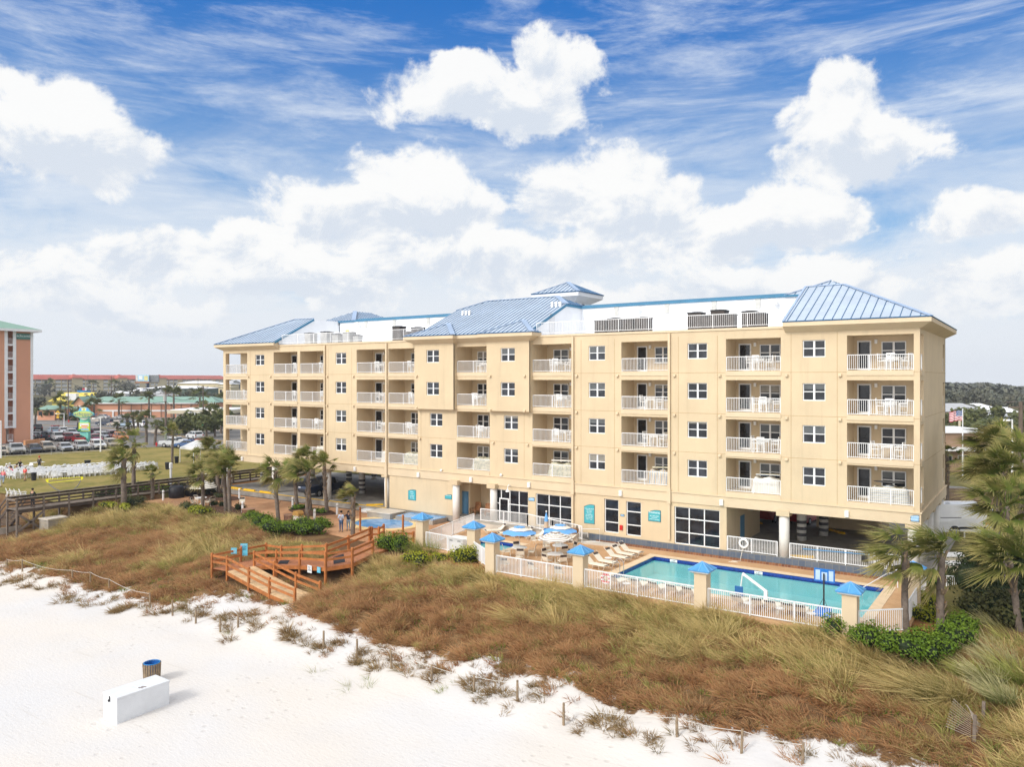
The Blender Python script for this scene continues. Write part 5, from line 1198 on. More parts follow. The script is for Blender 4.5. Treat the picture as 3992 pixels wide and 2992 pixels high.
def shrub(c, r, label, mat=None, n=900, leaf=.10, seed=0, cat='shrub', group=None, name='shrub', lumps=9, stem=True):
    rd = random.Random(seed+int(c[0]*10)); V, F, T = [], [], []; t = thing(name, label, cat, c, 0, group)
    cen = []
    for i in range(lumps):
        a = rd.uniform(0, 6.28); q = rd.random()**.5*.62; cen.append((cos(a)*q*r[0], sin(a)*q*r[1], r[2]*rd.uniform(.35, .72), rd.uniform(.34, .52)))
    for i in range(n):
        x, y, z, s = rd.choice(cen); u = Vector((rd.gauss(0, 1), rd.gauss(0, 1), rd.gauss(0, 1))); u.normalize(); k = s*rd.uniform(.8, 1.08)
        p = Vector((x+u.x*k*r[0], y+u.y*k*r[1], max(.03, z+u.z*k*r[2]*.85)))
        nrm = (u+Vector((rd.gauss(0, .5), rd.gauss(0, .5), rd.gauss(0, .5)+.3))).normalized(); e1 = nrm.cross(Vector((rd.random(), rd.random(), rd.random()))).normalized(); e2 = nrm.cross(e1); L = leaf*rd.uniform(.7, 1.4)
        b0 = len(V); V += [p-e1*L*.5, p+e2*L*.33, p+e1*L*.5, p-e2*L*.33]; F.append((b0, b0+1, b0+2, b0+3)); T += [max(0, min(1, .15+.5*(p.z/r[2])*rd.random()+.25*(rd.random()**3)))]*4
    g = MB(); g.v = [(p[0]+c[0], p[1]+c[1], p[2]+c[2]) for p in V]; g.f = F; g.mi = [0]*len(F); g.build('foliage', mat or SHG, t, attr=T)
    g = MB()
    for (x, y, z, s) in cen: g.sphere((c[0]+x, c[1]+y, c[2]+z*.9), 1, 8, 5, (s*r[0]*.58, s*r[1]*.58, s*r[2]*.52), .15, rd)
    g.build('dark_core', SHD, t, attr=[0]*len(g.v))  # dark spheres added inside the foliage so it cannot be seen through
    return t
SG = 'green shrubs along the patio edge'
for i, (a, b, rx, rz, lab, mt, n) in enumerate([(640, 790, 1.5, .95, 'green shrub at the left end of the patio hedge', SHG, 1000), (780, 830, 2.0, 1.15, 'bright green shrub in the patio hedge below the shaggy palm', SHG, 1500), (900, 905, 2.2, 1.3, 'big dark green shrub in the middle of the patio hedge', SHG, 1700), (1060, 900, 2.2, 1.35, 'big green shrub in the patio hedge below the grill', SHG, 1700), (1220, 890, 2.1, 1.3, 'green shrub at the right end of the patio hedge', SHG, 1700), (1310, 850, 1.2, 1.0, 'small green shrub closing the patio hedge near the couple', SHG, 900),
    (110, 700, 1.3, .9, 'round green shrub left of the yellow-green one', SHO, 700), (200, 735, 1.9, 1.0, 'yellow-green shrub below the shaded table', SHY, 1200), (60, 680, 1.0, .8, 'small green shrub at the patio corner', SHO, 500), (305, 650, .7, .6, 'small round shrub in the mulch, left one', SHD, 350), (390, 655, .7, .6, 'small round shrub in the mulch, right one', SHD, 350), (560, 690, .8, .7, 'dark shrub by the bollard', SHD, 350), (285, 545, 1.0, .8, 'olive shrub under the striped sunshade', SHO, 500), (370, 575, .9, .6, 'low olive shrub in the front mulch bed', SHO, 350), (1070, 685, 1.0, .55, 'low shrub at the left of the mulch island', SHG, 450), (1300, 715, 1.2, .55, 'low shrub at the right of the mulch island', SHG, 500), (1135, 675, .7, .5, 'small shrub behind the criss-cross palm', SHG, 300)]):
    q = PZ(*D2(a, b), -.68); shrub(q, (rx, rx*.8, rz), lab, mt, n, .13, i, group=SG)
for i, (a, b, rx, rz, lab, mt, n) in enumerate([(300, 975, 1.75, 1.75, 'large dark green bush right of the orange boardwalk', SHG, 2200), (420, 985, 1.3, 1.1, 'green bush between the large bush and the tall grass', SHG, 900), (545, 1085, 1.35, 1.15, 'yellow-green bush below the tall grass clump', SHY, 1100), (715, 1060, 1.1, .85, 'yellow-green bush in the bare pine straw', SHY, 800), (985, 1080, 1.45, 1.6, 'bright yellow-green bush in front of the white cabinet', SHY, 1500), (900, 1040, .8, .8, 'small bright bush left of the cabinet bush', SHY, 500), (1110, 1075, .7, .8, 'dark bush against the leaning white fence', SHD, 500)]):
    q = PZ(1400+a/2.369, 1750+b/2.369, -1.05); shrub(q, (rx, rx*.9, rz), lab, mt, n, .12, i+40)
for i, (px, py, rx, rz, lab, mt, n) in enumerate([(3270, 2490, .85, .95, 'leftmost shrub of the hedge below the corner pillar', SHG, 900), (3350, 2530, .9, 1.05, 'second shrub of the hedge below the corner pillar', SHG, 1100), (3440, 2560, 1.0, 1.1, 'third shrub of the right hedge below the short fence', SHG, 1300), (3530, 2575, 1.0, 1.1, 'fourth shrub of the right hedge below the wind-blown palm', SHG, 1300), (3620, 2575, 1.0, 1.15, 'fifth shrub of the right hedge between the two palms', SHG, 1300), (3710, 2545, 1.0, 1.2, 'shrub at the right end of the hedge', SHG, 1300), (3740, 2480, .95, 1.0, 'shrub behind the right end of the hedge', SHG, 1000),
    (3615, 2440, .75, .9, 'bright shrub between the palms, lower one', SHY, 700), (3625, 2385, .75, 1.0, 'bright yellow-green shrub between the palms, upper one', SHY, 800), (3640, 2310, .8, 1.1, 'green shrub along the side fence', SHG, 800), (3850, 2330, 2.3, 2.6, 'large almost black bush behind the leaning palm', SHD, 3200), (3960, 2320, 2.2, 2.4, 'dark bush at the right edge of the photo', SHD, 2600), (3900, 2390, 1.5, 1.6, 'dark green bush between the leaning palm and the torn palm', SHD, 1600), (3975, 2450, 1.4, 1.5, 'dark green bush at the foot of the leaning palm', SHO, 1500), (3770, 2400, 1.0, 1.1, 'olive bush beside the torn palm', SHO, 900)]):
    q = PZ(px, py, -1.0); rx *= 1.3; rz *= 1.3; shrub(q, (rx, rx*.9, rz), lab, mt, int(n*1.4), .12 if i < 10 else .18, i+80, group='shrubs at the right corner of the pool' if i < 10 else None)
for i, (a, b, rx, rz, lab, mt, n) in enumerate([(760, 1385, 2.6, 1.2, 'dark juniper at the left end of the lawn-edge hedge', SHD, 1300), (860, 1375, 3.0, 1.5, 'dark green juniper left of the fat-trunked palm', SHG, 1700), (1010, 1355, 3.0, 1.5, 'dark green juniper between the two tall lawn palms', SHG, 1700), (1130, 1345, 2.4, 1.3, 'dark green juniper at the right end of the hedge', SHG, 1300), (700, 1400, 1.6, .8, 'small green shrub beside the grey boardwalk', SHO, 600), (780, 1440, 1.5, .7, 'yellow-flowered shrub left of the palm foot', SHY, 700), (895, 1450, 1.2, .6, 'yellow-flowered shrub right of the palm foot', SHY, 600), (950, 1420, 2.2, 1.2, 'grey-green shrub in front of the hedge', SHO, 900), (1290, 1310, 1.6, 1.0, 'dark shrub behind the black grill covers', SHD, 700), (1460, 1310, 2.6, 1.5, 'dark hedge shrub under the sunshade', SHD, 1100), (1540, 1300, 2.0, 1.4, 'dark hedge shrub right of the sunshade', SHD, 900)]):
    q = PZ(*G1(a, b), -.5); shrub(q, (rx*.75, rx*.6, rz), lab, mt, n, .16, i+120, group='low hedge along the lawn')
# ------------------------------------------------------------ dune grass: tufts set out on the dune, one object that nobody could count
def tuft(name, n, L, spread, w, bend, mat, seed, seg=2, upr=.5, oats=0):
    rd = random.Random(seed); V, F, T = [], [], []
    for i in range(n):
        a = rd.uniform(0, 6.28); r = spread*rd.random()**.6; p = Vector((r*cos(a), r*sin(a), -.05)); e = rd.uniform(upr, 1.35)
        d = Vector((cos(a)*cos(e), sin(a)*cos(e), sin(e))); sd = d.cross(Vector((rd.gauss(0, 1), rd.gauss(0, 1), .3))).normalized(); l = L*rd.uniform(.55, 1.15)
        k = len(V); strip3(V, F, T, p, d, sd, l, w*rd.uniform(.7, 1.3), bend*.3*rd.uniform(.2, 1), Vector((bend*rd.uniform(.4, 1.1), rd.uniform(-.15, .15), 0)), seg)
    g = MB(); g.v = [tuple(p) for p in V]; g.f = F; g.mi = [0]*len(F); o = g.build(name, mat, attr=[q*.9 for q in T]); return o
def grassmat(name, cols, tip, sc=.35):
    m, t, b = MN(name); at = t.new('ShaderNodeAttribute', attribute_name='tip').outputs['Fac']; oi = t.new('ShaderNodeObjectInfo')
    nz = t.noise(oi.outputs['Location'], sc, 4, .6); c = t.mix(t.ramp(nz, .36, .64), cols[0], cols[1])
    c = t.mix(t.m('MULTIPLY', t.ramp(oi.outputs['Random'], .55, 1.0), .8), c, cols[2]); c = t.mix(at, c, tip)
    t.l.new(c, b.inputs['Base Color']); b.inputs['Roughness'].default_value = .75; b.inputs['Specular IOR Level'].default_value = .15
    tl = t.new('ShaderNodeBsdfTranslucent'); t.l.new(c, tl.inputs[0]); mx = t.new('ShaderNodeMixShader'); mx.inputs[0].default_value = .25
    t.l.new(b.outputs[0], mx.inputs[1]); t.l.new(tl.outputs[0], mx.inputs[2]); t.l.new(mx.outputs[0], t.n['Material Output'].inputs[0]); return m
GB = grassmat('dry_russet_grass', [(.225, .083, .034), (.35, .160, .064), (.10, .07, .028)], (.60, .37, .18))
GG = grassmat('golden_sea_oats', [(.22, .19, .045), (.38, .27, .095), (.12, .14, .03)], (.84, .64, .30), .22)
GR = grassmat('green_tussock', [(.10, .17, .02), (.20, .24, .045), (.26, .22, .07)], (.58, .52, .18), .3)
GW = grassmat('green_dune_weed', [(.07, .15, .02), (.12, .20, .025), (.14, .15, .03)], (.22, .28, .04))
GS = grassmat('dead_edge_grass', [(.17, .10, .045), (.26, .17, .07), (.15, .13, .05)], (.42, .29, .14))
GP = grassmat('pampas_leaf', [(.17, .21, .055), (.27, .27, .10), (.12, .16, .04)], (.80, .70, .40))
HID = bpy.data.collections.new('grass_sources')
KINDS_ = []
for i, args in enumerate([('russet_tuft_a', 26, .50, .26, .036, .75, GB, 1, 2, .35), ('russet_tuft_b', 26, .38, .28, .038, .55, GB, 2, 2, .2), ('oats_tuft_a', 40, 1.05, .22, .034, .55, GG, 3, 3, .75), ('oats_tuft_b', 36, .85, .26, .036, .6, GG, 4, 3, .55),
                          ('green_tuft', 36, .70, .25, .036, .45, GR, 5, 3, .6), ('weed_tuft', 46, .22, .26, .06, .1, GW, 6, 2, .1), ('edge_tuft', 30, .55, .20, .032, .6, GS, 7, 3, .2), ('lone_tuft', 12, .6, .12, .014, .9, GR, 8, 3, .7), ('plume_tuft', 60, 1.35, .26, .032, 1.1, GG, 9, 4, .75)]):
    o = tuft(f'g{i}_'+args[0], *args[1:]); COL.objects.unlink(o); HID.objects.link(o); KINDS_.append(o)
pts, kd, rot, scl = [], [], [], []; rg_ = random.Random(4)
wa = atan2(WIND.y, WIND.x)
def put(x, y, k, s, spin=.9, z=None):
    pts.append((x, y, (ground_h(x, y) if z is None else z))); kd.append(k); rot.append((rg_.uniform(-.15, .15), rg_.uniform(-.15, .15), wa+rg_.gauss(0, spin))); scl.append(s*rg_.uniform(.75, 1.3))
WALK = [(-45.2, -42.8, -21.6, -16.5), (-44.9, -36, -19.2, -15.9), (-43.8, -34.9, -22.0, -19.4), (-39.9, -35.4, -18.4, -10.0), (-78, -75, -24, 0), (3.5, 4.9, -20.2, -18.0)]
def blocked(x, y): return any(a < x < b and c < y < d for a, b, c, d in WALK)
N_G = 58000
for i in range(N_G):
    y = rg_.uniform(-28.2, -9.5); x0, x1 = interp(y, [-28, -20, -10], [-74, -78, -90]), interp(y, [-28, -24, -20, -10], [9, 12, 16, 26]); x = rg_.uniform(x0, x1)
    s0 = crest(x); e = edge(x)
    if -y < s0+.15 or blocked(x, y): continue
    if 0 < x < 3 and y > -11.2: continue
    if -46 < x < -30 and y > -13.5 and fbm(x, y, .5) > .0: continue      # pine straw bed
    sd = y-e                                                       # metres inside the closed cover
    n0 = fbm(x, y, .28); n1_ = fbm(x+90, y-30, .11); n2_ = fbm(x-50, y+70, .6)
    if sd < 0:
        pr = .17*max(0, 1+sd/3.0)*(1.0 if n2_ > .02 else .05)
        if rg_.random() > pr: continue
        put(x, y, 0 if rg_.random() < .55 else 6, .85)
        continue
    if sd < 3.0 and n2_ < .05 and rg_.random() < .8: continue
    hs_ = sst(0, 1, (5.6-((-y)-s0)+3.2*n0)/6.0)                      # tall grass near the crest
    if x < -46: hs_ = max(hs_*.9, sst(.05, .5, n1_)*.5)
    if x > 2: hs_ = max(hs_, .6*sst(-.2, .3, n1_))
    r = rg_.random()
    m_ = rg_.random(); tall = 1.35 if (-y-s0 < 2.6 and -27 < x < -6.5) else 1.0
    if r < hs_*.62: put(x, y, rg_.choice((2, 3, 4, 4, 3, 4, 8, 5) if n0 > -.1 else (4, 4, 3, 0, 5)), .70*tall+.35*max(0, n1_+.3)+.35*n2_, 1.15)
    elif m_ < .05+.16*max(0, n2_): put(x, y, rg_.choice((3, 4, 4, 3)), .55, 1.4)
    elif m_ > .93: put(x, y, rg_.choice((5, 6)), 1.1)
    elif r < .70: put(x, y, rg_.choice((0, 1)), 1.0+.5*n2_, 1.3)
    elif n2_ > .20 and r < .84: put(x, y, 5, .9)
    elif r < .80 and n0 > .15: put(x, y, 4, .7)
    elif n2_ > -.2 or rg_.random() < .35: put(x, y, rg_.choice((0, 0, 1)), 1.05+.4*n2_, 1.3)
# tufts hanging over the scarp along the rope line, and lone blades on the sand
for i in range(230):
    x = rg_.uniform(-68, 2); c0 = edge(x)-1.4; n = fbm(x, 3, .35)
    if n < -.12: continue
    y = min(c0, -24.9)+rg_.gauss(-.6, .55)
    for j in range(rg_.choice((1, 2, 3, 4))): put(x+rg_.gauss(0, .16), y+rg_.gauss(0, .20), 6, rg_.uniform(.7, 1.2), 1.6)
for (px, py) in ((1235, 2630), (1410, 2650), (1430, 2680), (1350, 2690), (1695, 2720), (1750, 2700), (700, 2390), (900, 2480)):
    for j in range(3): q = PZ(px+rg_.uniform(-25, 25), py+rg_.uniform(-10, 10), -3.25); put(q[0], q[1], 7, 1.0, 1.0)
me = bpy.data.meshes.new('dune_grass'); me.from_pydata(pts, [], [])
me.attributes.new('kd', 'INT', 'POINT').data.foreach_set('value', kd); me.attributes.new('sc', 'FLOAT', 'POINT').data.foreach_set('value', scl)
me.attributes.new('ro', 'FLOAT_VECTOR', 'POINT').data.foreach_set('vector', [c for r in rot for c in r])
dg = bpy.data.objects.new('dune_grass', me); COL.objects.link(dg); dg['kind'] = 'stuff'
ng = bpy.data.node_groups.new('scatter', 'GeometryNodeTree')
ng.interface.new_socket('Geometry', in_out='INPUT', socket_type='NodeSocketGeometry'); ng.interface.new_socket('Geometry', in_out='OUTPUT', socket_type='NodeSocketGeometry')
gi, go = ng.nodes.new('NodeGroupInput'), ng.nodes.new('NodeGroupOutput'); iop = ng.nodes.new('GeometryNodeInstanceOnPoints'); ci = ng.nodes.new('GeometryNodeCollectionInfo')
ci.inputs['Collection'].default_value = HID; ci.inputs['Separate Children'].default_value = True; ci.inputs['Reset Children'].default_value = True
def named(n, ty):
    a = ng.nodes.new('GeometryNodeInputNamedAttribute'); a.data_type = ty; a.inputs[0].default_value = n; return a.outputs[0]
mp = ng.nodes.new('GeometryNodeMeshToPoints'); L_ = ng.links
L_.new(gi.outputs[0], mp.inputs[0]); L_.new(mp.outputs[0], iop.inputs['Points']); L_.new(ci.outputs[0], iop.inputs['Instance']); iop.inputs['Pick Instance'].default_value = True
L_.new(named('kd', 'INT'), iop.inputs['Instance Index']); L_.new(named('ro', 'FLOAT_VECTOR'), iop.inputs['Rotation']); L_.new(named('sc', 'FLOAT'), iop.inputs['Scale']); L_.new(iop.outputs[0], go.inputs[0])
dg.modifiers.new('scatter', 'NODES').node_group = ng
# big single clumps
def clump(q, n, L, spread, mat, label, name, seed, bend=.8, w=.03, cat='grass clump', group=None, upr=.5):
    t = kind(thing(name, label, cat, q, 0, group), 'thing'); o = tuft('leaves', n, L, spread, w, bend, mat, seed, 4, upr); o.parent = t; o.rotation_euler = (0, 0, wa); return t
clump(PZ(1400+620/2.369, 1750+980/2.369, -1.0), 700, 1.75, .75, GR, 'round clump of tall olive-gold grass by the wading pool pillar', 'grass_clump', 3, .35, .025)
PGL = ['right of the hedge, highest one', 'below the leaning palm', 'under the torn palm', 'right of the hedge, middle one', 'at the right edge, upper one', 'at the right edge, middle one', 'at the right edge, lowest one', 'above the sand fence', 'between the hedge and the sand fence', 'behind the sand fence post']
for i, (px, py, L) in enumerate([(3810, 2440, 1.7), (3900, 2460, 1.7), (3770, 2510, 1.5), (3830, 2550, 1.8), (3950, 2540, 1.9), (3905, 2610, 2.0), (3970, 2660, 1.9), (3850, 2660, 1.6), (3780, 2640, 1.4), (3900, 2730, 1.5)]):
    clump(PZ(px, py, -1.3), 260, L*.82, .55, GP if i % 2 else GR, f'grey-green pampas clump {PGL[i]}', 'pampas_grass', i, .62, .045, 'pampas grass', 'pampas grass at the right', .75)
for i, (px, py, L, lab) in enumerate([(3520, 2690, 1.9, 'pale wind-blown pampas clump below the hedge, left one'), (3610, 2720, 2.0, 'pale wind-blown pampas clump below the hedge, middle one'), (3700, 2720, 1.9, 'pale wind-blown pampas clump below the hedge, right one'), (2480, 2455, 1.5, 'curling pale grass clump in front of the middle pillar'), (2010, 2420, 1.3, 'yellow grass clump below the umbrellas'), (3150, 2540, 1.5, 'rust coloured grass clump left of the hedge')]):
    clump(PZ(px, py, -1.7), 260, L, .6, GG if i != 5 else GB, lab, 'grass_clump', i+20, .95, .042, group='pale grass clumps on the dune')
# ------------------------------------------------------------ orange boardwalk to the beach
bw = thing('boardwalk', 'zigzag boardwalk of orange stained wood leading down to the sand', 'boardwalk', (-40, -18, -2))
NB = dict(L0=(300, 1095, -.4), b1=(565, 1040, -.4), b2=(800, 1000, -.4), b3=(940, 1022, -.3), b4=(1130, 1015, -.1), b5=(1355, 1005, .2), b6=(1560, 930, .35), b7=(1755, 850, .47),
          f0=(690, 1075, -.4), f1=(895, 1065, -.2), f2=(1110, 1065, .05), f3=(1348, 1080, .3), f4=(1595, 1045, .4), f5=(1785, 965, .47),
          r0=(440, 1120, -.5), r1=(640, 1225, -.75), r2=(830, 1320, -1.1), r3=(1065, 1415, -1.4), m1=(875, 1170, -.7), m2=(1075, 1270, -1.0), m3=(1297, 1355, -1.35))
NV = {k: Vector(PZ(*D2(a, b), z)) for k, (a, b, z) in NB.items()}
RH = 1.05
def handrail(keys, label=None):
    P_ = [NV[k] for k in keys]
    for i, p in enumerate(P_):
        if i == 0 and keys[1] in ('r0', 'm1'): continue
        g = MB(); g.bar((p.x, p.y, min(ground_h(p.x, p.y), p.z-RH-.2)-.2), (p.x, p.y, p.z+.06), .15, .15); g.add([(p.x-.075, p.y-.075, p.z+.06), (p.x+.075, p.y-.075, p.z+.06), (p.x+.075, p.y+.075, p.z+.06), (p.x-.075, p.y+.075, p.z+.06), (p.x, p.y, p.z+.13)], [(0, 1, 4), (1, 2, 4), (2, 3, 4), (3, 0, 4)]); g.build('post', WOODO, bw)
    for a, b in zip(P_, P_[1:]):
        for dz in (-.10, -.55):
            g = MB(); d = (b-a).normalized()*.07; g.bar(a+d+Vector((0, 0, dz)), b-d+Vector((0, 0, dz)), .07, .16); g.build('rail', WOODO, bw)
handrail(['L0', 'b1', 'b2', 'b3', 'b4', 'b5', 'b6', 'b7']); handrail(['f0', 'f1', 'f2', 'f3', 'f4', 'f5']); handrail(['L0', 'r0', 'r1', 'r2', 'r3']); handrail(['f0', 'm1', 'm2', 'm3'])
def deckstrip(A, B, mat, name='deck_boards', gap=.16):
    """boards laid across from polyline A to polyline B"""
    g = MB(); f = MB()
    for (a0, a1), (b0, b1) in zip(zip(A, A[1:]), zip(B, B[1:])):
        n = max(1, int(max((a1-a0).length, (b1-b0).length)/gap)); dn = Vector((0, 0, -.045))
        for i in range(n):
            t0, t1 = (i+.05)/n, (i+.95)/n; p = [a0.lerp(a1, t0), a0.lerp(a1, t1), b0.lerp(b1, t1), b0.lerp(b1, t0)]
            g.add(p+[q+dn for q in p], [(0, 1, 2, 3), (7, 6, 5, 4), (0, 4, 5, 1), (1, 5, 6, 2), (2, 6, 7, 3), (3, 7, 4, 0)])
        for u, v in ((a0, a1), (b0, b1)): f.bar(u+Vector((0, 0, -.18)), v+Vector((0, 0, -.18)), .06, .26)
    g.build(name, mat, bw); f.build('joist', WOODO, bw)
dz = Vector((0, 0, -RH)); N = {k: v+dz for k, v in NV.items()}
deckstrip([N['L0'], N['b1'], N['b2']], [N['r0'].lerp(N['f0'], .02), N['f0'].lerp(N['r0'], .3), N['f0']], WOODR)
deckstrip([N['b2'], N['b3'], N['b4'], N['b5']], [N['f0'], N['f1'], N['f2'], N['f3']], WOODR); deckstrip([N['b5'], N['b6'], N['b7']], [N['f3'], N['f4'], N['f5']], WOODR)
deckstrip([N['r0'], N['r1'], N['r2'], N['r3']], [N['f0'], N['m1'], N['m2'], N['m3']], WOODL, gap=.22)
deckstrip([N['b7'], N['b7']+Vector((.6, 1.6, 0))], [N['f5'], N['f5']+Vector((-.4, 3.0, 0))], WOODR)
# short landward continuation of the railing
NV['c1'] = Vector(PZ(*D2(1775, 850), .45)); NV['c2'] = Vector(PZ(*D2(1840, 850), .42)); NV['c3'] = Vector(PZ(*D2(1885, 825), .45)); NV['c4'] = Vector(PZ(1400+315/2.369, 1750+775/2.369, .3)); NV['c5'] = Vector(PZ(1400+500/2.369, 1750+775/2.369, .25))
handrail(['c1', 'c2', 'c3']); handrail(['c4', 'c5'])
for a, b in ((1668, 745), (400+0, 0)):
    if a == 1668:
        q = PZ(*D2(1668, 880), -.6); g = MB(); g.bar((q[0], q[1], -.6), (q[0], q[1], 1.5), .13, .13); g.build('post', WOODO, bw)
q = PZ(1400+405/2.369, 1750+820/2.369, -.6); g = MB(); g.bar((q[0], q[1], -.6), (q[0], q[1], 1.3), .13, .13); g.build('post', WOODO, bw)
MATB = M('black_mat', (.02, .022, .03), .9, .2, 3)
for k0, k1, k2, k3, u0, u1, nm in (('b3', 'b4', 'f1', 'f2', .0, .45, 'left'), ('b5', 'b6', 'f3', 'f4', .3, .75, 'right')):
    A0, A1, B0, B1 = N[k0].lerp(N[k1], u0), N[k0].lerp(N[k1], u1), N[k2].lerp(N[k3], u0), N[k2].lerp(N[k3], u1); up = Vector((0, 0, .012))
    p = [A0.lerp(B0, .2)+up, A1.lerp(B1, .2)+up, A1.lerp(B1, .85)+up, A0.lerp(B0, .85)+up]; g = MB(); g.add(p+[q+Vector((0, 0, .012)) for q in p], [(3, 2, 1, 0), (4, 5, 6, 7), (0, 1, 5, 4), (1, 2, 6, 5), (2, 3, 7, 6), (3, 0, 4, 7)])
    tag(g.build('rubber_mat', MATB), f'black rubber mat on the {nm} part of the orange boardwalk', 'mat')
CYAN = M('cyan_sign', (.12, .50, .68), .5, .06, 2); SIGNW = M('sign_white', (.78, .80, .80), .5, .04, 2); PINKP = M('flag_pink', (.75, .12, .2), .5); DKTXT = M('dark_text', (.03, .07, .12), .6)
def notice(c, w, h, ang, label, mat, lines, z0=0, tilt=0):
    t = thing('notice_sign', label, 'sign', c, 0, 'notice signs on the orange boardwalk'); M_ = Matrix.Rotation(ang, 4, 'Z'); g = MB(); g.box(-w/2, w/2, -.012, .012, -h/2, h/2); g.v = [tuple(M_ @ Vector(p)) for p in g.v]; g.build('board', mat, t, world=False)
    zz = h/2-.12
    for tx, s, mm in lines:
        o = text('notice_text', tx, s, (0, 0, 0), (pi/2, 0, ang), mm, t); o.location = M_ @ Vector((0, -.018, zz)); zz -= s*1.3
    return t, M_
q = NV['b1'].lerp(NV['L0'], .22); notice((q.x+.05, q.y-.1, q.z-.08), .44, .46, radians(38), 'small cyan notice on the left rail of the orange boardwalk', CYAN, [('NO PETS', .07, SIGNW), ('ON BEACH', .07, SIGNW), ('KEEP OFF', .07, SIGNW), ('DUNES', .07, SIGNW)])
q = NV['b1'].lerp(NV['b2'], .13); t, M_ = notice((q.x+.12, q.y-.1, q.z-.12), .54, .95, radians(38), 'tall cyan beach flag notice with coloured squares on the boardwalk', CYAN, [('BEACH FLAGS', .065, SIGNW), ('NO SWIMMING', .055, DKTXT), ('HIGH HAZARD', .055, DKTXT), ('MEDIUM', .055, DKTXT), ('LOW HAZARD', .055, DKTXT), ('MARINE LIFE', .055, DKTXT)])
for i, mm in enumerate((PINKP, PINKP, M('flag_red', (.7, .05, .05), .5), YELLOWP, M('flag_green', (.1, .5, .15), .5))):
    g = MB(); g.box(-.25, -.16, -.02, -.014, .22-i*.12, .31-i*.12); g.v = [tuple(M_ @ Vector(p)) for p in g.v]; g.build('flag_square', mm, t, world=False)
e0, e1 = N['f2'].lerp(N['f3'], .42), N['f2'].lerp(N['f3'], .75); an = atan2((N['f3']-N['f2']).y, (N['f3']-N['f2']).x)
notice((e0.x+.05, e0.y-.12, e0.z-.2), .47, .54, an, 'white rules notice hung under the edge of the orange boardwalk', SIGNW, [('LEAVE NO', .07, DKTXT), ('TRACE', .07, DKTXT), ('REMOVE ALL', .055, DKTXT), ('ITEMS DAILY', .055, DKTXT)])
notice((e1.x+.12, e1.y-.12, e1.z-.2), .36, .42, an, 'small cyan notice hung beside the white one under the boardwalk', CYAN, [('PRIVATE', .065, SIGNW), ('ACCESS', .065, SIGNW)])
# ------------------------------------------------------------ rope line, beach box, barrel, sand fence, driftwood
RPX = [(26, 2212), (87, 2226), (282, 2269), (352, 2280), (426, 2304), (585, 2361), (673, 2394), (763, 2421), (859, 2456), (928, 2451), (1261, 2535), (1392, 2567), (1526, 2612), (1683, 2662), (1847, 2702), (2017, 2752), (2197, 2811), (2640, 2893), (2890, 2944), (3128, 2990)]
ROPE = M('white_rope', (.60, .58, .54), .9, .1, 6); tops = []
for i, (px, py) in enumerate(RPX):
    q = PZ(px, py, -3.0); z = ground_h(q[0], q[1]); h = random.uniform(.8, 1.1); lx = random.uniform(-.06, .06); g = MB()
    g.tube([(q[0], q[1], z-.2), (q[0]+lx*.6, q[1], z+h*.6), (q[0]+lx, q[1], z+h)], [.065, .06, .055], 8)
    tag(g.build('rope_post', POSTW), f'weathered wooden rope post at the dune foot, {ORD[i]} from the left', 'post', 'rope posts along the foot of the dune'); tops.append(Vector((q[0]+lx, q[1], z+h-.08)))
for a, b in ((0, 5), (10, 19)):
    g = MB(); pts_ = []
    for u, v in zip(tops[a:b+1], tops[a+1:b+1]):
        for k in range(6):
            f = k/6; p = u.lerp(v, f); p.z -= .10*sin(pi*f)*(u-v).length/3; pts_.append(p)
    pts_.append(tops[b]); g.tube(pts_, .013, 5); tag(g.build('rope', ROPE), f'white rope strung along the {"left" if a == 0 else "right"} line of dune posts', 'rope')
bx = [PZ(380+a/6.633, 2600+b/6.633, -3.35) for a, b in ((500, 1430), (120, 1240), (1860, 940))]; A, B, C = map(Vector, bx); ux = (C-A).normalized(); L = (C-A).length; uy = Vector((-ux.y, ux.x, 0)); Wd = 1.25
t = thing('beach_box', 'long white storage box with a padlock standing on the sand', 'storage box', A); bz = ground_h(A.x, A.y)
crn = lambda u, v: (A+ux*u+uy*v)
BOXW = M('box_white', (.70, .72, .745), .5, .04, 1.5)
g = MB(); g.prism([crn(*p)[:2] for p in ((0, 0), (L, 0), (L, Wd), (0, Wd))], bz-.3, -2.32); g.build('body', BOXW, t, bevel=.02)
for u0, u1 in ((-.02, L*.47), (L*.472, L+.02)): g = MB(); g.prism([crn(*p)[:2] for p in ((u0, -.03), (u1, -.03), (u1, Wd+.03), (u0, Wd+.03))], -2.318, -2.23); g.build('lid', BOXW, t, bevel=.015)
g = MB(); p = crn(-.03, Wd*.5); g.bar((p.x, p.y, -2.28), (p.x, p.y, -2.46), .05, .03); g.box(p.x-.06, p.x+.02, p.y-.05, p.y+.05, -2.55, -2.45); g.build('padlock', DARKMET, t)
for u in (L*.47, L*.53):
    g = MB(); p = crn(u, .35); g.bar((p.x, p.y, -2.229), (p.x+.22, p.y+.1, -2.229), .08, .02); g.build('hinge_stain', M('rust', (.20, .16, .15), .9, .2), t)
q = Vector(PZ(596, 2648, -3.35)); q = Vector(PZ(592, 2655, -3.35)); t = thing('litter_barrel', 'slatted wooden litter barrel with a blue liner behind the white box', 'litter barrel', q); z0 = ground_h(q.x, q.y)
for i in range(22):
    a = 2*pi*i/22; g = MB(); o = Vector((cos(a), sin(a), 0)); g.bar(q.xy.to_3d()+o*.40+Vector((0, 0, z0-.1)), q.xy.to_3d()+o*.45+Vector((0, 0, z0+1.02)), .095, .025, up=o); g.build('slat', POSTW, t)
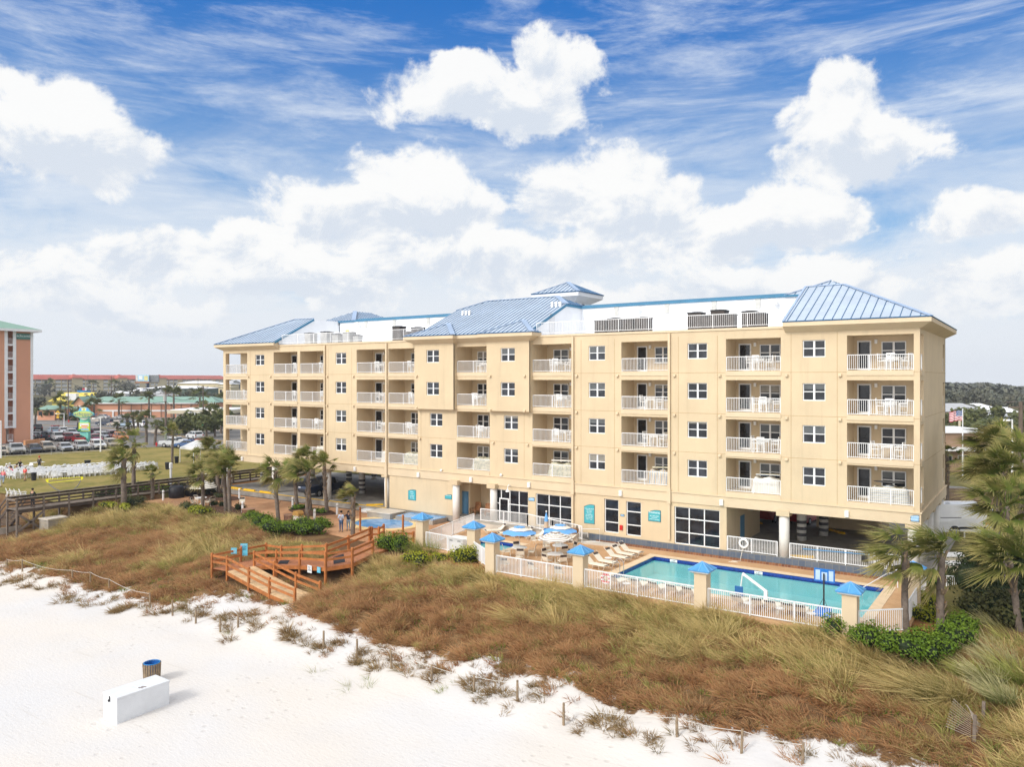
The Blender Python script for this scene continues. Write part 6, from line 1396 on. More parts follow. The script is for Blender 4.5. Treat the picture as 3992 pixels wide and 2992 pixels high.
g = MB(); g.cyl((q.x, q.y, z0), (q.x, q.y, z0+1.0), .36, .39, n=24, caps=False); g.cyl((q.x, q.y, z0+.55), (q.x, q.y, z0+.56), .38, n=24); g.build('liner', M('liner_blue', (.01, .12, .42), .45, .15, 3), t); ring((q.x, q.y, z0+1.03), .40, .025, 'z').build('rim', M('rim_blue', (.02, .22, .55), .4), t)
sf = thing('sand_fence', 'broken fanned slat fence leaning between two posts at the right edge', 'sand fence', PZ(3800, 2895, -2.2)); a, b = Vector(PZ(3797, 2895, -2.3)), Vector(PZ(3832, 2800, -2.0))
for p, hh in ((a, 1.1), (b, .85)): g = MB(); g.bar((p.x, p.y, ground_h(p.x, p.y)-.2), (p.x+.03, p.y, ground_h(p.x, p.y)+hh), .13, .13); g.build('post', WOODG, sf)
SLAT = M('grey_slat', (.52, .45, .38), .9, .25, 4)
for i in range(12):
    f = i/11; p = a+Vector((-.05, .1, ground_h(a.x, a.y)-a.z+.10+.85*f)); ang = radians(150-22*f); g = MB(); d = Vector((SA*cos(ang), CA*cos(ang), sin(ang)*.75)); g.bar(p+d*.1, p+d*1.3, .034, .014); g.build('slat', SLAT, sf)
for i in range(12):
    f = i/11; p = a.lerp(b, .35+.5*f)+Vector((0, 0, .1)); ang = radians(108+22*f); d = Vector((SA*cos(ang), CA*cos(ang), sin(ang))); g = MB(); p.z = ground_h(p.x, p.y)+.05; g.bar(p, p+d*1.1, .035, .012); g.build('slat', SLAT, sf)
for i, (p0, p1, r) in enumerate((((1185, 2380), (1250, 2392), .07), ((1160, 2392), (1215, 2398), .06))):
    u, v = PZ(*p0, -2.5), PZ(*p1, -2.5); g = MB(); g.tube([(u[0], u[1], ground_h(u[0], u[1])+.08), ((u[0]+v[0])/2, (u[1]+v[1])/2, ground_h(u[0], u[1])+.16), (v[0], v[1], ground_h(v[0], v[1])+.08)], [r, r*.8, r*.5], 7); tag(g.build('driftwood', M('drift_grey', (.50, .42, .34), .9, .2, 4)), ['longer bleached driftwood log below the boardwalk end', 'shorter bleached driftwood log below the boardwalk end'][i], 'driftwood')
# ------------------------------------------------------------ grey access boardwalk on the left
gb = thing('boardwalk', 'grey weathered timber boardwalk across the lawn ending in stairs', 'boardwalk', (-76, -10, 0)); Zd = .12; X0, X1 = -77.35, -75.45; YA, YZ_ = -21.9, 15.5
g = MB(); y = YA
while y < YZ_: g.box(X0-.1, X1+.1, y, y+.135, Zd-.05, Zd); y += .15
g.build('deck_boards', WOODG, gb)
g = MB()
for x in (X0, X1): g.box(x-.05, x+.05, YA, YZ_, Zd-.35, Zd-.052)
g.build('joist', WOODD, gb)
k = int((YZ_-YA)/2.44)
for x in (X0-.05, X1+.05):
    for i in range(k+1): yy = YA+.1+i*2.44; g = MB(); g.box(x-.08, x+.08, yy-.08, yy+.08, min(-.3, ground_h(x, yy))-.6, Zd+1.05); g.build('post', WOODG, gb)
    for zz, hh, w_ in ((Zd+1.08, .05, .26), (Zd+.95, .16, .05), (Zd+.62, .14, .05), (Zd+.30, .14, .05)): g = MB(); g.box(x-w_/2, x+w_/2, YA, YZ_, zz-hh/2, zz+hh/2); g.build('rail', WOODD if w_ < .1 else WOODG, gb)
g = MB(); g.box(X0, X1, YA-.06, YA+.0, Zd+.85, Zd+1.02); g.build('rail', WOODG, gb)
for i in range(11): g = MB(); x = X0-.15-i*.28; g.box(x-.3, x, YA+.1, YA+1.7, Zd-.2-i*.19-.045, Zd-.2-i*.19); g.build('stair_tread', WOODG, gb)
for yy in (YA+.05, YA+1.75):
    g = MB(); g.bar((X0-.1, yy, Zd-.2), (X0-3.2, yy, Zd-2.3), .06, .28); g.bar((X0-.1, yy, Zd+1.0), (X0-3.2, yy, Zd-1.15), .07, .16); g.bar((X0-.1, yy, Zd+.5), (X0-3.2, yy, Zd-1.6), .06, .14); g.build('stringer', WOODD, gb)
    g = MB(); g.box(X0-1.7, X0-1.55, yy-.08, yy+.08, -3, Zd+.1); g.build('post', WOODG, gb)
g = MB(); g.bar((X1, YA+.3, -.4), (X1, YA+2.6, -2.2), .1, .2); g.bar((X1, YA+2.6, -.3), (X1, YA+.3, -2.0), .1, .2); g.build('brace', WOODG, gb)
t = thing('sea_wall', 'grey concrete block under the boardwalk end', 'wall', (-73, -18, -2)); g = MB(); q = PZ(165, 2022, -.45); 
g.prism([(-75.1, -19.9), (-73.5, -19.8), (-73.7, -18.0), (-75.1, -18.0)], -3, -1.0); g.build('block', CONC, t); g = MB(); g.prism([(-75.15, -20), (-73.4, -19.9), (-73.6, -17.9), (-75.15, -17.9)], -.999, -.88); g.build('cap', CONCL, t)
t = thing('footing', 'square concrete kerb round the foot of the stairs', 'footing', (-79, -22, -2)); q = Vector(PZ(20, 2062, -2.3)); g = MB()
for a_, b_ in (((-2, -1), (1.2, -.8)), ((1.0, -.8), (1.2, 1))): g.box(q.x+a_[0], q.x+b_[0], q.y+a_[1], q.y+b_[1], -3, -2.0)
g.build('kerb', CONCL, t)
# garden edge fence left of the garage continues as the same boardwalk; grass strip with small shrubs
sheet('mulch_bed', [(-75.3, -1.5), (-71, -1.5), (-70, -3.6), (-75.3, -4.6)], -.585, MULCH); sheet('mulch_bed', [PZ(*D2(a, b), -.58)[:2] for a, b in ((1000, 685), (1060, 720), (1200, 745), (1340, 735), (1465, 725), (1400, 690), (1250, 665), (1080, 660))], -.58, MULCH)
sheet('mulch_bed', [PZ(*D2(a, b), -.58)[:2] for a, b in ((80, 580), (240, 600), (480, 600), (600, 585), (520, 560), (300, 540), (120, 550))], -.58, MULCH); sheet('mulch_bed', [PZ(*D2(a, b), -.58)[:2] for a, b in ((180, 660), (400, 760), (600, 750), (600, 700), (480, 650), (260, 645))], -.58, MULCH)
sheet('mulch_bed', [(-75.2, .2), (-75.2, 15), (-74.0, 15), (-74.0, .2)], .02, PINE)
sheet('path_edge', [(-36.4, -10.6), (-24.9, -13.6), (-24.9, -13.3), (-28.8, -10.5)], -.72, PINE)
# bollards, grill, planters, covers, sunshade
def bollard(px, py, label, h=1.0, r=.11, zg=-.6, cap=True, grp='white bollard lights on the patio'):
    q = PZ(px, py, zg); t = thing('bollard_light', label, 'bollard', q, 0, grp); g = MB(); g.lathe(q, [(r, 0), (r, h)], 14); g.build('post', WHITE, t); g = MB(); g.lathe((q[0], q[1], q[2]+h+.002), [(r*1.08, 0), (r*1.08, .06), (r*.6, .12)], 14); g.build('cap', WHITEPL, t); g = MB(); g.lathe((q[0], q[1], q[2]+h-.22), [(r+.003, 0), (r+.003, .12)], 14); g.build('lens', HVACL, t)
for i, (a, b, lab) in enumerate([(553, 580, 'white bollard at the left mulch bed'), (1045, 665, 'white bollard left of the mulch island'), (1455, 728, 'white bollard near the couple'), (1247, 788, 'white bollard beside the tan grill cover'), (582, 710, 'white bollard beside the brick planter'), (313, 515, 'white bollard under the edge of the sunshade')]): bollard(*D2(a, b), lab)
bollard(*G1(1172, 1385), 'white bollard beside the black grill covers'); bollard(*G1(1480, 1245), 'white bollard in the lawn hedge', 1.0)
q = PZ(*G1(1227, 1300), 0); t = thing('lamp_post', 'short white lamp post at the lawn edge behind the black covers', 'lamp post', q); g = MB(); g.lathe(q, [(.13, 0), (.13, 2.4)], 12); g.build('post', WHITE, t); g = MB(); g.lathe((q[0], q[1], q[2]+2.4), [(.2, 0), (.2, .55), (.12, .62)], 12); g.build('lamp_head', WHITEPL, t)
for (a, b, w_, h, lab) in ((470, 650, 1.7, 1.35, 'wide black grill cover, the left one of two'), (770, 610, 1.35, 1.2, 'smaller black grill cover, the right one of two')):
    q = PZ(600+a/5.3475, 1820+b/5.3475, -.6); g = MB(); nn = 12
    g.lathe(q, [(w_*.44, 0), (w_*.47, .1), (w_*.49, h*.5), (w_*.47, h*.82), (w_*.36, h*.97), (w_*.1, h)], 14); rd_ = random.Random(int(a)); g.v = [(p[0]+rd_.uniform(-.04, .04), p[1]+rd_.uniform(-.04, .04), p[2]) for p in g.v]; t = thing('grill_cover', lab, 'grill', q, 0, 'black covered grills'); g.build('cover', M('black_cover', (.012, .012, .017), .55, .3, 3), t, smooth=True)
    g = MB(); g.box(q[0]-.3, q[0]+.3, q[1]-.25, q[1]+.25, -.6, -.5); g.build('cart', DARKMET, t)
for (a, b, w_, h, lab) in ((635, 738, .62, .62, 'round brick fire planter beside the bollard'), (1020, 803, .56, .72, 'round brown wicker planter by the tan grill')):
    q = PZ(*D2(a, b), -.6); t = thing('planter', lab, 'planter', q); g = MB(); g.lathe(q, [(w_*.95, 0), (w_, h*.5), (w_*1.02, h)], 18); g.build('wall', M('brown_brick', (.17, .085, .055), .9, .3, 4, .4, 20), t); g = MB(); g.lathe((q[0], q[1], q[2]+h), [(w_*1.06, 0), (w_*1.06, .05)], 18); g.build('rim', M('planter_rim', (.30, .17, .11), .8, .2, 3), t)
q = PZ(*D2(1095, 810), -.6); t = thing('grill', 'grill on a tan pedestal with an orange-brown hood', 'grill', q); g = MB(); g.box(q[0]-.36, q[0]+.36, q[1]-.3, q[1]+.3, -.6, .15); g.build('pedestal', CONCL, t); g = MB(); g.side([(q[0]-.42, .152), (q[0]+.42, .152), (q[0]+.42, .38), (q[0]+.2, .58), (q[0]-.25, .58), (q[0]-.42, .38)], q[1]-.32, q[1]+.32); g.build('hood', M('hood_brown', (.40, .22, .06), .5, .2, 3), t)
q = PZ(600+1020/5.3475, 1820+600/5.3475, -.6); t = thing('sunshade', 'big striped sunshade on a stout post behind the patio table', 'umbrella', q); SSTR = stripes('sunshade_canvas', [(.78, .76, .70), (.78, .76, .70), (.18, .18, .16)], 2, 5.5)
zc_ = CAM[2]-(1820+430/5.3475-YH)*(-CA*(q[0]-CAM[0])+SA*(q[1]-CAM[1]))/FOC; g = MB(); g.lathe((q[0], q[1], zc_), [(1.62, 0), (1.2, .32), (.7, .60), (.3, .76), (.04, .80)], 12); g.build('canopy', SSTR, t); g = MB(); g.cyl((q[0]-.6, q[1]-.3, -.6), (q[0]-.6, q[1]-.3, zc_+.2), .13); g.build('post', POSTW, t)
for i, (a, b, rz, lab) in enumerate([(835, 830, 2.2, 'cream chair left of the shaded patio table'), (915, 770, 3.3, 'cream chair behind the shaded patio table'), (1200, 800, -1.6, 'cream chair right of the shaded patio table'), (1130, 820, -.9, 'cream chair in front of the shaded patio table, right side'), (1840, 830, .9, 'lone cream chair by the brick planter')]):
    q = PZ(600+a/5.3475, 1820+b/5.3475, -.6); CH.place(q, rz, lab, 'cream and brown patio chairs')
q = PZ(600+985/5.3475, 1820+790/5.3475, -.6); TB.place(q, 0, 'round white table among the chairs under the striped sunshade', 'round white tables under the umbrellas')
# wooden porch chairs
WCH = M('porch_chair_wood', (.30, .13, .05), .6, .2, 4)
for i, (px, py) in enumerate(((1852, 1995), (1893, 1985))):
    q = PZ(px, py, 0); q = PY(px, 1995, 1.9); x, y = q[0], q[1]; g = MB()
    for sx in (-.3, .3): g.bar((x+sx, y-.4, .0), (x+sx, y-.4, .55), .06, .06); g.bar((x+sx, y+.3, 0), (x+sx, y+.5, 1.05), .06, .06); g.bar((x+sx, y-.45, .57), (x+sx, y+.4, .57), .12, .03)
    g.bar((x, y-.42, .40), (x, y+.3, .28), .56, .03)
    for s in range(5): g.bar((x-.22+s*.11, y+.3, .3), (x-.22+s*.11, y+.55, 1.1-.02*abs(s-2)), .09, .02)
    tag(g.build('porch_chair', WCH), ['left brown wooden porch chair by the restroom door', 'right brown wooden porch chair by the restroom door'][i], 'chair', 'wooden chairs in the porch')
# ------------------------------------------------------------ lawn: rows of white chairs and tables
A4 = lambda a, b, z=0: PZ(a/4.424, 1620+b/4.424, z)
g = MB()
for s in (-.28, .28):
    g.bar((s, -.28, 0), (s*.93, -.22, .62), .06, .05); g.bar((s, .34, 0), (s*.93, .2, .62), .06, .05); g.bar((s, -.30, .63), (s, .26, .60), .09, .03)
g.box(-.25, .25, -.25, .22, .37, .42)
bk = [(-.25, .18, .42)]; nb_ = 9; V = []
for i in range(nb_):
    a = pi*i/(nb_-1); V.append((-.27*cos(a), .30+.08*sin(a), .72+.27*sin(a)))
front = [(-.24, .20, .40), (.24, .20, .40)]+V[::-1]; n = len(front); g.add(front+[(p[0], p[1]+.03, p[2]) for p in front], [tuple(range(n)), tuple(range(2*n-1, n-1, -1))]+[(i, n+i, n+(i+1) % n, (i+1) % n) for i in range(n)])
lawn_chair = g.build('lawn_chair', WHITEPL); LCU = [0]
def lchair(x, y, rz, label, z=0, group='white plastic chairs set out on the lawn'):
    o = lawn_chair if not LCU[0] else lawn_chair.copy()
    if LCU[0]: COL.objects.link(o)
    LCU[0] += 1; o.location = (x, y, z); o.rotation_euler = (0, 0, rz); tag(o, label, 'chair', group)
rl = random.Random(8); RX_ = [-97.6, -99.3, -100.3, -102.0, -103.0, -104.7, -105.8, -107.5]
for r, x0 in enumerate(RX_):
    y0, y1 = [(-7.9, 1.4), (-7.6, 6.4), (-8.4, 6.8), (-10.4, 6.4), (-10.6, 5.2), (-10.8, 3.8), (-11.4, 3.6), (-11.4, 2.6)][r]
    k = 0; y = y0
    while y < y1:
        if rl.random() < (.95 if r < 5 else .62 if r < 7 else .5) and not (r < 3 and 2.6 < y < 3.6):
            # even rows are seen from behind (facing away, -X), odd rows face back over the table
            lchair(x0+(y-y0)*.12+rl.uniform(-.08, .08), y, (pi/2 if r % 2 == 0 else -pi/2)+rl.uniform(-.12, .12), f'white lawn chair, {ORD[k]} from the left in the {ORD[r]} row')
            k += 1
        y += .64
for r in range(0, 8, 2):
    for k, y in enumerate(frange(-6.4 if r == 0 else -9.2, 4.6, 1.9)):
        x = (RX_[r]+RX_[r+1])/2+(y+8)*.12; g = MB(); g.box(x-.38, x+.38, y-.91, y+.91, .70, .745)
        t = thing('folding_table', f'white folding table, {ORD[k]} from the left between chair rows {r+1} and {r+2}', 'table', (x, y, 0), 0, 'white folding tables on the lawn'); g.build('tabletop', WHITEPL, t); g = MB()
        for b in (-.75, .75): g.tube([(x-.28, y+b, 0), (x-.28, y+b, .7), (x+.28, y+b, .7), (x+.28, y+b, 0)], .018, 4)
        g.build('legs', HVACL, t)
for i in range(4):
    q = PZ((275+[0, 110, 230, 370][i])/7.21, 1900+[270, 285, 300, 300][i]/7.21, 0); lchair(q[0], q[1], 2.9, f'white chair beyond the grey boardwalk, {ORD[i]} from the left', group='white chairs beyond the boardwalk')
def bin_(q, label, h=.95, r=.32):
    t = thing('litter_bin', label, 'bin', q, 0, 'black bins on the lawn'); g = MB(); g.lathe(q, [(r*.8, 0), (r, h)], 14); g.build('drum', BLACKPL, t); g = MB(); g.lathe((q[0], q[1], q[2]+h), [(r*1.08, 0), (r*1.08, .05), (r*.8, .06)], 14); g.build('rim', DARKMET, t)
bin_(A4(583, 1125), 'black bin in front of the lawn chairs, below the red jacket'); bin_(PZ(*G1(1202, 1163), 0), 'black bin on the lawn left of the lone palm foot'); bin_(PZ(*G1(1268, 1117), 0), 'black bin on the lawn right of the lone palm foot'); bin_(A4(1510, 840), 'black tub standing behind the last chair row', .5, .45)
t = thing('badminton_net', 'small yellow net held by a bowed blue frame on the lawn', 'net', A4(1130, 1310)); FY = M('net_yellow', (.72, .68, .02), .6, .05); FB = M('frame_blue', (.10, .12, .28), .4, .1)
a, b = Vector(A4(830, 1310)), Vector(A4(1390, 1290)); d0 = -CA*(a.x-CAM[0])+SA*(a.y-CAM[1])
P = lambda x, y: Vector(PD(x/4.424, 1620+y/4.424, d0))
g = MB(); g.tube([P(830, 1165), P(880, 1220), P(960, 1275), P(1040, 1308), P(1150, 1300), P(1270, 1285), P(1340, 1220), P(1400, 1115)], .03, 5); g.build('frame', FB, t)
g = MB()
for p, q in ((P(785, 1108), P(1425, 1062)), (P(825, 1168), P(1410, 1110))): g.bar(p, q, .02, .06)
g.build('tape', FY, t); g = MB()
for p, q, r_, s in ((P(785, 1108), P(835, 1115), P(830, 1168), P(800, 1150)), (P(1390, 1065), P(1432, 1060), P(1425, 1105), P(1405, 1118))): g.add([p, q, r_, s]+[v+Vector((.02, .02, 0)) for v in (p, q, r_, s)], [(0, 1, 2, 3), (7, 6, 5, 4), (0, 4, 5, 1), (1, 5, 6, 2), (2, 6, 7, 3), (3, 7, 4, 0)])
g.build('end_panel', FY, t)
# white tent
q0, q1 = PZ(*G1(1300, 1118), 0), PZ(*G1(1480, 1120), 0); t = thing('canopy_tent', 'white pop-up tent between the lone palm and the hotel', 'tent', q0); c = Vector(((q0[0]+q1[0])/2-1.2, (q0[1]+q1[1])/2+1.4, 0)); s = 1.75; zt = 2.35; g = MB()
cs = [(c.x-s, c.y-s, zt), (c.x+s, c.y-s, zt), (c.x+s, c.y+s, zt), (c.x-s, c.y+s, zt)]; ap = (c.x, c.y, zt+1.1); g.add(cs+[(p[0], p[1], zt-.3) for p in cs]+[ap], [(0, 1, 8), (1, 2, 8), (2, 3, 8), (3, 0, 8), (0, 4, 5, 1), (1, 5, 6, 2), (2, 6, 7, 3), (3, 7, 4, 0)]); g.build('canopy', WHITEPL, t)
for p in cs: g = MB(); g.box(p[0]-.04, p[0]+.04, p[1]-.04, p[1]+.04, 0, zt-.05); g.build('leg', WHITE, t)
# ------------------------------------------------------------ people
def skinmesh(name, verts, edges, rad, mat, parent, sub=2):
    me = bpy.data.meshes.new(name); me.from_pydata(verts, edges, []); me.materials.append(mat); o = bpy.data.objects.new(name, me); COL.objects.link(o); o.parent = parent
    sk = o.modifiers.new('skin', 'SKIN'); sk.use_smooth_shade = True
    for i, r in enumerate(rad): me.skin_vertices[0].data[i].radius = r if isinstance(r, tuple) else (r, r); me.skin_vertices[0].data[i].use_root = (i == 0)
    s = o.modifiers.new('sub', 'SUBSURF'); s.levels = s.render_levels = sub; return o
def cloth(name, col): return M(name, col, .85, .15, 6)
HAIR = {'dark': cloth('dark_hair', (.02, .014, .010)), 'blond': cloth('blond_hair', (.45, .30, .12)), 'grey': cloth('grey_hair', (.55, .53, .5))}
def person(q, rz, label, shirt, legs, hair='dark', hat=None, pose='stand', h=1.74, arms=None, bare=False, group=None):
    k = h/1.74; t = thing('person', label, 'person', q, rz, group); sit = pose == 'sit'; hz = .50 if sit else .93     # figure faces -Y
    lean = {'walk': -.04, 'bend': -.22}.get(pose, 0); B = {}
    B['pel'] = (0, 0, hz); B['wai'] = (0, lean*.4, hz+.18); B['che'] = (0, lean*.8+.01, hz+.38); B['nec'] = (0, lean, hz+.56); B['hd0'] = (0, lean-.02, hz+.66); B['hd1'] = (0, lean-.025, hz+.76); B['nos'] = (0, lean-.115, hz+.70)
    for s, n in ((-1, 'l'), (1, 'r')):
        B['hip'+n] = (s*.09, 0, hz-.04)
        if sit: B['kne'+n] = (s*.12, -.42, hz+.0); B['ank'+n] = (s*.12, -.40, .08); B['toe'+n] = (s*.13, -.58, .04)
        elif pose == 'walk': B['kne'+n] = (s*.10, -.12 if s > 0 else .02, .50); B['ank'+n] = (s*.10, -.16 if s > 0 else .24, .09 if s > 0 else .14); B['toe'+n] = (s*.11, -.32 if s > 0 else .10, .04)
        else: B['kne'+n] = (s*.10, -.02, .50); B['ank'+n] = (s*.11, .02, .09); B['toe'+n] = (s*.13, -.14, .04)
        B['sho'+n] = (s*.19, lean, hz+.49)
        a = (arms or {}).get(n, 'table' if sit else 'down')
        el, wr = {'down': ((s*.25, lean+.03, hz+.20), (s*.26, lean-.08, hz-.04)), 'table': ((s*.27, lean-.10, hz+.24), (s*.15, lean-.34, hz+.26)), 'phone': ((s*.25, lean-.08, hz+.20), (s*.06, lean-.27, hz+.36)), 'face': ((s*.30, lean-.12, hz+.36), (s*.08, lean-.16, hz+.60)), 'point': ((s*.34, lean-.10, hz+.40), (s*.56, lean-.16, hz+.50)), 'rail': ((s*.25, lean-.12, hz+.24), (s*.2, lean-.38, hz+.14))}[a]
        B['elb'+n] = el; B['wri'+n] = wr; dv = (Vector(wr)-Vector(el)).normalized(); pm = Vector(wr)+dv*.08; B['pal'+n] = tuple(pm)
        sd = dv.cross(Vector((0, 0, 1))); sd = sd.normalized() if sd.length > .1 else Vector((0, 1, 0)); up = sd.cross(dv)
        for f in range(4): B[f'fi{f}{n}'] = tuple(pm+dv*(.09-.012*abs(f-1.3))+sd*(f-1.5)*.024+up*-.02)
        B['thu'+n] = tuple(Vector(wr)+dv*.05+sd*.065+up*-.02)
    E = [('pel', 'wai'), ('wai', 'che'), ('che', 'nec'), ('nec', 'hd0'), ('hd0', 'hd1'), ('hd0', 'nos')]
    for n in 'lr': E += [('pel', 'hip'+n), ('hip'+n, 'kne'+n), ('kne'+n, 'ank'+n), ('ank'+n, 'toe'+n), ('che', 'sho'+n), ('sho'+n, 'elb'+n), ('elb'+n, 'wri'+n), ('wri'+n, 'pal'+n), ('wri'+n, 'thu'+n)]+[('pal'+n, f'fi{f}{n}') for f in range(4)]
    R = dict(pel=.13, wai=(.14, .10), che=(.15, .11), nec=.055, hd0=(.085, .10), hd1=(.082, .095), nos=.014)
    for n in 'lr': R.update({'hip'+n: .095, 'kne'+n: .058, 'ank'+n: .042, 'toe'+n: .035, 'sho'+n: .062, 'elb'+n: .042, 'wri'+n: .028, 'pal'+n: .034, 'thu'+n: .009, **{f'fi{f}{n}': .008 for f in range(4)}})
    def make(nm, keys, scale, mat):
        keys = [x for x in B if x in keys]; ix = {x: i for i, x in enumerate(keys)}; ed = [(ix[a], ix[b]) for a, b in E if a in ix and b in ix]
        return skinmesh(nm, [tuple(c*k for c in B[x]) for x in keys], ed, [tuple(c*scale*k for c in (R[x] if isinstance(R[x], tuple) else (R[x], R[x]))) for x in keys], mat, t)
    make('body', set(B), .95, SKIN)
    make('shirt', {'pel', 'wai', 'che', 'shol', 'shor', 'elbl', 'elbr', 'wril', 'wrir'} if not bare else {'pel', 'wai', 'che', 'shol', 'shor', 'elbl', 'elbr'}, 1.16, shirt)
    make('trousers', {'pel', 'hipl', 'hipr', 'knel', 'kner'}|(set() if bare else {'ankl', 'ankr'}), 1.17, legs)
    hd = Vector(B['hd1'])*k
    g = MB(); g.sphere(hd+Vector((0, .018, .012))*k, .112*k, 12, 8, (1, 1.08, 1.0)); g.v = [p for p in g.v]; o = g.build('hair', HAIR[hair], t, world=False, smooth=True)
    if hair == 'dark' and pose == 'long':
        pass
    if hat: g = MB(); g.lathe(hd+Vector((0, 0, .03))*k, [(.120*k, 0), (.118*k, .06), (.07*k, .11), (.01, .12)], 12); g.bar(hd+Vector((0, -.08, .045))*k, hd+Vector((0, -.20, .035))*k, .15, .015); g.build('cap', hat, t, world=False)
    g = MB()
    for s in (-1, 1): g.sphere(Vector((s*.032, B['nos'][1]+.026, B['nos'][2]+.035))*k, .012, 6, 4)
    g.build('eyes', BLACKPL, t, world=False)
    g = MB()
    for n in 'lr': p = Vector(B['ank'+n])*k; q2 = Vector(B['toe'+n])*k; g.bar(p+Vector((0, .05, -.05)), q2+Vector((0, -.03, -.005)), .095, .07)
    g.build('shoes', BLACKPL, t, world=False, bevel=.02)
    return t
JEANS = cloth('jeans', (.05, .09, .18)); DKBLUE = cloth('dark_trousers', (.02, .025, .04)); CHECK = cloth('pale_blue_shirt', (.42, .46, .56)); NAVY = cloth('navy_jacket', (.02, .025, .05)); PINK = cloth('pink_jacket', (.85, .22, .25)); REDJ = cloth('red_jacket', (.75, .10, .10)); GREYT = cloth('dark_grey_shirt', (.05, .05, .055)); BLK = cloth('black_jacket', (.012, .012, .016)); OLV = cloth('olive_dark_jacket', (.035, .038, .03)); WHT = cloth('white_top', (.72, .74, .78)); PALEJ = cloth('pale_jeans', (.28, .36, .45)); KHAKI = cloth('khaki_shorts', (.35, .25, .16)); CAPR = cloth('red_cap', (.6, .03, .03)); CAPW = cloth('white_cap', (.8, .8, .8)); PNKT = cloth('pink_shirt', (.65, .12, .22))
vr = lambda deg: radians(34.25+deg)                                # 0 = facing the camera
q = PZ(*D2(1493, 885), -.6); person(q, vr(-10), 'man in a pale shirt and jeans looking at his phone beside the small palm', CHECK, JEANS, arms={'l': 'phone', 'r': 'phone'}, h=1.78)
q = PZ(*D2(1560, 875), -.6); ww = person(q, vr(15), 'woman in a navy jacket with one hand raised, right of the man', NAVY, PALEJ, arms={'l': 'point', 'r': 'face'}, h=1.70); g = MB(); g.bar((0, .08, 1.60), (0, .10, 1.34), .2, .07); g.build('long_hair', HAIR['dark'], ww, world=False, bevel=.03)
q = PZ(780/7.21, 1900+555/7.21, .12); person((-76.1, q[1]+.2, .13), vr(175), 'man in a dark jacket standing on the grey boardwalk', OLV, DKBLUE, arms={'l': 'rail', 'r': 'rail'}, h=1.8)
LP = [((680, 925), 8, 'man in a red cap and dark grey shirt standing behind the tables', GREYT, DKBLUE, 'dark', CAPR, 'stand', {}), ((55, 1180), 185, 'person in a pink jacket and pale jeans walking at the left edge', PINK, PALEJ, 'grey', None, 'walk', {}), ((430, 1130), 170, 'person in a red jacket and shorts walking past the black bin', REDJ, KHAKI, 'grey', None, 'walk', {}),
      ((112, 1010), 60, 'person in a white cap and white top seated at the left table', WHT, PALEJ, 'grey', CAPW, 'sit', {}), ((170, 1000), -20, 'person in a white cap and dark top seated at the left table', NAVY, DKBLUE, 'grey', CAPW, 'sit', {}), ((350, 985), 20, 'person in a black jacket with fair hair leaning over the table', BLK, DKBLUE, 'blond', None, 'bend', {'l': 'rail', 'r': 'rail'}), ((285, 1010), 120, 'person in a dark red and black top seated left of the leaning one', cloth('plum_top', (.10, .02, .05)), DKBLUE, 'dark', None, 'sit', {}), ((385, 1010), 100, 'person in a white and blue top seated right of the leaning one', cloth('white_blue_top', (.55, .65, .8)), JEANS, 'grey', None, 'sit', {}), ((195, 1060), 150, 'person in a pink top seated with the back to the sea', PNKT, DKBLUE, 'dark', None, 'sit', {}), ((-4, 1240), 150, 'person in pale blue cut off by the left edge', PALEJ, WHT, 'grey', None, 'walk', {}), ((158, 1035), 200, 'person in a navy top seated beside the pink one', NAVY, JEANS, 'grey', None, 'sit', {})]
for (p, an, lab, sh, lg, hr, ht, ps, ar) in LP: person(A4(*p), vr(an), lab, sh, lg, hr, ht, ps, arms=ar, bare=(lg is KHAKI), group='people on the lawn')
for i, (p, an) in enumerate([((110, 1012), 60), ((170, 1002), -20), ((285, 1012), 120), ((385, 1012), 100), ((195, 1062), 150), ((158, 1037), 200), ((20, 1000), 30), ((520, 950), 10), ((310, 1040), 170)]):
    q = A4(*p); lchair(q[0], q[1], vr(an), f'white lawn chair among the seated people, {ORD[i]} of that group', group='white chairs around the seated people')
for i, p in enumerate([(230, 950), (110, 985), (450, 960), (640, 900)]):
    q = A4(*p); g = MB(); x, y, _ = q; t = thing('folding_table', ['white folding table in front of the leaning person', 'white folding table at the left edge of the lawn group', 'white folding table right of the seated people', 'white folding table in front of the red capped man'][i], 'table', q, 0, 'white folding tables on the lawn'); g.box(x-.4, x+.4, y-.9, y+.9, .70, .745); g.build('tabletop', WHITEPL, t); g = MB()
    for b in (-.7, .7): g.tube([(x-.28, y+b, 0), (x-.28, y+b, .7), (x+.28, y+b, .7), (x+.28, y+b, 0)], .018, 4)
    g.build('legs', HVACL, t)
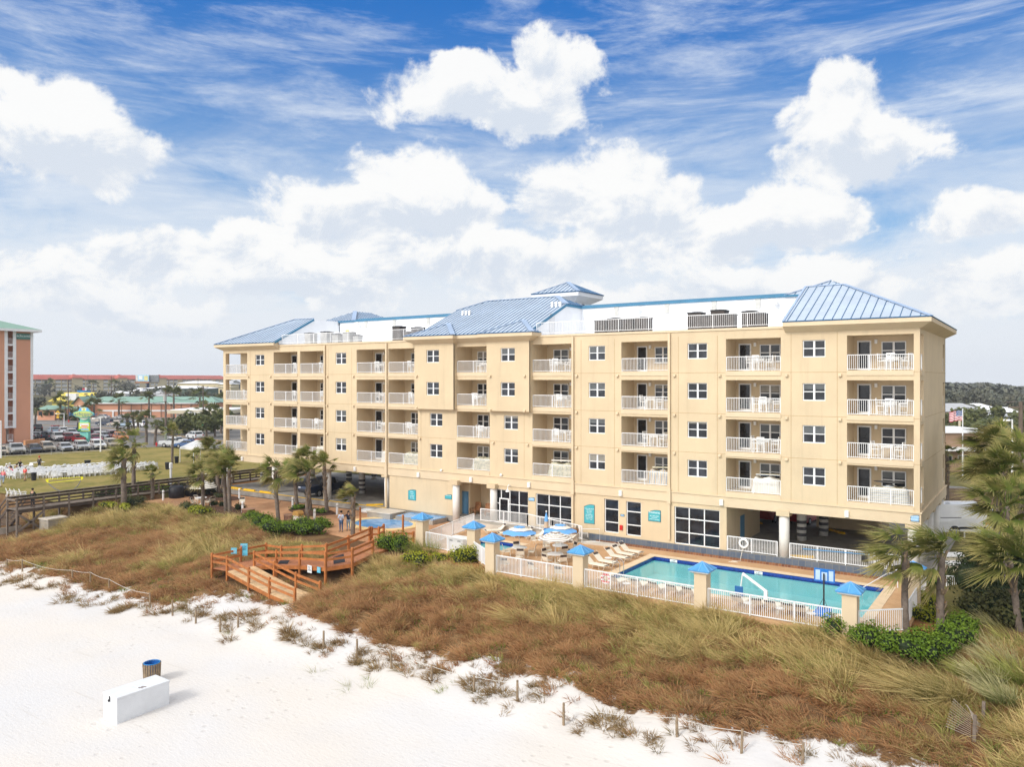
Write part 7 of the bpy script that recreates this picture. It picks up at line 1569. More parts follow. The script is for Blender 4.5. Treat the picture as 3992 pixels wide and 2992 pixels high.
# ------------------------------------------------------------ cars
CARM = {}
def paint(n, c): return M('car_'+n, c, .28, .05, 1, metal=.15, spec=.5, coat=.6)
PNT = dict(silver=paint('silver', (.50, .52, .54)), white=paint('white', (.78, .79, .80)), black=paint('black', (.012, .013, .016)), gold=paint('gold', (.36, .31, .24)), tan=paint('tan', (.42, .36, .27)), blue=paint('blue', (.03, .09, .24)), navy=paint('navy', (.015, .03, .065)), red=paint('red', (.36, .015, .02)), maroon=paint('maroon', (.16, .012, .022)), grey=paint('grey', (.14, .15, .16)), orange=paint('orange', (.72, .22, .03)), beige=paint('beige', (.50, .44, .36)), lightblue=paint('lightblue', (.30, .40, .50)))
LAMPC, TAILC = M('headlight', (.75, .77, .8), .15, .05), M('taillight', (.35, .01, .01), .3, .1)
SHAPE = {  # lower body, glasshouse, roof, bed, length info
 'sedan': ([(-2.35, .32), (2.3, .28), (2.38, .55), (2.25, .72), (1.15, .92), (-1.5, 1.0), (-2.3, .98), (-2.42, .62)], [(1.12, .9), (.35, 1.38), (-.95, 1.40), (-1.75, .96)], [(.45, 1.36), (.3, 1.45), (-.9, 1.47), (-1.1, 1.37)], 1.80),
 'suv': ([(-2.2, .40), (2.2, .36), (2.32, .70), (2.2, .95), (1.15, 1.10), (-2.2, 1.14), (-2.3, .75)], [(1.2, 1.08), (.45, 1.62), (-1.75, 1.66), (-2.15, 1.12)], [(.5, 1.6), (.35, 1.70), (-1.8, 1.75), (-1.95, 1.62)], 1.88),
 'pickup': ([(-2.85, .55), (2.8, .50), (2.92, .85), (2.8, 1.15), (1.35, 1.25), (-2.85, 1.26)], [(1.35, 1.24), (.75, 1.80), (-.75, 1.82), (-.95, 1.24)], [(.8, 1.78), (.65, 1.88), (-.7, 1.90), (-.85, 1.78)], 2.0)}
def shape(poly, W, ins=0, base=.95, k=.30):
    n = len(poly); g = MB(); hw = [W/2-ins-max(0, p[1]-base)*k for p in poly]
    g.add([(p[0], -h, p[1]) for p, h in zip(poly, hw)]+[(p[0], h, p[1]) for p, h in zip(poly, hw)], [tuple(range(n)), tuple(range(2*n-1, n-1, -1))]+[(i, (i+1) % n, n+(i+1) % n, n+i) for i in range(n)]); return g
def car(q, rz, kind_, col, label, group):
    t = thing('parked_car', label, 'pickup' if kind_ == 'pickup' else 'car', q, rz, group)
    if kind_ not in CARM:
        low, gls, roof, W = SHAPE[kind_]; d = {}; x0, x1 = (low[0][0], low[1][0]); base = 1.2 if kind_ == 'pickup' else 1.0; r = .40 if kind_ != 'sedan' else .33
        def keep(nm, g, m, bev=0): o = g.build(nm, m, None); d[nm] = (o.data, bev); bpy.data.objects.remove(o)
        b = shape(low, W, 0, .6, .10); rf = shape(roof, W, .05, base); k = len(b.v); b.add(rf.v, rf.f)
        for s in (-1, 1):
            for u, v in ((gls[0], gls[1]), (gls[3], gls[2])): b.bar((u[0], s*(W/2-.05-max(0, u[1]-base)*.3), u[1]), (v[0], s*(W/2-.03-max(0, v[1]-base)*.3), v[1]), .05, .07)
            m_ = ((gls[1][0]+gls[2][0])/2); b.bar((m_, s*(W/2-.05), gls[0][1]), (m_, s*(W/2-.05-(gls[1][1]-base)*.3), gls[1][1]), .05, .07); b.bar((gls[0][0]-.2, s*(W/2+.02), gls[0][1]+.05), (gls[0][0]-.2, s*(W/2+.16), gls[0][1]+.05), .12, .14)
        keep('body', b, PNT['white'], .05); keep('windows', shape(gls, W, .07, base), CGLASS)
        if kind_ == 'pickup': b = MB(); b.box(-2.7, -1.0, -.8, .8, 1.262, 1.27); keep('bed_floor', b, BLACKPL)
        b = MB(); fx_ = low[1][0]; zb_ = low[0][1]; b.box(fx_+.02, fx_+.11, -W*.30, W*.30, zb_+.12, zb_+.38); b.box(fx_-.1, fx_+.06, -W*.42, W*.42, zb_-.06, zb_+.05); keep('grille', b, DARKMET)
        hl = low[3]; b = MB(); [b.box(hl[0]-.12, hl[0]+.06, s*W*.40-.20, s*W*.40+.14, hl[1]-.20, hl[1]-.05) for s in (-1, 1)]; keep('headlights', b, LAMPC)
        b = MB(); tx = low[-1][0]; tz = low[-2][1] if kind_ != 'pickup' else 1.1; [b.box(tx-.06, tx+.14, s*W*.41-.1, s*W*.41+.1, tz-.32, tz-.06) for s in (-1, 1)]; keep('taillights', b, TAILC)
        wb = (x1-x0)*.295; b = MB(); b.cyl((0, -.12, 0), (0, .12, 0), r, n=16); keep('tyre', b, RUBBER); b = MB(); b.cyl((0, -.135, 0), (0, .135, 0), r*.62, n=12); keep('rim', b, RIM)
        CARM[kind_] = (d, wb, r, W)
    d, wb, r, W = CARM[kind_]
    for nm, (me, bev) in d.items():
        if nm in ('tyre', 'rim'): continue
        if nm == 'body': me = me.copy(); me.materials.clear(); me.materials.append(PNT[col])
        o = bpy.data.objects.new(nm, me); COL.objects.link(o); o.parent = t
        if bev: bb = o.modifiers.new('bevel', 'BEVEL'); bb.width = bev; bb.segments = 2
    for sx in (-1, 1):
        for sy in (-1, 1):
            o = bpy.data.objects.new('wheel', d['tyre'][0]); COL.objects.link(o); o.parent = t; o.location = (sx*wb, sy*(W/2-.10), r); p = bpy.data.objects.new('rim', d['rim'][0]); COL.objects.link(p); p.parent = o
    return t
FR = 'cars in the front row of the lot'; BR = 'cars in the rows behind'; ST_ = 'cars along the street'
for i, (a, b, kd_, c) in enumerate([(10, 1058, 'sedan', 'beige'), (125, 1052, 'pickup', 'silver'), (255, 1040, 'sedan', 'black'), (350, 1034, 'suv', 'gold'), (478, 1030, 'sedan', 'silver'), (598, 1024, 'suv', 'silver'), (712, 1016, 'suv', 'white'), (810, 1008, 'suv', 'tan')]):
    q = PZ(*G1(a, b), .02); car((q[0]-.6, q[1], .02), radians(-14), kd_, c, ['beige car cut off at the left end of the front row', 'big silver pickup in the front row facing the lawn', 'black car in the front row beside the pickup', 'gold SUV in the front row of the lot', 'silver saloon in the front row of the lot', 'silver SUV in the front row below the tall sign', 'white SUV in the front row behind the white lamp post', 'tan SUV at the right end of the front row'][i], FR)
for i, (a, b, kd_, c, an, lab) in enumerate([(600, 400, 'sedan', 'silver', 170, 'silver car half hidden by the pink tower edge'), (750, 415, 'suv', 'navy', 165, 'dark blue SUV right of the pink tower edge'), (880, 425, 'suv', 'grey', 165, 'dark grey SUV left of the white pickup'), (1000, 440, 'pickup', 'white', -14, 'white pickup in the row behind'), (1160, 445, 'suv', 'maroon', 165, 'maroon SUV behind the white pickup'), (1310, 440, 'suv', 'white', 165, 'white SUV left of the tall sign foot'), (1345, 460, 'sedan', 'red', 165, 'red car just left of the tall sign foot'), (650, 270, 'suv', 'black', 160, 'black SUV behind the tower edge palm'), (950, 275, 'sedan', 'red', 165, 'red car in the rearmost row of the lot'), (920, 310, 'sedan', 'lightblue', 165, 'light blue car in the rearmost row'), (1090, 310, 'sedan', 'white', -14, 'white saloon in the rearmost row by the lamp post'), (1230, 345, 'sedan', 'white', -14, 'white car behind the white pickup'), (1340, 330, 'suv', 'blue', 165, 'blue SUV behind the left side of the sign'),
     (1660, 345, 'suv', 'maroon', -14, 'maroon SUV right of the tall sign'), (1710, 395, 'sedan', 'white', -14, 'white car right of the tall sign'), (1640, 445, 'sedan', 'red', -14, 'red car at the right foot of the tall sign'), (1830, 400, 'sedan', 'silver', -14, 'silver car behind the white lamp post'), (1940, 400, 'suv', 'maroon', -14, 'maroon SUV behind the tan one'), (2000, 370, 'sedan', 'silver', -14, 'silver car at the back right of the lot'), (2080, 430, 'suv', 'orange', -14, 'orange car at the right end behind the tan SUV')]):
    q = A4(a, b, .02); car(q, radians(an), kd_, c, lab, BR)
for (x, y, kd_, c, an, lab) in [(410, 1660, 'suv', 'navy', 205, 'dark blue SUV parked across the street, leftmost'), (455, 1662, 'sedan', 'beige', 205, 'beige car parked across the street beside the blue one'), (490, 1664, 'sedan', 'lightblue', 205, 'blue-grey car parked across the street'), (536, 1666, 'suv', 'white', 205, 'white SUV parked across the street behind the palms'), (397, 1634, 'sedan', 'white', 205, 'white car parked against the pink wall'), (478, 1634, 'sedan', 'silver', 205, 'silver car parked against the pink wall'), (759, 1713, 'suv', 'white', 170, 'white SUV driving on the road beside the hotel'), (683, 1744, 'pickup', 'silver', 200, 'silver pickup beyond the lone palm, left of the white car'), (703, 1744, 'sedan', 'white', 200, 'white car behind the tent, left'), (733, 1746, 'sedan', 'blue', 200, 'blue car behind the tent, middle'), (762, 1744, 'sedan', 'red', 200, 'red car behind the tent, right')]:
    q = PZ(x, y, .03); car(q, radians(an), kd_, c, lab, ST_)
car((-59.2, 2.6, 0), radians(-90), 'pickup', 'navy', 'dark pickup parked under the left end of the hotel', 'cars in the garage'); car((-13.8, 14.6, 0), radians(85), 'suv', 'red', 'red SUV under the right end of the hotel, left of the column', 'cars in the garage'); car((-11.0, 15.4, 0), radians(85), 'sedan', 'red', 'red car under the hotel, right of the big column', 'cars in the garage'); car((-17.2, 13.8, 0), radians(85), 'pickup', 'maroon', 'dark red pickup deep under the right end of the hotel', 'cars in the garage')
for i, (a, b, wd_) in enumerate([(505, 492, 1.9), (625, 510, 1.9), (775, 530, 1.9)]):
    q = PZ(*D2(a, b), .0); g = MB(); g.bar((q[0]-wd_/2, q[1]+.3, .08), (q[0]+wd_/2, q[1]+.3, .08), .2, .16); tag(g.build('wheel_stop', YELLOWP), f'yellow wheel stop in the left garage, {ORD[i]} from the left', 'wheel stop', 'yellow wheel stops')
for i, (p0, p1) in enumerate((((2800+645/2.369, 1850+755/2.369), (2800+885/2.369, 1850+765/2.369)), ((2800+300/2.369, 1850+425/2.369), (2800+400/2.369, 1850+455/2.369)), ((2800+1030/2.369, 1850+510/2.369), (2800+1165/2.369, 1850+548/2.369)), ((700+1725/2.369, 1700+640/2.369), (700+1880/2.369, 1700+635/2.369)))):
    u, v = PZ(*p0, .08), PZ(*p1, .08); g = MB(); g.bar(u, v, .2, .16); tag(g.build('wheel_stop', YELLOWP), ['yellow wheel stop behind the plinth fence', 'yellow wheel stop by the red car under the hotel', 'yellow wheel stop deep under the right end', 'yellow wheel stop at the garage edge beside the tan wall'][i], 'wheel stop', 'yellow wheel stops')
# ------------------------------------------------------------ surroundings
FWD, RGT = Vector((-CA, SA, 0)), Vector((SA, CA, 0)); VZ = radians(0)+atan2(CA, SA); FV = (pi/2, 0, VZ)
def G2(px, d): q = PD(px, YH, d); return Vector((q[0], q[1], 0))
zpx = lambda y, d: CAM[2]-(y-YH)*d/FOC
def vbox(mb, px0, px1, d0, z0, z1, deep, d1=None, inset=0):
    a, b = G2(px0, d0), G2(px1, d1 or d0); u = (b-a).normalized(); n = Vector((-u.y, u.x, 0))
    mb.prism([(p.x, p.y) for p in (a+u*inset+n*inset, b-u*inset+n*inset, b-u*inset+n*deep, a+u*inset+n*deep)], z0, z1); return a, b, u, n
def hiproof(mb, a, b, n, deep, z0, z1, ov=.6, hip=None):
    u = (b-a).normalized(); a, b = a-u*ov-n*ov, b+u*ov-n*ov; D_ = deep+2*ov; h = D_/2 if hip is None else hip; c, d = b+n*D_, a+n*D_; r0, r1 = a+u*h+n*D_/2, b-u*h+n*D_/2
    Z = lambda p, z: (p.x, p.y, z); mb.add([Z(a, z0), Z(b, z0), Z(c, z0), Z(d, z0), Z(r0, z1), Z(r1, z1)], [(0, 1, 5, 4), (1, 2, 5), (2, 3, 4, 5), (3, 0, 4), (3, 2, 1, 0)])
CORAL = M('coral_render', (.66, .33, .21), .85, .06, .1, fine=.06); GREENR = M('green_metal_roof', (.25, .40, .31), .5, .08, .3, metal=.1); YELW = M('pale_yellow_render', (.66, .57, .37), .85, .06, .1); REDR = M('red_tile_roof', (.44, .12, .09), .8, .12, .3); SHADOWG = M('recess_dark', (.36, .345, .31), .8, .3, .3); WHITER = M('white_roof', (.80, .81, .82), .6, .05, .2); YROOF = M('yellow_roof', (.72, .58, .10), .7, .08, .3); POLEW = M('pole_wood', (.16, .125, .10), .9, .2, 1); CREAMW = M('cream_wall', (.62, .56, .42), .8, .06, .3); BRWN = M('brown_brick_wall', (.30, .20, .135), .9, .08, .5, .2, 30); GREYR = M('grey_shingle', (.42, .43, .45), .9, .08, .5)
# pink tower
tw = thing('apartment_tower', 'coral pink apartment tower with a green roof cut by the left edge', 'building', (-165, 12, 0)); TX = -162.7
def TY(px): r = ray(px, YH); t = (TX-CAM[0])/r[0]; return CAM[1]+t*r[1]
TZ = lambda py, px: CAM[2]-(py-YH)*((TX-CAM[0])/ray(px, YH)[0])/FOC
yr, yl = TY(127.6), TY(-90); zt = 22.75; ya, yb_ = TY(23), TY(56); g = MB()
g.box(TX-18, TX, yb_, yr, 0, zt); g.box(TX-18, TX, yl, ya, 0, zt); g.box(TX-18, TX-1.6, ya, yb_, 0, zt); g.build('wall', CORAL, tw)
g = MB(); g.box(TX+.002, TX+.12, yr-.45, yr+.05, .5, zt-.01); [g.box(TX+.002, TX+.14, y-.28, y+.28, 3, zt-.01) for y in (ya, yb_)]
for k in range(8): z = 19.7-k*2.72; g.box(TX-.1, TX+.13, ya+.28, yb_-.28, z-.30, z-.02)
g.build('trim', WHITE, tw)
for k in range(8):
    z = 19.7-k*2.72; r = MB(); railing(r, (TX+.05, ya+.3), (TX+.05, yb_-.3), z, 1.1, .16, 3); r.build('balcony_railing', WHITE, tw)
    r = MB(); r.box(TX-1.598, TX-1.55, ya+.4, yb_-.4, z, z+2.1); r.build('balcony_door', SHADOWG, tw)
g = MB(); xo, yo = TX+1.2, yr+1.2; g.add([(xo, yl-6, zt), (xo, yo, zt), (TX-19, yo, zt), (TX-19, yl-6, zt), (TX-8, yr-8, zt+3.0), (TX-8, yl-6, zt+3.0)], [(0, 1, 4, 5), (1, 2, 4), (2, 3, 5, 4), (3, 2, 1, 0)]); g.build('roof', GREENR, tw); g = MB(); g.box(xo-.1, xo+.02, yl-6, yo, zt-.5, zt-.002); g.box(TX-19, xo, yo-.1, yo+.02, zt-.5, zt-.002); g.build('fascia', WHITE, tw)
s0, s1 = TY(63), TY(115); z0, z1 = TZ(1324, 90), TZ(1301, 90); g = MB(); g.box(TX+.002, TX+.25, s0, s1, z0, z1); g.build('name_board', M('sign_green', (.07, .20, .17), .5), tw); text('name_letters', 'Beachcomber', (z1-z0)*.62, (TX+.27, (s0+s1)/2, (z0+z1)/2+.1), (pi/2, 0, pi/2), SIGNT, tw)
# roadside pylon sign
sg = thing('pylon_sign', 'tall turquoise roadside sign with an oval name board and a colour screen', 'sign', G2(335, 158)); c = G2(337, 158); TURQ = M('turquoise', (.20, .62, .52), .5, .06, .5); d = 158; px = lambda w: w*d/FOC
def disc(cx, zc, rx, rz, off, th, nm, mat, n=36):
    g = MB(); o = c-FWD*off; pts = [o+RGT*(cx+rx*cos(2*pi*i/n)*1.0)+Vector((0, 0, zc+rz*sin(2*pi*i/n))) for i in range(n)]; g.add(pts+[p-FWD*th for p in pts], [tuple(range(n)), tuple(range(2*n-1, n-1, -1))]+[(i, n+i, n+(i+1) % n, (i+1) % n) for i in range(n)]); return g.build(nm, mat, sg)
def slab(x0, x1, z0, z1, off, th, nm, mat):
    g = MB(); o = c-FWD*off; p = [o+RGT*x for x in (x0, x1)]; g.prism([(q.x, q.y) for q in (p[0]-FWD*th, p[1]-FWD*th, p[1], p[0])], z0, z1); return g.build(nm, mat, sg)
zs = lambda y: zpx(1200+y/1.842, d); xs = lambda x: (x/1.842-337)*d/FOC
slab(xs(585), xs(645), 0, zs(800), -.3, .9, 'pylon', TURQ); slab(xs(583), xs(660), zs(885), zs(826), .62, .3, 'screen', M('screen_lime', (.62, .72, .05), .4, .05)); slab(xs(570), xs(584), zs(885), zs(826), .2, .7, 'screen_side', DARKMET)
for a, b, e, f, m_ in ((592, 655, 853, 830, M('scr_white', (.75, .78, .8), .4)), (602, 648, 850, 843, M('scr_orange', (.85, .35, .02), .4)), (605, 645, 866, 852, M('scr_pink', (.80, .45, .35), .4)), (590, 655, 880, 868, M('scr_sky', (.25, .55, .70), .4))): slab(xs(a), xs(b), zs(e), zs(f), .93+.02*(m_.name == 'scr_orange'), .02, 'screen_picture', m_)
slab(xs(575), xs(600), zs(884), zs(872), .95, .015, 'screen_picture', M('scr_green', (.02, .25, .06), .4))
disc(xs(620), zs(762), px(47/1.842), px(47/1.842), .60, .25, 'globe', TURQ); disc(xs(620), zs(762), px(43/1.842), px(43/1.842), .86, .06, 'globe_face', M('globe_cream', (.75, .72, .62), .5)); disc(xs(620), zs(764), px(76/1.842), px(25/1.842), .93, .25, 'oval_edge', TURQ); disc(xs(620), zs(764), px(70/1.842), px(20/1.842), 1.19, .05, 'oval_face', M('oval_lime', (.58, .66, .18), .5))
for k, cc_ in ((-1, (.12, .40, .75)), (1, (.12, .40, .75)), (0, (.72, .60, .12))): disc(xs(620+k*26), zs(735), px(9/1.842), px(16/1.842), .93, .02, 'globe_stripe', M(f'stripe{k}', cc_, .5))
q = c-FWD*1.26+RGT*xs(622); text('name_letters', 'Beachcomber', 1.05, (q.x, q.y, zs(764)), FV, M('navy_letter', (.03, .13, .30), .5), sg); q = c-FWD*1.26+RGT*xs(640); text('small_letters', 'by the sea', .35, (q.x, q.y, zs(778)), FV, MAT['navy_letter'], sg); q = c-FWD*1.23+RGT*xs(618); text('street_number', '17101', .55, (q.x, q.y, zs(898)), FV, MAT['navy_letter'], sg)
# long resort with a red roof
rs = thing('resort_building', 'long far resort with a red roof and four rows of white balconies', 'building', G2(500, 640)); d0, d1 = 560, 760
g = MB(); a, b, u, n = vbox(g, 110, 900, d0, 0, zpx(1480, d0), 14, d1); g.build('wall', YELW, rs); L = (b-a).length; zt = zpx(1480, d0); g = MB(); hiproof(g, a, b, n, 14, zt, zpx(1461, d0+5), 1.2); g.build('roof', REDR, rs)
for k in range(4):
    g = MB(); r = MB()
    for i in range(40):
        if i % 8 in (3, 7): continue
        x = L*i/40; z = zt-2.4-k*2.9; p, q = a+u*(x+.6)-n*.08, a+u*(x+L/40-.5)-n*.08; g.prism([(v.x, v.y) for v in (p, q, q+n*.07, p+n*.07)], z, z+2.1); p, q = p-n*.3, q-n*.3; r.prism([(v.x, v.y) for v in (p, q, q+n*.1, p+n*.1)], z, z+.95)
    g.build('recess_shade_row', SHADOWG, rs); r.build('railing_row', WHITE, rs)  # flat dark strips: shade of the balcony recesses put in as colour
for i in (7, 15, 23): 
    x = L*i/40; p = a+u*(x-2)-n*1.0; q = a+u*(x+L/40+2)-n*1.0; g = MB(); g.prism([(v.x, v.y) for v in (p, q, q+n*1.6, p+n*1.6)], 0, zt+1); g.build('stair_tower', YELW, rs); g = MB(); hiproof(g, p, q, n, 8, zt+1, zt+4, .8); g.build('tower_roof', REDR, rs)
# assorted low buildings: (name, label, px0, px1, depth, eave y, ridge y, deep, wall, roof, ridge kind)
def house(name, label, p0, p1, d, ye, yr_, deep, wm, rm, d1=None, hip=None, cat='building', win=0, ov=.6):
    t = thing(name, label, cat, G2((p0+p1)/2, d)); g = MB(); ze = zpx(ye, d); a, b, u, n = vbox(g, p0, p1, d, -.5, ze, deep, d1); g.build('wall', wm, t); g = MB(); hiproof(g, a, b, n, deep, ze, zpx(yr_, d+deep/2), ov, hip); g.build('roof', rm, t); L = (b-a).length
    for i in range(win): f = (i+.5)/win; p, q = a+u*(L*f-.6)-n*.03, a+u*(L*f+.6)-n*.03; g = MB(); g.prism([(v.x, v.y) for v in (p, q, q+n*.05, p+n*.05)], ze*.45, ze*.82); g.build('window', GLASS, t)
    return t, a, b, u, n, ze
t, a, b, u, n, ze = house('event_hall', 'long coral pink hall with a pale green metal roof across the street', 318, 836, 257, 1571, 1547, 16, CORAL, GREENR, hip=4)
g = MB(); zz = zpx(1602, 257); p, q = a+u*7-n*.1, b-u*1-n*.1; g.prism([(v.x, v.y) for v in (p, q, q+n*.09, p+n*.09)], zz-.3, zz+.25); g.build('band', WHITE, t); g = MB(); p, q = a-u*.6-n*.7, b+u*.6-n*.7; g.prism([(v.x, v.y) for v in (p, q, q+n*.1, p+n*.1)], ze-.35, ze-.002); g.build('fascia', WHITE, t)
for i in range(9): f = .30+.075*i; p, q = a+u*((b-a).length*f-.12)-n*.16, a+u*((b-a).length*f+.12)-n*.16; g = MB(); g.prism([(v.x, v.y) for v in (p, q, q+n*.05, p+n*.05)], 0, ze-.4); g.build('downpipe', BRWN, t)
for pxx in (440, 540, 585): p = G2(pxx-3, 256.7); q = G2(pxx+3, 256.7); g = MB(); g.prism([(v.x, v.y) for v in (p, q, q+n*.2, p+n*.2)], 0, zz-.302); g.build('door', WHITE, t)
p, q = G2(288, 253), G2(331, 253); g = MB(); g.prism([(v.x, v.y) for v in (p, q, q+n*8, p+n*8)], -.3, ze-.2); m_ = (p+q)/2; g.add([(p.x, p.y, ze-.2), (q.x, q.y, ze-.2), (m_.x, m_.y, ze+2)], [(0, 1, 2)]); g.build('gable_wing', CORAL, t); g = MB()
for e0, s_ in ((p-u*.8, 1), (q+u*.8, -1)): e0 = e0-n*.8; m2 = m_-n*.8; g.add([(e0.x, e0.y, ze-.5), (m2.x, m2.y, ze+2.15), ((m2+n*10).x, (m2+n*10).y, ze+2.15), ((e0+n*10).x, (e0+n*10).y, ze-.5)], [(0, 1, 2, 3)])
g.build('gable_roof', GREENR, t); p, q = G2(308, 252.9), G2(318, 252.9); g = MB(); g.prism([(v.x, v.y) for v in (p, q, q+n*.08, p+n*.08)], 2.0, 4.1); g.build('window', WHITER, t)
t, a, b, u, n, ze = house('lobby', 'small coral pink lobby with a green gable beside the street', 146, 214, 240, 1598, 1581, 9, CORAL, GREENR, win=3, hip=1); house('covered_walk', 'green roofed covered walk behind the small pink lobby', 205, 292, 250, 1602, 1585, 6, CORAL, GREENR, hip=1)
t, a, b, u, n, ze = house('yellow_shop', 'yellow mansard-roofed shop with a white gable front', 203, 384, 330, 1566, 1531, 12, YROOF, YROOF, hip=3, ov=1.2); p, q = G2(256, 328), G2(297, 328); g = MB(); g.add([(p.x, p.y, zpx(1562, 328)), (q.x, q.y, zpx(1562, 328)), (q.x, q.y, zpx(1535, 328)), (p.x, p.y, zpx(1535, 328))]+[((v+n*2).x, (v+n*2).y, z) for v, z in ((p, zpx(1562, 328)), (q, zpx(1562, 328)), (q, zpx(1535, 328)), (p, zpx(1535, 328)))], [(0, 1, 2, 3), (3, 2, 6, 7), (0, 3, 7, 4), (1, 5, 6, 2)]); g.build('gable_front', WHITER, t)
q = G2(320, 360); t = thing('shop_sign', 'blue roof-top sign with a small red and white square', 'sign', q); g = MB(); vbox(g, 300, 350, 360, zpx(1531, 360), zpx(1523, 360), 1); g.build('panel', M('sign_blue', (.03, .22, .52), .5), t); g = MB(); vbox(g, 321, 330, 359, zpx(1522, 360), zpx(1514, 360), .3); g.build('square', M('sign_red', (.65, .08, .10), .5), t); g = MB(); vbox(g, 331, 337, 359, zpx(1523, 360), zpx(1512, 360), .3); g.build('square', WHITE, t); g = MB(); vbox(g, 322, 324, 360.5, 0, zpx(1526, 360), .3); g.build('post', POLEW, t)
for args in [('white_roof_hall', 'long white-roofed cream building left of the hotel end', 690, 850, 480, 1496, 1486, 14, YELW, WHITER), ('white_roof_block', 'small white-roofed cream building touching the hotel end', 852, 900, 470, 1499, 1486, 14, YELW, WHITER), ('strip_mall', 'low shops with a white roof and dark green front', 556, 806, 400, 1516, 1505, 16, M('dark_green_front', (.10, .15, .12), .7), WHITER), ('white_shed', 'low white-roofed building between the palms', 410, 488, 350, 1536, 1524, 10, WHITEWALL, WHITER), ('white_roof_shop', 'small white-roofed shop left of the billboard pole', 500, 554, 380, 1526, 1513, 10, M('beige_wall', (.40, .34, .27), .8), WHITER), ('grey_gable_house', 'grey gabled house at the foot of the billboard', 555, 650, 330, 1545, 1520, 12, M('beige_wall', (.40, .34, .27), .8), GREYR), ('cream_block', 'plain cream building right of the shops', 806, 900, 430, 1510, 1507, 12, YELW, CREAMW)]:
    house(*args[:8], *args[8:], win=6)
t = thing('canopy_building', 'flat roofed building with a wide cream canopy on posts', 'building', G2(760, 195)); g = MB(); vbox(g, 690, 900, 200, -.3, zpx(1612, 200), 10); g.build('wall', M('shop_grey', (.28, .26, .24), .8), t); g = MB(); vbox(g, 652, 900, 194, zpx(1614, 194), zpx(1602, 194), 17); g.build('canopy', CREAMW, t); g = MB(); vbox(g, 664, 900, 195, zpx(1602, 194)+.01, zpx(1597, 196), 15); g.build('roof_cap', WHITER, t)
for pxx in (693, 701, 709, 780, 815, 840, 862): q = G2(pxx, 197); g = MB(); g.box(q.x-.22, q.x+.22, q.y-.22, q.y+.22, 0, zpx(1614, 195)); g.build('post', WHITE, t)
bb = thing('billboard', 'billboard on a dark pole, pale blue advert on its left half', 'billboard', G2(576, 420)); d = 420; g = MB(); vbox(g, 529, 580, d, zpx(1487, d), zpx(1463, d), .4); g.build('panel', M('advert_blue', (.35, .60, .78), .5, .15, .2), bb)
for a_, b_, y0_, y1_, m_ in ((541, 556, 1481, 1466, M('advert_white', (.72, .78, .80), .5, .2, .3)), (562, 576, 1484, 1467, M('advert_yellow', (.66, .60, .25), .5, .2, .3)), (530, 537, 1486, 1464, M('advert_pale', (.68, .66, .62), .5, .2, .5))): g = MB(); vbox(g, a_, b_, d-.05, zpx(y0_, d), zpx(y1_, d), .03); g.build('advert_patch', m_, bb)
g = MB(); vbox(g, 581, 620, d+1, zpx(1491, d), zpx(1463, d), .3); g.build('rear_frame', M('frame_dark', (.06, .08, .11), .7, .3, .5), bb); g = MB(); [vbox(g, 582, 619, d+.8, zpx(y, d), zpx(y, d)+.35, .15) for y in (1466, 1473, 1480, 1487)]; g.build('rear_bars', HVACL, bb); g = MB(); vbox(g, 527, 580, d-.4, zpx(1494, d), zpx(1489, d), .6); g.build('catwalk', M('catwalk_rust', (.35, .15, .06), .8), bb); q = G2(577, d+1); g = MB(); g.cyl((q.x, q.y, -1), (q.x, q.y, zpx(1490, d)), .75, n=12); g.build('pole', M('pole_navy', (.02, .03, .06), .6), bb)
# poles, wires, lamps
def pole(px, ytop, ybase, label, r=.15, mat=POLEW, d=None, name='utility_pole', arm=True, cat='utility pole', grp='wooden utility poles'):
    d = d or CAM[2]*FOC/(ybase-YH); q = G2(px, d); z = zpx(ytop, d); t = thing(name, label, cat, q, 0, grp); g = MB(); g.cyl((q.x, q.y, -.2), (q.x, q.y, z), r*1.2, r*.8, n=8); g.build('mast', mat, t)
    if arm: g = MB(); g.bar(q-RGT*1.1+Vector((0, 0, z-.5)), q+RGT*1.1+Vector((0, 0, z-.5)), .12, .14); g.build('crossarm', mat, t)
    return q+Vector((0, 0, z)), t
TP = [pole(266, 1482, 1645, 'wooden pole by the yellow road sign', d=235), pole(434, 1468, 1560, 'far wooden pole against the red roof', d=300), pole(646, 1525, 1743, 'tall wooden pole with a transformer at the lawn corner', .2, d=152), pole(792, 1504, 1640, 'wooden pole in front of the flat canopy', d=190), pole(343, 1462, 1560, 'thin far pole left of the billboard', .12, d=480), pole(657, 1480, 1570, 'thin far pole right of the billboard', .12, d=320), pole(772, 1474, 1540, 'thin far pole before the white roofs', .12, d=400), pole(303, 1580, 1650, 'short wooden pole at the pink gable', .12, d=225), (Vector((0, 0, 0)), None)]
q = TP[2][0]-Vector((0, 0, 2.0)); g = MB(); g.cyl(q-FWD*.4, q-FWD*.4+Vector((0, 0, 1.3)), .3, n=10); g.build('transformer', HVACL, TP[2][1])
g = MB(); q = TP[2][0]; g.cyl((q.x, q.y, 0), (q.x, q.y, 3.5), .24, n=8); g.build('pole_guard', M('guard_green', (.32, .36, .28), .8), TP[2][1])
def wire(a, b, sag, label):
    g = MB(); g.tube([a.lerp(b, i/14)-Vector((0, 0, sag*4*(i/14)*(1-i/14))) for i in range(15)], .045, 4); tag(g.build('power_line', M('cable', (.03, .03, .035), .7)), label, 'power line', 'power lines along the street')
for i, (a, b) in enumerate(((0, 2), (2, 3), (0, 2), (2, 3))): dz_ = Vector((0, 0, -.4-1.7*(i//2))); wire(TP[a][0]+dz_, TP[b][0]+dz_, 2.2, f'{"upper" if i < 2 else "lower"} power line from the {"lawn corner pole to the left" if a == 0 else "lawn corner pole to the right"}')
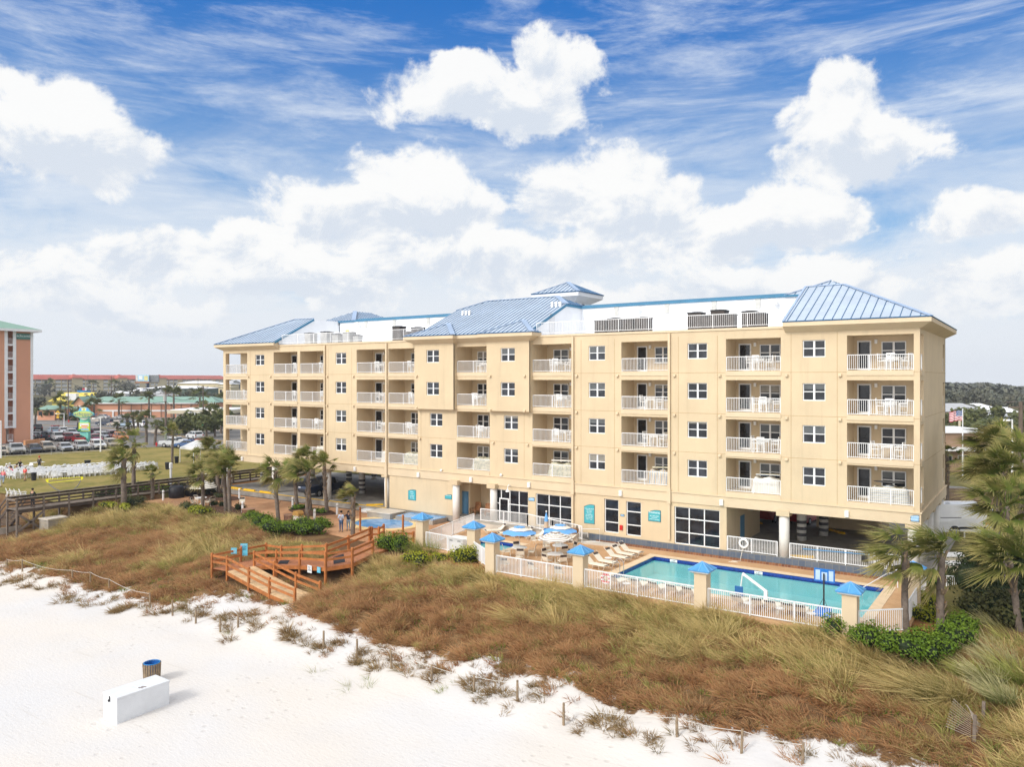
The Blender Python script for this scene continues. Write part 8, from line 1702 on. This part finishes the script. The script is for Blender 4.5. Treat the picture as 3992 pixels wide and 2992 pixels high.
e = G2(900, 185)+Vector((0, 0, 7)); wire(TP[3][0]-Vector((0, 0, .4)), e, 1.2, 'power line running behind the left end of the hotel')
def lamp(px, ytop, ybase, label, d=None, arm=1.6, side=-1):
    top, t = pole(px, ytop, ybase, label, .11, WHITE, d, 'street_lamp', False, 'street lamp', 'white street lamps'); g = MB(); g.bar(top+Vector((0, 0, -.1)), top+RGT*side*arm+Vector((0, 0, -.05)), .12, .10); g.build('arm', WHITE, t); g = MB(); p = top+RGT*side*arm; g.box(p.x-.45, p.x+.45, p.y-.3, p.y+.3, p.z-.2, p.z); g.build('lamp_head', WHITEPL, t)
lamp(250, 1612, 1690, 'white street lamp left of the tall turquoise sign'); lamp(392, 1630, 1752, 'white street lamp in front of the white SUV', d=137, arm=1.0); lamp(4, 1641, 1782, 'white street lamp at the left edge of the photo', d=126); lamp(759, 1607, 1683, 'street lamp with flat panels beside the canopy', arm=1.2, side=1); lamp(759.5, 1607.5, 1683, 'twin panel of the street lamp beside the canopy', arm=1.2)
d = 215; q = G2(226, d); t = thing('road_sign', 'yellow diamond warning sign with a small plate below', 'sign', q); g = MB(); g.cyl(q, q+Vector((0, 0, zpx(1606, d))), .05, n=6); g.build('post', HVACL, t); z = zpx(1612, d); w_ = .75; g = MB(); p = q-FWD*.1; g.add([p+RGT*w_+Vector((0, 0, z)), p+Vector((0, 0, z+w_)), p-RGT*w_+Vector((0, 0, z)), p+Vector((0, 0, z-w_)), p+RGT*w_+Vector((0, 0, z))+FWD*.04, p+Vector((0, 0, z+w_))+FWD*.04, p-RGT*w_+Vector((0, 0, z))+FWD*.04, p+Vector((0, 0, z-w_))+FWD*.04], [(0, 1, 2, 3), (7, 6, 5, 4), (0, 4, 5, 1), (1, 5, 6, 2), (2, 6, 7, 3), (3, 7, 4, 0)]); g.build('diamond', YELLOWP, t); g = MB(); g.bar(p-FWD*.05+Vector((0, 0, z-.35)), p-FWD*.05+Vector((0, 0, z+.35)), .16, .04); g.build('figure', BLACKPL, t); g = MB(); g.bar(p-RGT*.35+Vector((0, 0, z-1.1)), p+RGT*.35+Vector((0, 0, z-1.1)), .04, .45); g.build('plate', YELLOWP, t)
RED = MAT['red_paint']
for px_, py_, lab in ((610, 1741, 'red fire hydrant on the lawn corner'), (268, 1648, 'red fire hydrant beside the wooden pole across the street')):
    q = Vector(PZ(px_, py_, 0)); t = thing('fire_hydrant', lab, 'hydrant', q); g = MB(); g.lathe(q, [(.15, 0), (.13, .08), (.13, .5), (.16, .55), (.12, .7), (.04, .78)], 10); g.build('barrel', RED, t); g = MB(); g.bar(q-RGT*.22+Vector((0, 0, .4)), q+RGT*.22+Vector((0, 0, .4)), .12, .12); g.build('outlets', RED, t)
q = G2(775, 178); t = thing('street_sign', 'green street name sign at the junction', 'sign', q); g = MB(); g.cyl(q, q+Vector((0, 0, zpx(1656, 178))), .05, n=6); g.build('post', HVACL, t); g = MB(); p = q+Vector((0, 0, zpx(1660, 178))); g.bar(p-RGT*.6, p+RGT*1.0, .06, .5); g.build('plate', M('street_green', (.02, .35, .20), .5), t)
t = thing('lawn_fence', 'low thin metal fence between the lawn and the parking lot', 'fence', PZ(100, 1760, 0)); g = MB(); e = [Vector(PZ(x, y, 0)) for x, y in ((20, 1785), (120, 1780), (200, 1775), (245, 1772), (330, 1764), (430, 1757))]
for p in e: g.cyl(p, p+Vector((0, 0, 1.1)), .03, n=6)
for p, q in zip(e, e[1:]): g.bar(p+Vector((0, 0, 1.05)), q+Vector((0, 0, 1.05)), .03, .03)
g.build('rails', HVACL, t)
t = thing('wall_plinth', 'low orange wall at the foot of the pink tower', 'wall', PZ(150, 1735, 0)); g = MB(); a, b = Vector(PZ(95, 1737, 0)), Vector(PZ(172, 1728, 0)); g.bar(a+Vector((0, 0, .45)), b+Vector((0, 0, .45)), .4, .9); g.build('base', M('orange_wall', (.62, .30, .14), .85), t)
# ------------------------------------------------------------ trees
def tree(q, h, r, label, mat=None, n=420, leaf=.55, seed=0, group=None, zc=.62, name='tree', flat=.62):
    rd = random.Random(seed+7); t = thing(name, label, 'tree', q, 0, group); q = Vector(q); g = MB(); top = q+Vector((rd.uniform(-.3, .3), rd.uniform(-.3, .3), h*.55)); g.tube([q-Vector((0, 0, .3)), q.lerp(top, .5)+Vector((.1, 0, 0)), top], [r*.10, r*.075, r*.05], 7)
    cen = [(rd.gauss(0, .42)*r, rd.gauss(0, .42)*r, h*zc+rd.uniform(-.5, .5)*r*flat, r*rd.uniform(.35, .58)) for _ in range(9)]
    for c_ in cen[:6]: g.tube([top, q+Vector(c_[:3])], [r*.04, r*.015], 5)
    g.build('trunk', TRUNK, t); V, F, T = [], [], []
    for i in range(n):
        cx, cy_, cz, s = rd.choice(cen); u_ = Vector((rd.gauss(0, 1), rd.gauss(0, 1), rd.gauss(0, 1))).normalized(); p = Vector((cx, cy_, cz))+Vector((u_.x*s, u_.y*s, u_.z*s*.8))*rd.uniform(.6, 1.08); p.z = max(.2, p.z); nn = (u_+Vector((rd.gauss(0, .6), rd.gauss(0, .6), rd.gauss(0, .6)))).normalized(); e1 = nn.cross(Vector((rd.random(), rd.random(), rd.random()))).normalized(); e2 = nn.cross(e1); l = leaf*rd.uniform(.6, 1.4); k = len(V); p = p+q
        V += [p-e1*l*.5-e2*l*.2, p+e1*l*.1-e2*l*.5, p+e1*l*.5+e2*l*.1, p+e2*l*.5]; F.append((k, k+1, k+2, k+3)); T += [rd.random()**2*.8]*4
    g = MB(); g.v = [tuple(p) for p in V]; g.f = F; g.mi = [0]*len(F); g.build('crown', mat or TREEL, t, attr=T); return t
TG = 'trees and thickets right of the hotel'
for i, (px, d, h, r, lab) in enumerate([(3775, 185, 6, 4.2, 'olive thicket behind the flag'), (3700, 175, 6.5, 4, 'dark thicket at the corner of the hotel'), (3815, 160, 6.5, 3.6, 'bushy palm-like tree beside the brown shop'), (3850, 150, 6, 4.0, 'dark round tree right of the brown shop'), (3900, 165, 5, 4.2, 'low thicket below the grey house'), (3960, 140, 5.5, 4.5, 'thicket at the right edge of the photo'), (3735, 215, 6, 4, 'thicket under the grey roof'), (3800, 225, 6, 4.5, 'thicket with pale blossom under the houses'), (3705, 330, 9, 6, 'tree on the slope above the grey roof, left'), (3760, 350, 10, 6, 'tall pine-like tree in the middle of the slope'), (3805, 340, 10, 7, 'broad dark tree in the middle of the slope'), (3870, 330, 8, 7, 'greyish bare-looking tree on the slope'), (3925, 320, 8, 6, 'tree with palm fronds on the slope'), (3980, 300, 9, 7, 'dark tree on the slope at the right edge'), (3985, 200, 8, 5, 'tree behind the utility pole at the right edge'), (3700, 270, 7, 5, 'tree just right of the hotel gable, far back'), (3895, 235, 6.5, 3.5, 'palm-like tree in front of the white roofs')]):
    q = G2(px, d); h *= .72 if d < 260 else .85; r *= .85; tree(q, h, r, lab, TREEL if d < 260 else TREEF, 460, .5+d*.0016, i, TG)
for i, (px, d, h, r, lab) in enumerate([(748, 192, 5.5, 2.6, 'bushy dark tree in front of the canopy'), (725, 178, 3.5, 3.2, 'low hedge-like tree at the forecourt corner'), (778, 182, 4, 2.4, 'shaggy tree beside the street lamp'), (838, 172, 4.5, 2.8, 'tree left of the hotel end, lower'), (862, 182, 6.5, 3, 'tree touching the left end of the hotel'), (805, 168, 5, 3.2, 'yellowish palm-like tree near the hotel end'), (664, 178, 2.6, 3.4, 'clipped brown hedge on the forecourt kerb'), (545, 330, 9, 5, 'round tree right of the white shed'), (610, 335, 10, 5.5, 'round tree below the billboard'), (392, 320, 9, 4, 'dark tree between the yellow shop and white shed'), (445, 330, 7, 4, 'low tree in front of the white shed'), (490, 380, 9, 4, 'tree left of the billboard pole'), (660, 400, 9, 6, 'tree in front of the white roofs'), (750, 400, 8, 6, 'tree before the strip of shops'), (800, 330, 7, 4, 'tree right of the green roof end'), (835, 320, 7, 4, 'tree far behind the hotel end'), (175, 560, 9, 7, 'far dark tree against the resort'), (330, 560, 8, 6, 'far tree in front of the resort middle'), (150, 300, 6, 4, 'dark trees behind the pink tower edge'), (175, 242, 3, 3, 'bush beside the pink lobby door'), (290, 238, 3, 3.4, 'bush under the pink gable'), (500, 560, 10, 8, 'far tree right in front of the resort'), (820, 520, 9, 8, 'far tree before the white roofed hall')]):
    q = G2(px, d); tree(q, h, r, lab, TREEL if d < 260 else TREEF, 420, .4+d*.0016, i+40, 'trees and thickets left of the hotel')
for i, (px, d, h, r) in enumerate([(4060, 150, 5, 4), (4120, 190, 6, 5), (4200, 165, 5.5, 4.5), (4300, 210, 7, 6), (4420, 180, 6, 5), (4560, 230, 7, 6), (4720, 200, 6, 5), (4900, 170, 5.5, 5), (4250, 120, 4, 3.5), (4500, 130, 4.5, 4)]):
    tree(G2(px, d), h, r, f'bushy tree beyond the right edge of the photo, {ORD[i]} along the field', TREEL, 420, .7, i+90, 'trees right of the frame')
def woods(name, spans, seed):
    rd = random.Random(seed); V, F, T = [], [], []
    for (p0, p1, d0, d1, n, hh) in spans:
        for i in range(n):
            px, d = rd.uniform(p0, p1), rd.uniform(d0, d1); q = G2(px, d); h = hh(px, d)*rd.uniform(.75, 1.08); r = rd.uniform(3.5, 6.5)*(1+d/1500)
            for k in range(34):
                u_ = Vector((rd.gauss(0, 1), rd.gauss(0, 1), rd.gauss(0, 1))).normalized(); p = q+Vector((u_.x*r, u_.y*r, max(.5, h-r*.8+u_.z*r*.8))); e1 = u_.cross(Vector((rd.random(), rd.random(), .3))).normalized(); e2 = (u_.cross(e1)+Vector((0, 0, rd.gauss(0, .4)))).normalized(); l = r*rd.uniform(.35, .75); b0 = len(V); V += [p-e1*l*.5, p-e2*l*.4, p+e1*l*.5, p+e2*l*.5]; F.append((b0, b0+1, b0+2, b0+3)); T += [rd.random()**2*.7]*4
    g = MB(); g.v = [tuple(p) for p in V]; g.f = F; g.mi = [0]*len(F); o = g.build(name, TREEF, attr=T); o['kind'] = 'stuff'
ridge = lambda px, d: zpx(interp(px, [3000, 3680, 3760, 3850, 3900, 3950, 4000, 4400], [1500, 1493, 1495, 1494, 1500, 1508, 1508, 1500]), d)
woods('distant_woods', [(3000, 4300, 520, 1000, 520, ridge), (4200, 7000, 520, 900, 420, ridge), (-900, 3000, 850, 1080, 420, lambda p, d: zpx(1486, d)), (3600, 4200, 400, 560, 90, lambda p, d: 7.5)], 3)
# ------------------------------------------------------------ right of the hotel
t, a, b, u, n, ze = house('grey_house', 'house with a wide pale grey roof beyond the thicket', 3684, 3850, 255, 1606, 1573, 15, M('house_tan', (.42, .30, .22), .85), GREYR, hip=5, ov=.9); t, a, b, u, n, ze = house('white_roof_house', 'house with a white metal roof right of the grey one', 3845, 3962, 262, 1608, 1588, 10, M('house_brown', (.16, .13, .11), .85), WHITER, hip=.5, ov=.8); house('white_roof_house', 'white roofed house half behind the grey one', 3815, 3872, 290, 1590, 1573, 12, MAT['house_brown'], WHITER, hip=2); house('blue_grey_house', 'low blue-grey house below the white roof', 3870, 3955, 238, 1625, 1612, 8, M('house_blue', (.25, .28, .30), .85), GREYR, hip=1, win=4); house('slope_house', 'small grey house on the wooded slope', 3728, 3750, 420, 1545, 1533, 9, M('house_tan', (.42, .30, .22), .85), GREYR); house('slope_house', 'small white gable house on the wooded slope', 3820, 3838, 420, 1560, 1547, 9, M('house_tan', (.42, .30, .22), .85), WHITER)
d = 108; sh = thing('brown_shop', 'flat-roofed brown brick shop behind the flag pole', 'building', G2(3740, d)); g = MB(); a, b, u, n = vbox(g, 3600, 3842, d, -.3, zpx(1690, d), 14); g.build('wall', BRWN, sh); g = MB(); vbox(g, 3598, 3844, d-.25, zpx(1690, d)+.005, zpx(1685, d), 14.5); g.build('parapet', WHITER, sh); g = MB(); vbox(g, 3600, 3752, d+5, zpx(1685, d)+.01, zpx(1672, d+5), 8); vbox(g, 3755, 3812, d+6, zpx(1685, d)+.01, zpx(1672, d+6), 6); g.build('roof_step', WHITER, sh); g = MB(); vbox(g, 3598, 3846, d-1.2, zpx(1757, d), zpx(1744, d), 1.19); g.build('awning', WHITER, sh)
for p0, p1 in ((3690, 3712), (3735, 3752), (3758, 3786), (3790, 3815)): g = MB(); vbox(g, p0, p1, d-.06, zpx(1804, d), zpx(1776, d), .05); w_ = g.build('window', WHITE, sh); g = MB(); vbox(g, p0+1.2, p1-1.2, d-.08, zpx(1803, d), zpx(1777.5, d), .015); l = sh.location; g.v = [(v[0]-l[0], v[1]-l[1], v[2]-l[2]) for v in g.v]; g.build('pane', GLASSD, w_, world=False)
d = 103; q = G2(3753, d); fp = thing('flag_pole', 'tall white pole flying a striped flag in front of the brown shop', 'flag pole', q); g = MB(); g.cyl((q.x, q.y, 0), (q.x, q.y, zpx(1597, d)), .10, .06, n=10); g.sphere((q.x, q.y, zpx(1597, d)), .1); g.build('pole', WHITE, fp)
FL = 1.9; FH = 1.32; zt = zpx(1601, d); nx_, ny_ = 26, 13; RS, WS, BS = M('flag_red_stripe', (.55, .03, .06), .8), M('flag_white_stripe', (.80, .80, .82), .8), M('flag_blue_field', (.02, .10, .32), .8); g = MB(); W_ = lambda i, j: q-RGT*(FL*i/nx_*.95+.06)+FWD*(.16*sin(i*.62+.3)*i/nx_+.02)+Vector((0, 0, zt-FH*j/ny_-.30*(i/nx_)**2-.05*sin(i*.7)))
for i in range(nx_):
    for j in range(ny_): g.cm = 2 if (i < nx_*.42 and j < 7) else (0 if j % 2 == 0 else 1); g.quad(W_(i, j+1), W_(i+1, j+1), W_(i+1, j), W_(i, j))
g.build('flag', [RS, WS, BS], fp); g = MB()
for r in range(6):
    for cidx in range(5): i, j = 1.2+cidx*2.1+(r % 2)*1.0, .7+r*1.08; p = W_(i, j)-FWD*.02; s_ = .035; g.quad(p-RGT*s_-Vector((0, 0, s_)), p+RGT*s_-Vector((0, 0, s_)), p+RGT*s_+Vector((0, 0, s_)), p-RGT*s_+Vector((0, 0, s_)))
g.build('stars', WS, fp)
d = 150; q = G2(3741, 135); t = thing('cream_post', 'thick cream post sticking up behind the brown shop', 'post', q); g = MB(); g.cyl((q.x, q.y, 0), (q.x, q.y, zpx(1640, 135)), .2, n=10); g.build('mast', CREAMW, t); lamp(3946, 1636, 1800, 'pale lamp post with a flat head at the right', d=95, arm=.8)
pole(3979, 1567, 2100, 'tall wooden pole at the right edge of the photo', .2, d=70)
vn = thing('delivery_van', 'white delivery van parked behind the right end of the hotel', 'van', (1.6, 17.2, 0), atan2(1.79, 2.62)); VP_ = [(-3.0, .45), (2.45, .45), (2.85, .6), (2.9, 1.0), (2.65, 1.25), (1.75, 1.6), (1.2, 2.45), (.9, 2.55), (-2.95, 2.55), (-3.05, 1.2)]; g = shape(VP_, 2.05, 0, 1.4, .09); g.build('body', PNT['white'], vn, world=False, bevel=.06)
g = MB(); [g.box(-1.4, 1.1, s*1.028-.012, s*1.028+.012, .62, .80) for s in (-1, 1)]; g.build('side_strip', BLACKPL, vn, world=False); g = MB(); [g.box(-2.9, -1.2, s*1.0-.02, s*1.0+.02, 1.52, 1.57) for s in (-1, 1)]; g.build('door_track', BLACKPL, vn, world=False); g = MB(); [g.box(.95, 1.75, s*.985-.02, s*.985+.02, 1.45, 2.05) for s in (-1, 1)]; g.build('side_window', CGLASS, vn, world=False); g = MB(); g.quad((2.5, -.85, 1.33), (2.5, .85, 1.33), (1.45, .8, 2.38), (1.45, -.8, 2.38)); g.v = [(p[0]+.09, p[1], p[2]+.06) for p in g.v]; g.build('windscreen', CGLASS, vn, world=False)
g = MB(); g.box(.55, .75, -1.05, -1.03, .98, 1.2); g.build('door_badge', M('badge_green', (.05, .30, .12), .5), vn, world=False); g = MB(); g.box(.76, 1.1, -1.05, -1.03, .98, 1.2); g.build('door_badge', M('badge_orange', (.65, .15, .05), .5), vn, world=False)
for sx in (-1.75, 1.9):
    for s in (-1, 1): g = MB(); g.cyl((sx, s*.92, .36), (sx, s*1.05, .36), .36, n=16); w_ = g.build('wheel', RUBBER, vn, world=False); g = MB(); g.cyl((sx, s*.9, .36), (sx, s*1.065, .36), .22, n=12); g.build('rim', RIM, w_, world=False); g = MB(); g.cyl((sx, s*.95, .42), (sx, s*1.032, .42), .47, n=18); g.build('wheel_arch', BLACKPL, vn, world=False)
t = thing('rail_fence', 'white pipe rail between the hotel and the van', 'fence', (1, 15.4, 0)); g = MB(); e = [Vector(PZ(x, y, 0)) for x, y in ((3648, 2096), (3668, 2090), (3760, 2099), (3870, 2112))]; z1 = Vector((0, 0, .02)); g.tube([p+Vector((0, 0, .55)) for p in e], .06, 6)
for p in e: g.cyl(p, p+Vector((0, 0, .55)), .06, n=6)
g.build('rail', WHITE, t)
for i, (a_, b_, y0_, y1_, dd) in enumerate(((3692, 3782, 2172, 2212, 53.5), (3700, 3772, 2206, 2247, 52))): t = thing('equipment_box', ['pale beige equipment box behind the torn palm, upper one', 'pale beige equipment box behind the torn palm, lower one'][i], 'equipment box', G2((a_+b_)/2, dd)); g = MB(); z1 = zpx(y0_, dd); vbox(g, a_, b_, dd, -.9, z1, 1.0); g.build('case', CREAMW, t, bevel=.04); g = MB(); vbox(g, a_-1, b_+1, dd-.08, z1+.003, z1+.08, 1.15); g.build('lid', WHITEPL, t)
a, b = PZ(3690, 2318, -.8), PZ(3812, 2325, -.8); fence(a[:2], b[:2], 'white picket fence in front of the beige equipment boxes', za=-.8, h=1.15); t = thing('wood_fence', 'short weathered wooden fence behind the white van', 'fence', (0, 24, 0)); g = MB(); e0, e1 = Vector(PZ(3690, 1960, 0)), Vector(PZ(3990, 1975, 0)); n_ = 60
for i in range(n_): p, q = e0.lerp(e1, i/n_), e0.lerp(e1, (i+.9)/n_); g.bar(p+Vector((0, 0, .75)), q+Vector((0, 0, .75)), .03, 1.5)
g.build('boards', M('fence_board', (.28, .20, .14), .9, .2, 2), t); g = MB(); [g.bar(e0+Vector((0, 0, z))-FWD*.05, e1+Vector((0, 0, z))-FWD*.05, .05, .1) for z in (.4, 1.2)]; g.build('rail', POSTW, t)
sheet('mulch_bed', [PZ(*p, -.84)[:2] for p in ((3500, 2478), (3640, 2520), (3700, 2330), (3640, 2230), (3590, 2260), (3540, 2400))], -.70, PINE)
# ------------------------------------------------------------ sea-side air between the place and the far woods
hzb = MB(); hzb.box(-1300, 760, -960, 1300, -8, 34); hm = bpy.data.materials.new('haze_air'); hm.use_nodes = True; hn = hm.node_tree; hn.nodes.remove(hn.nodes['Principled BSDF'])
pv = hn.nodes.new('ShaderNodeVolumePrincipled'); pv.inputs['Color'].default_value = (.86, .91, 1, 1); pv.inputs['Density'].default_value = .00022; pv.inputs['Anisotropy'].default_value = .1
hn.links.new(pv.outputs[0], hn.nodes['Material Output'].inputs['Volume']); kind(hzb.build('haze', hm), 'stuff')
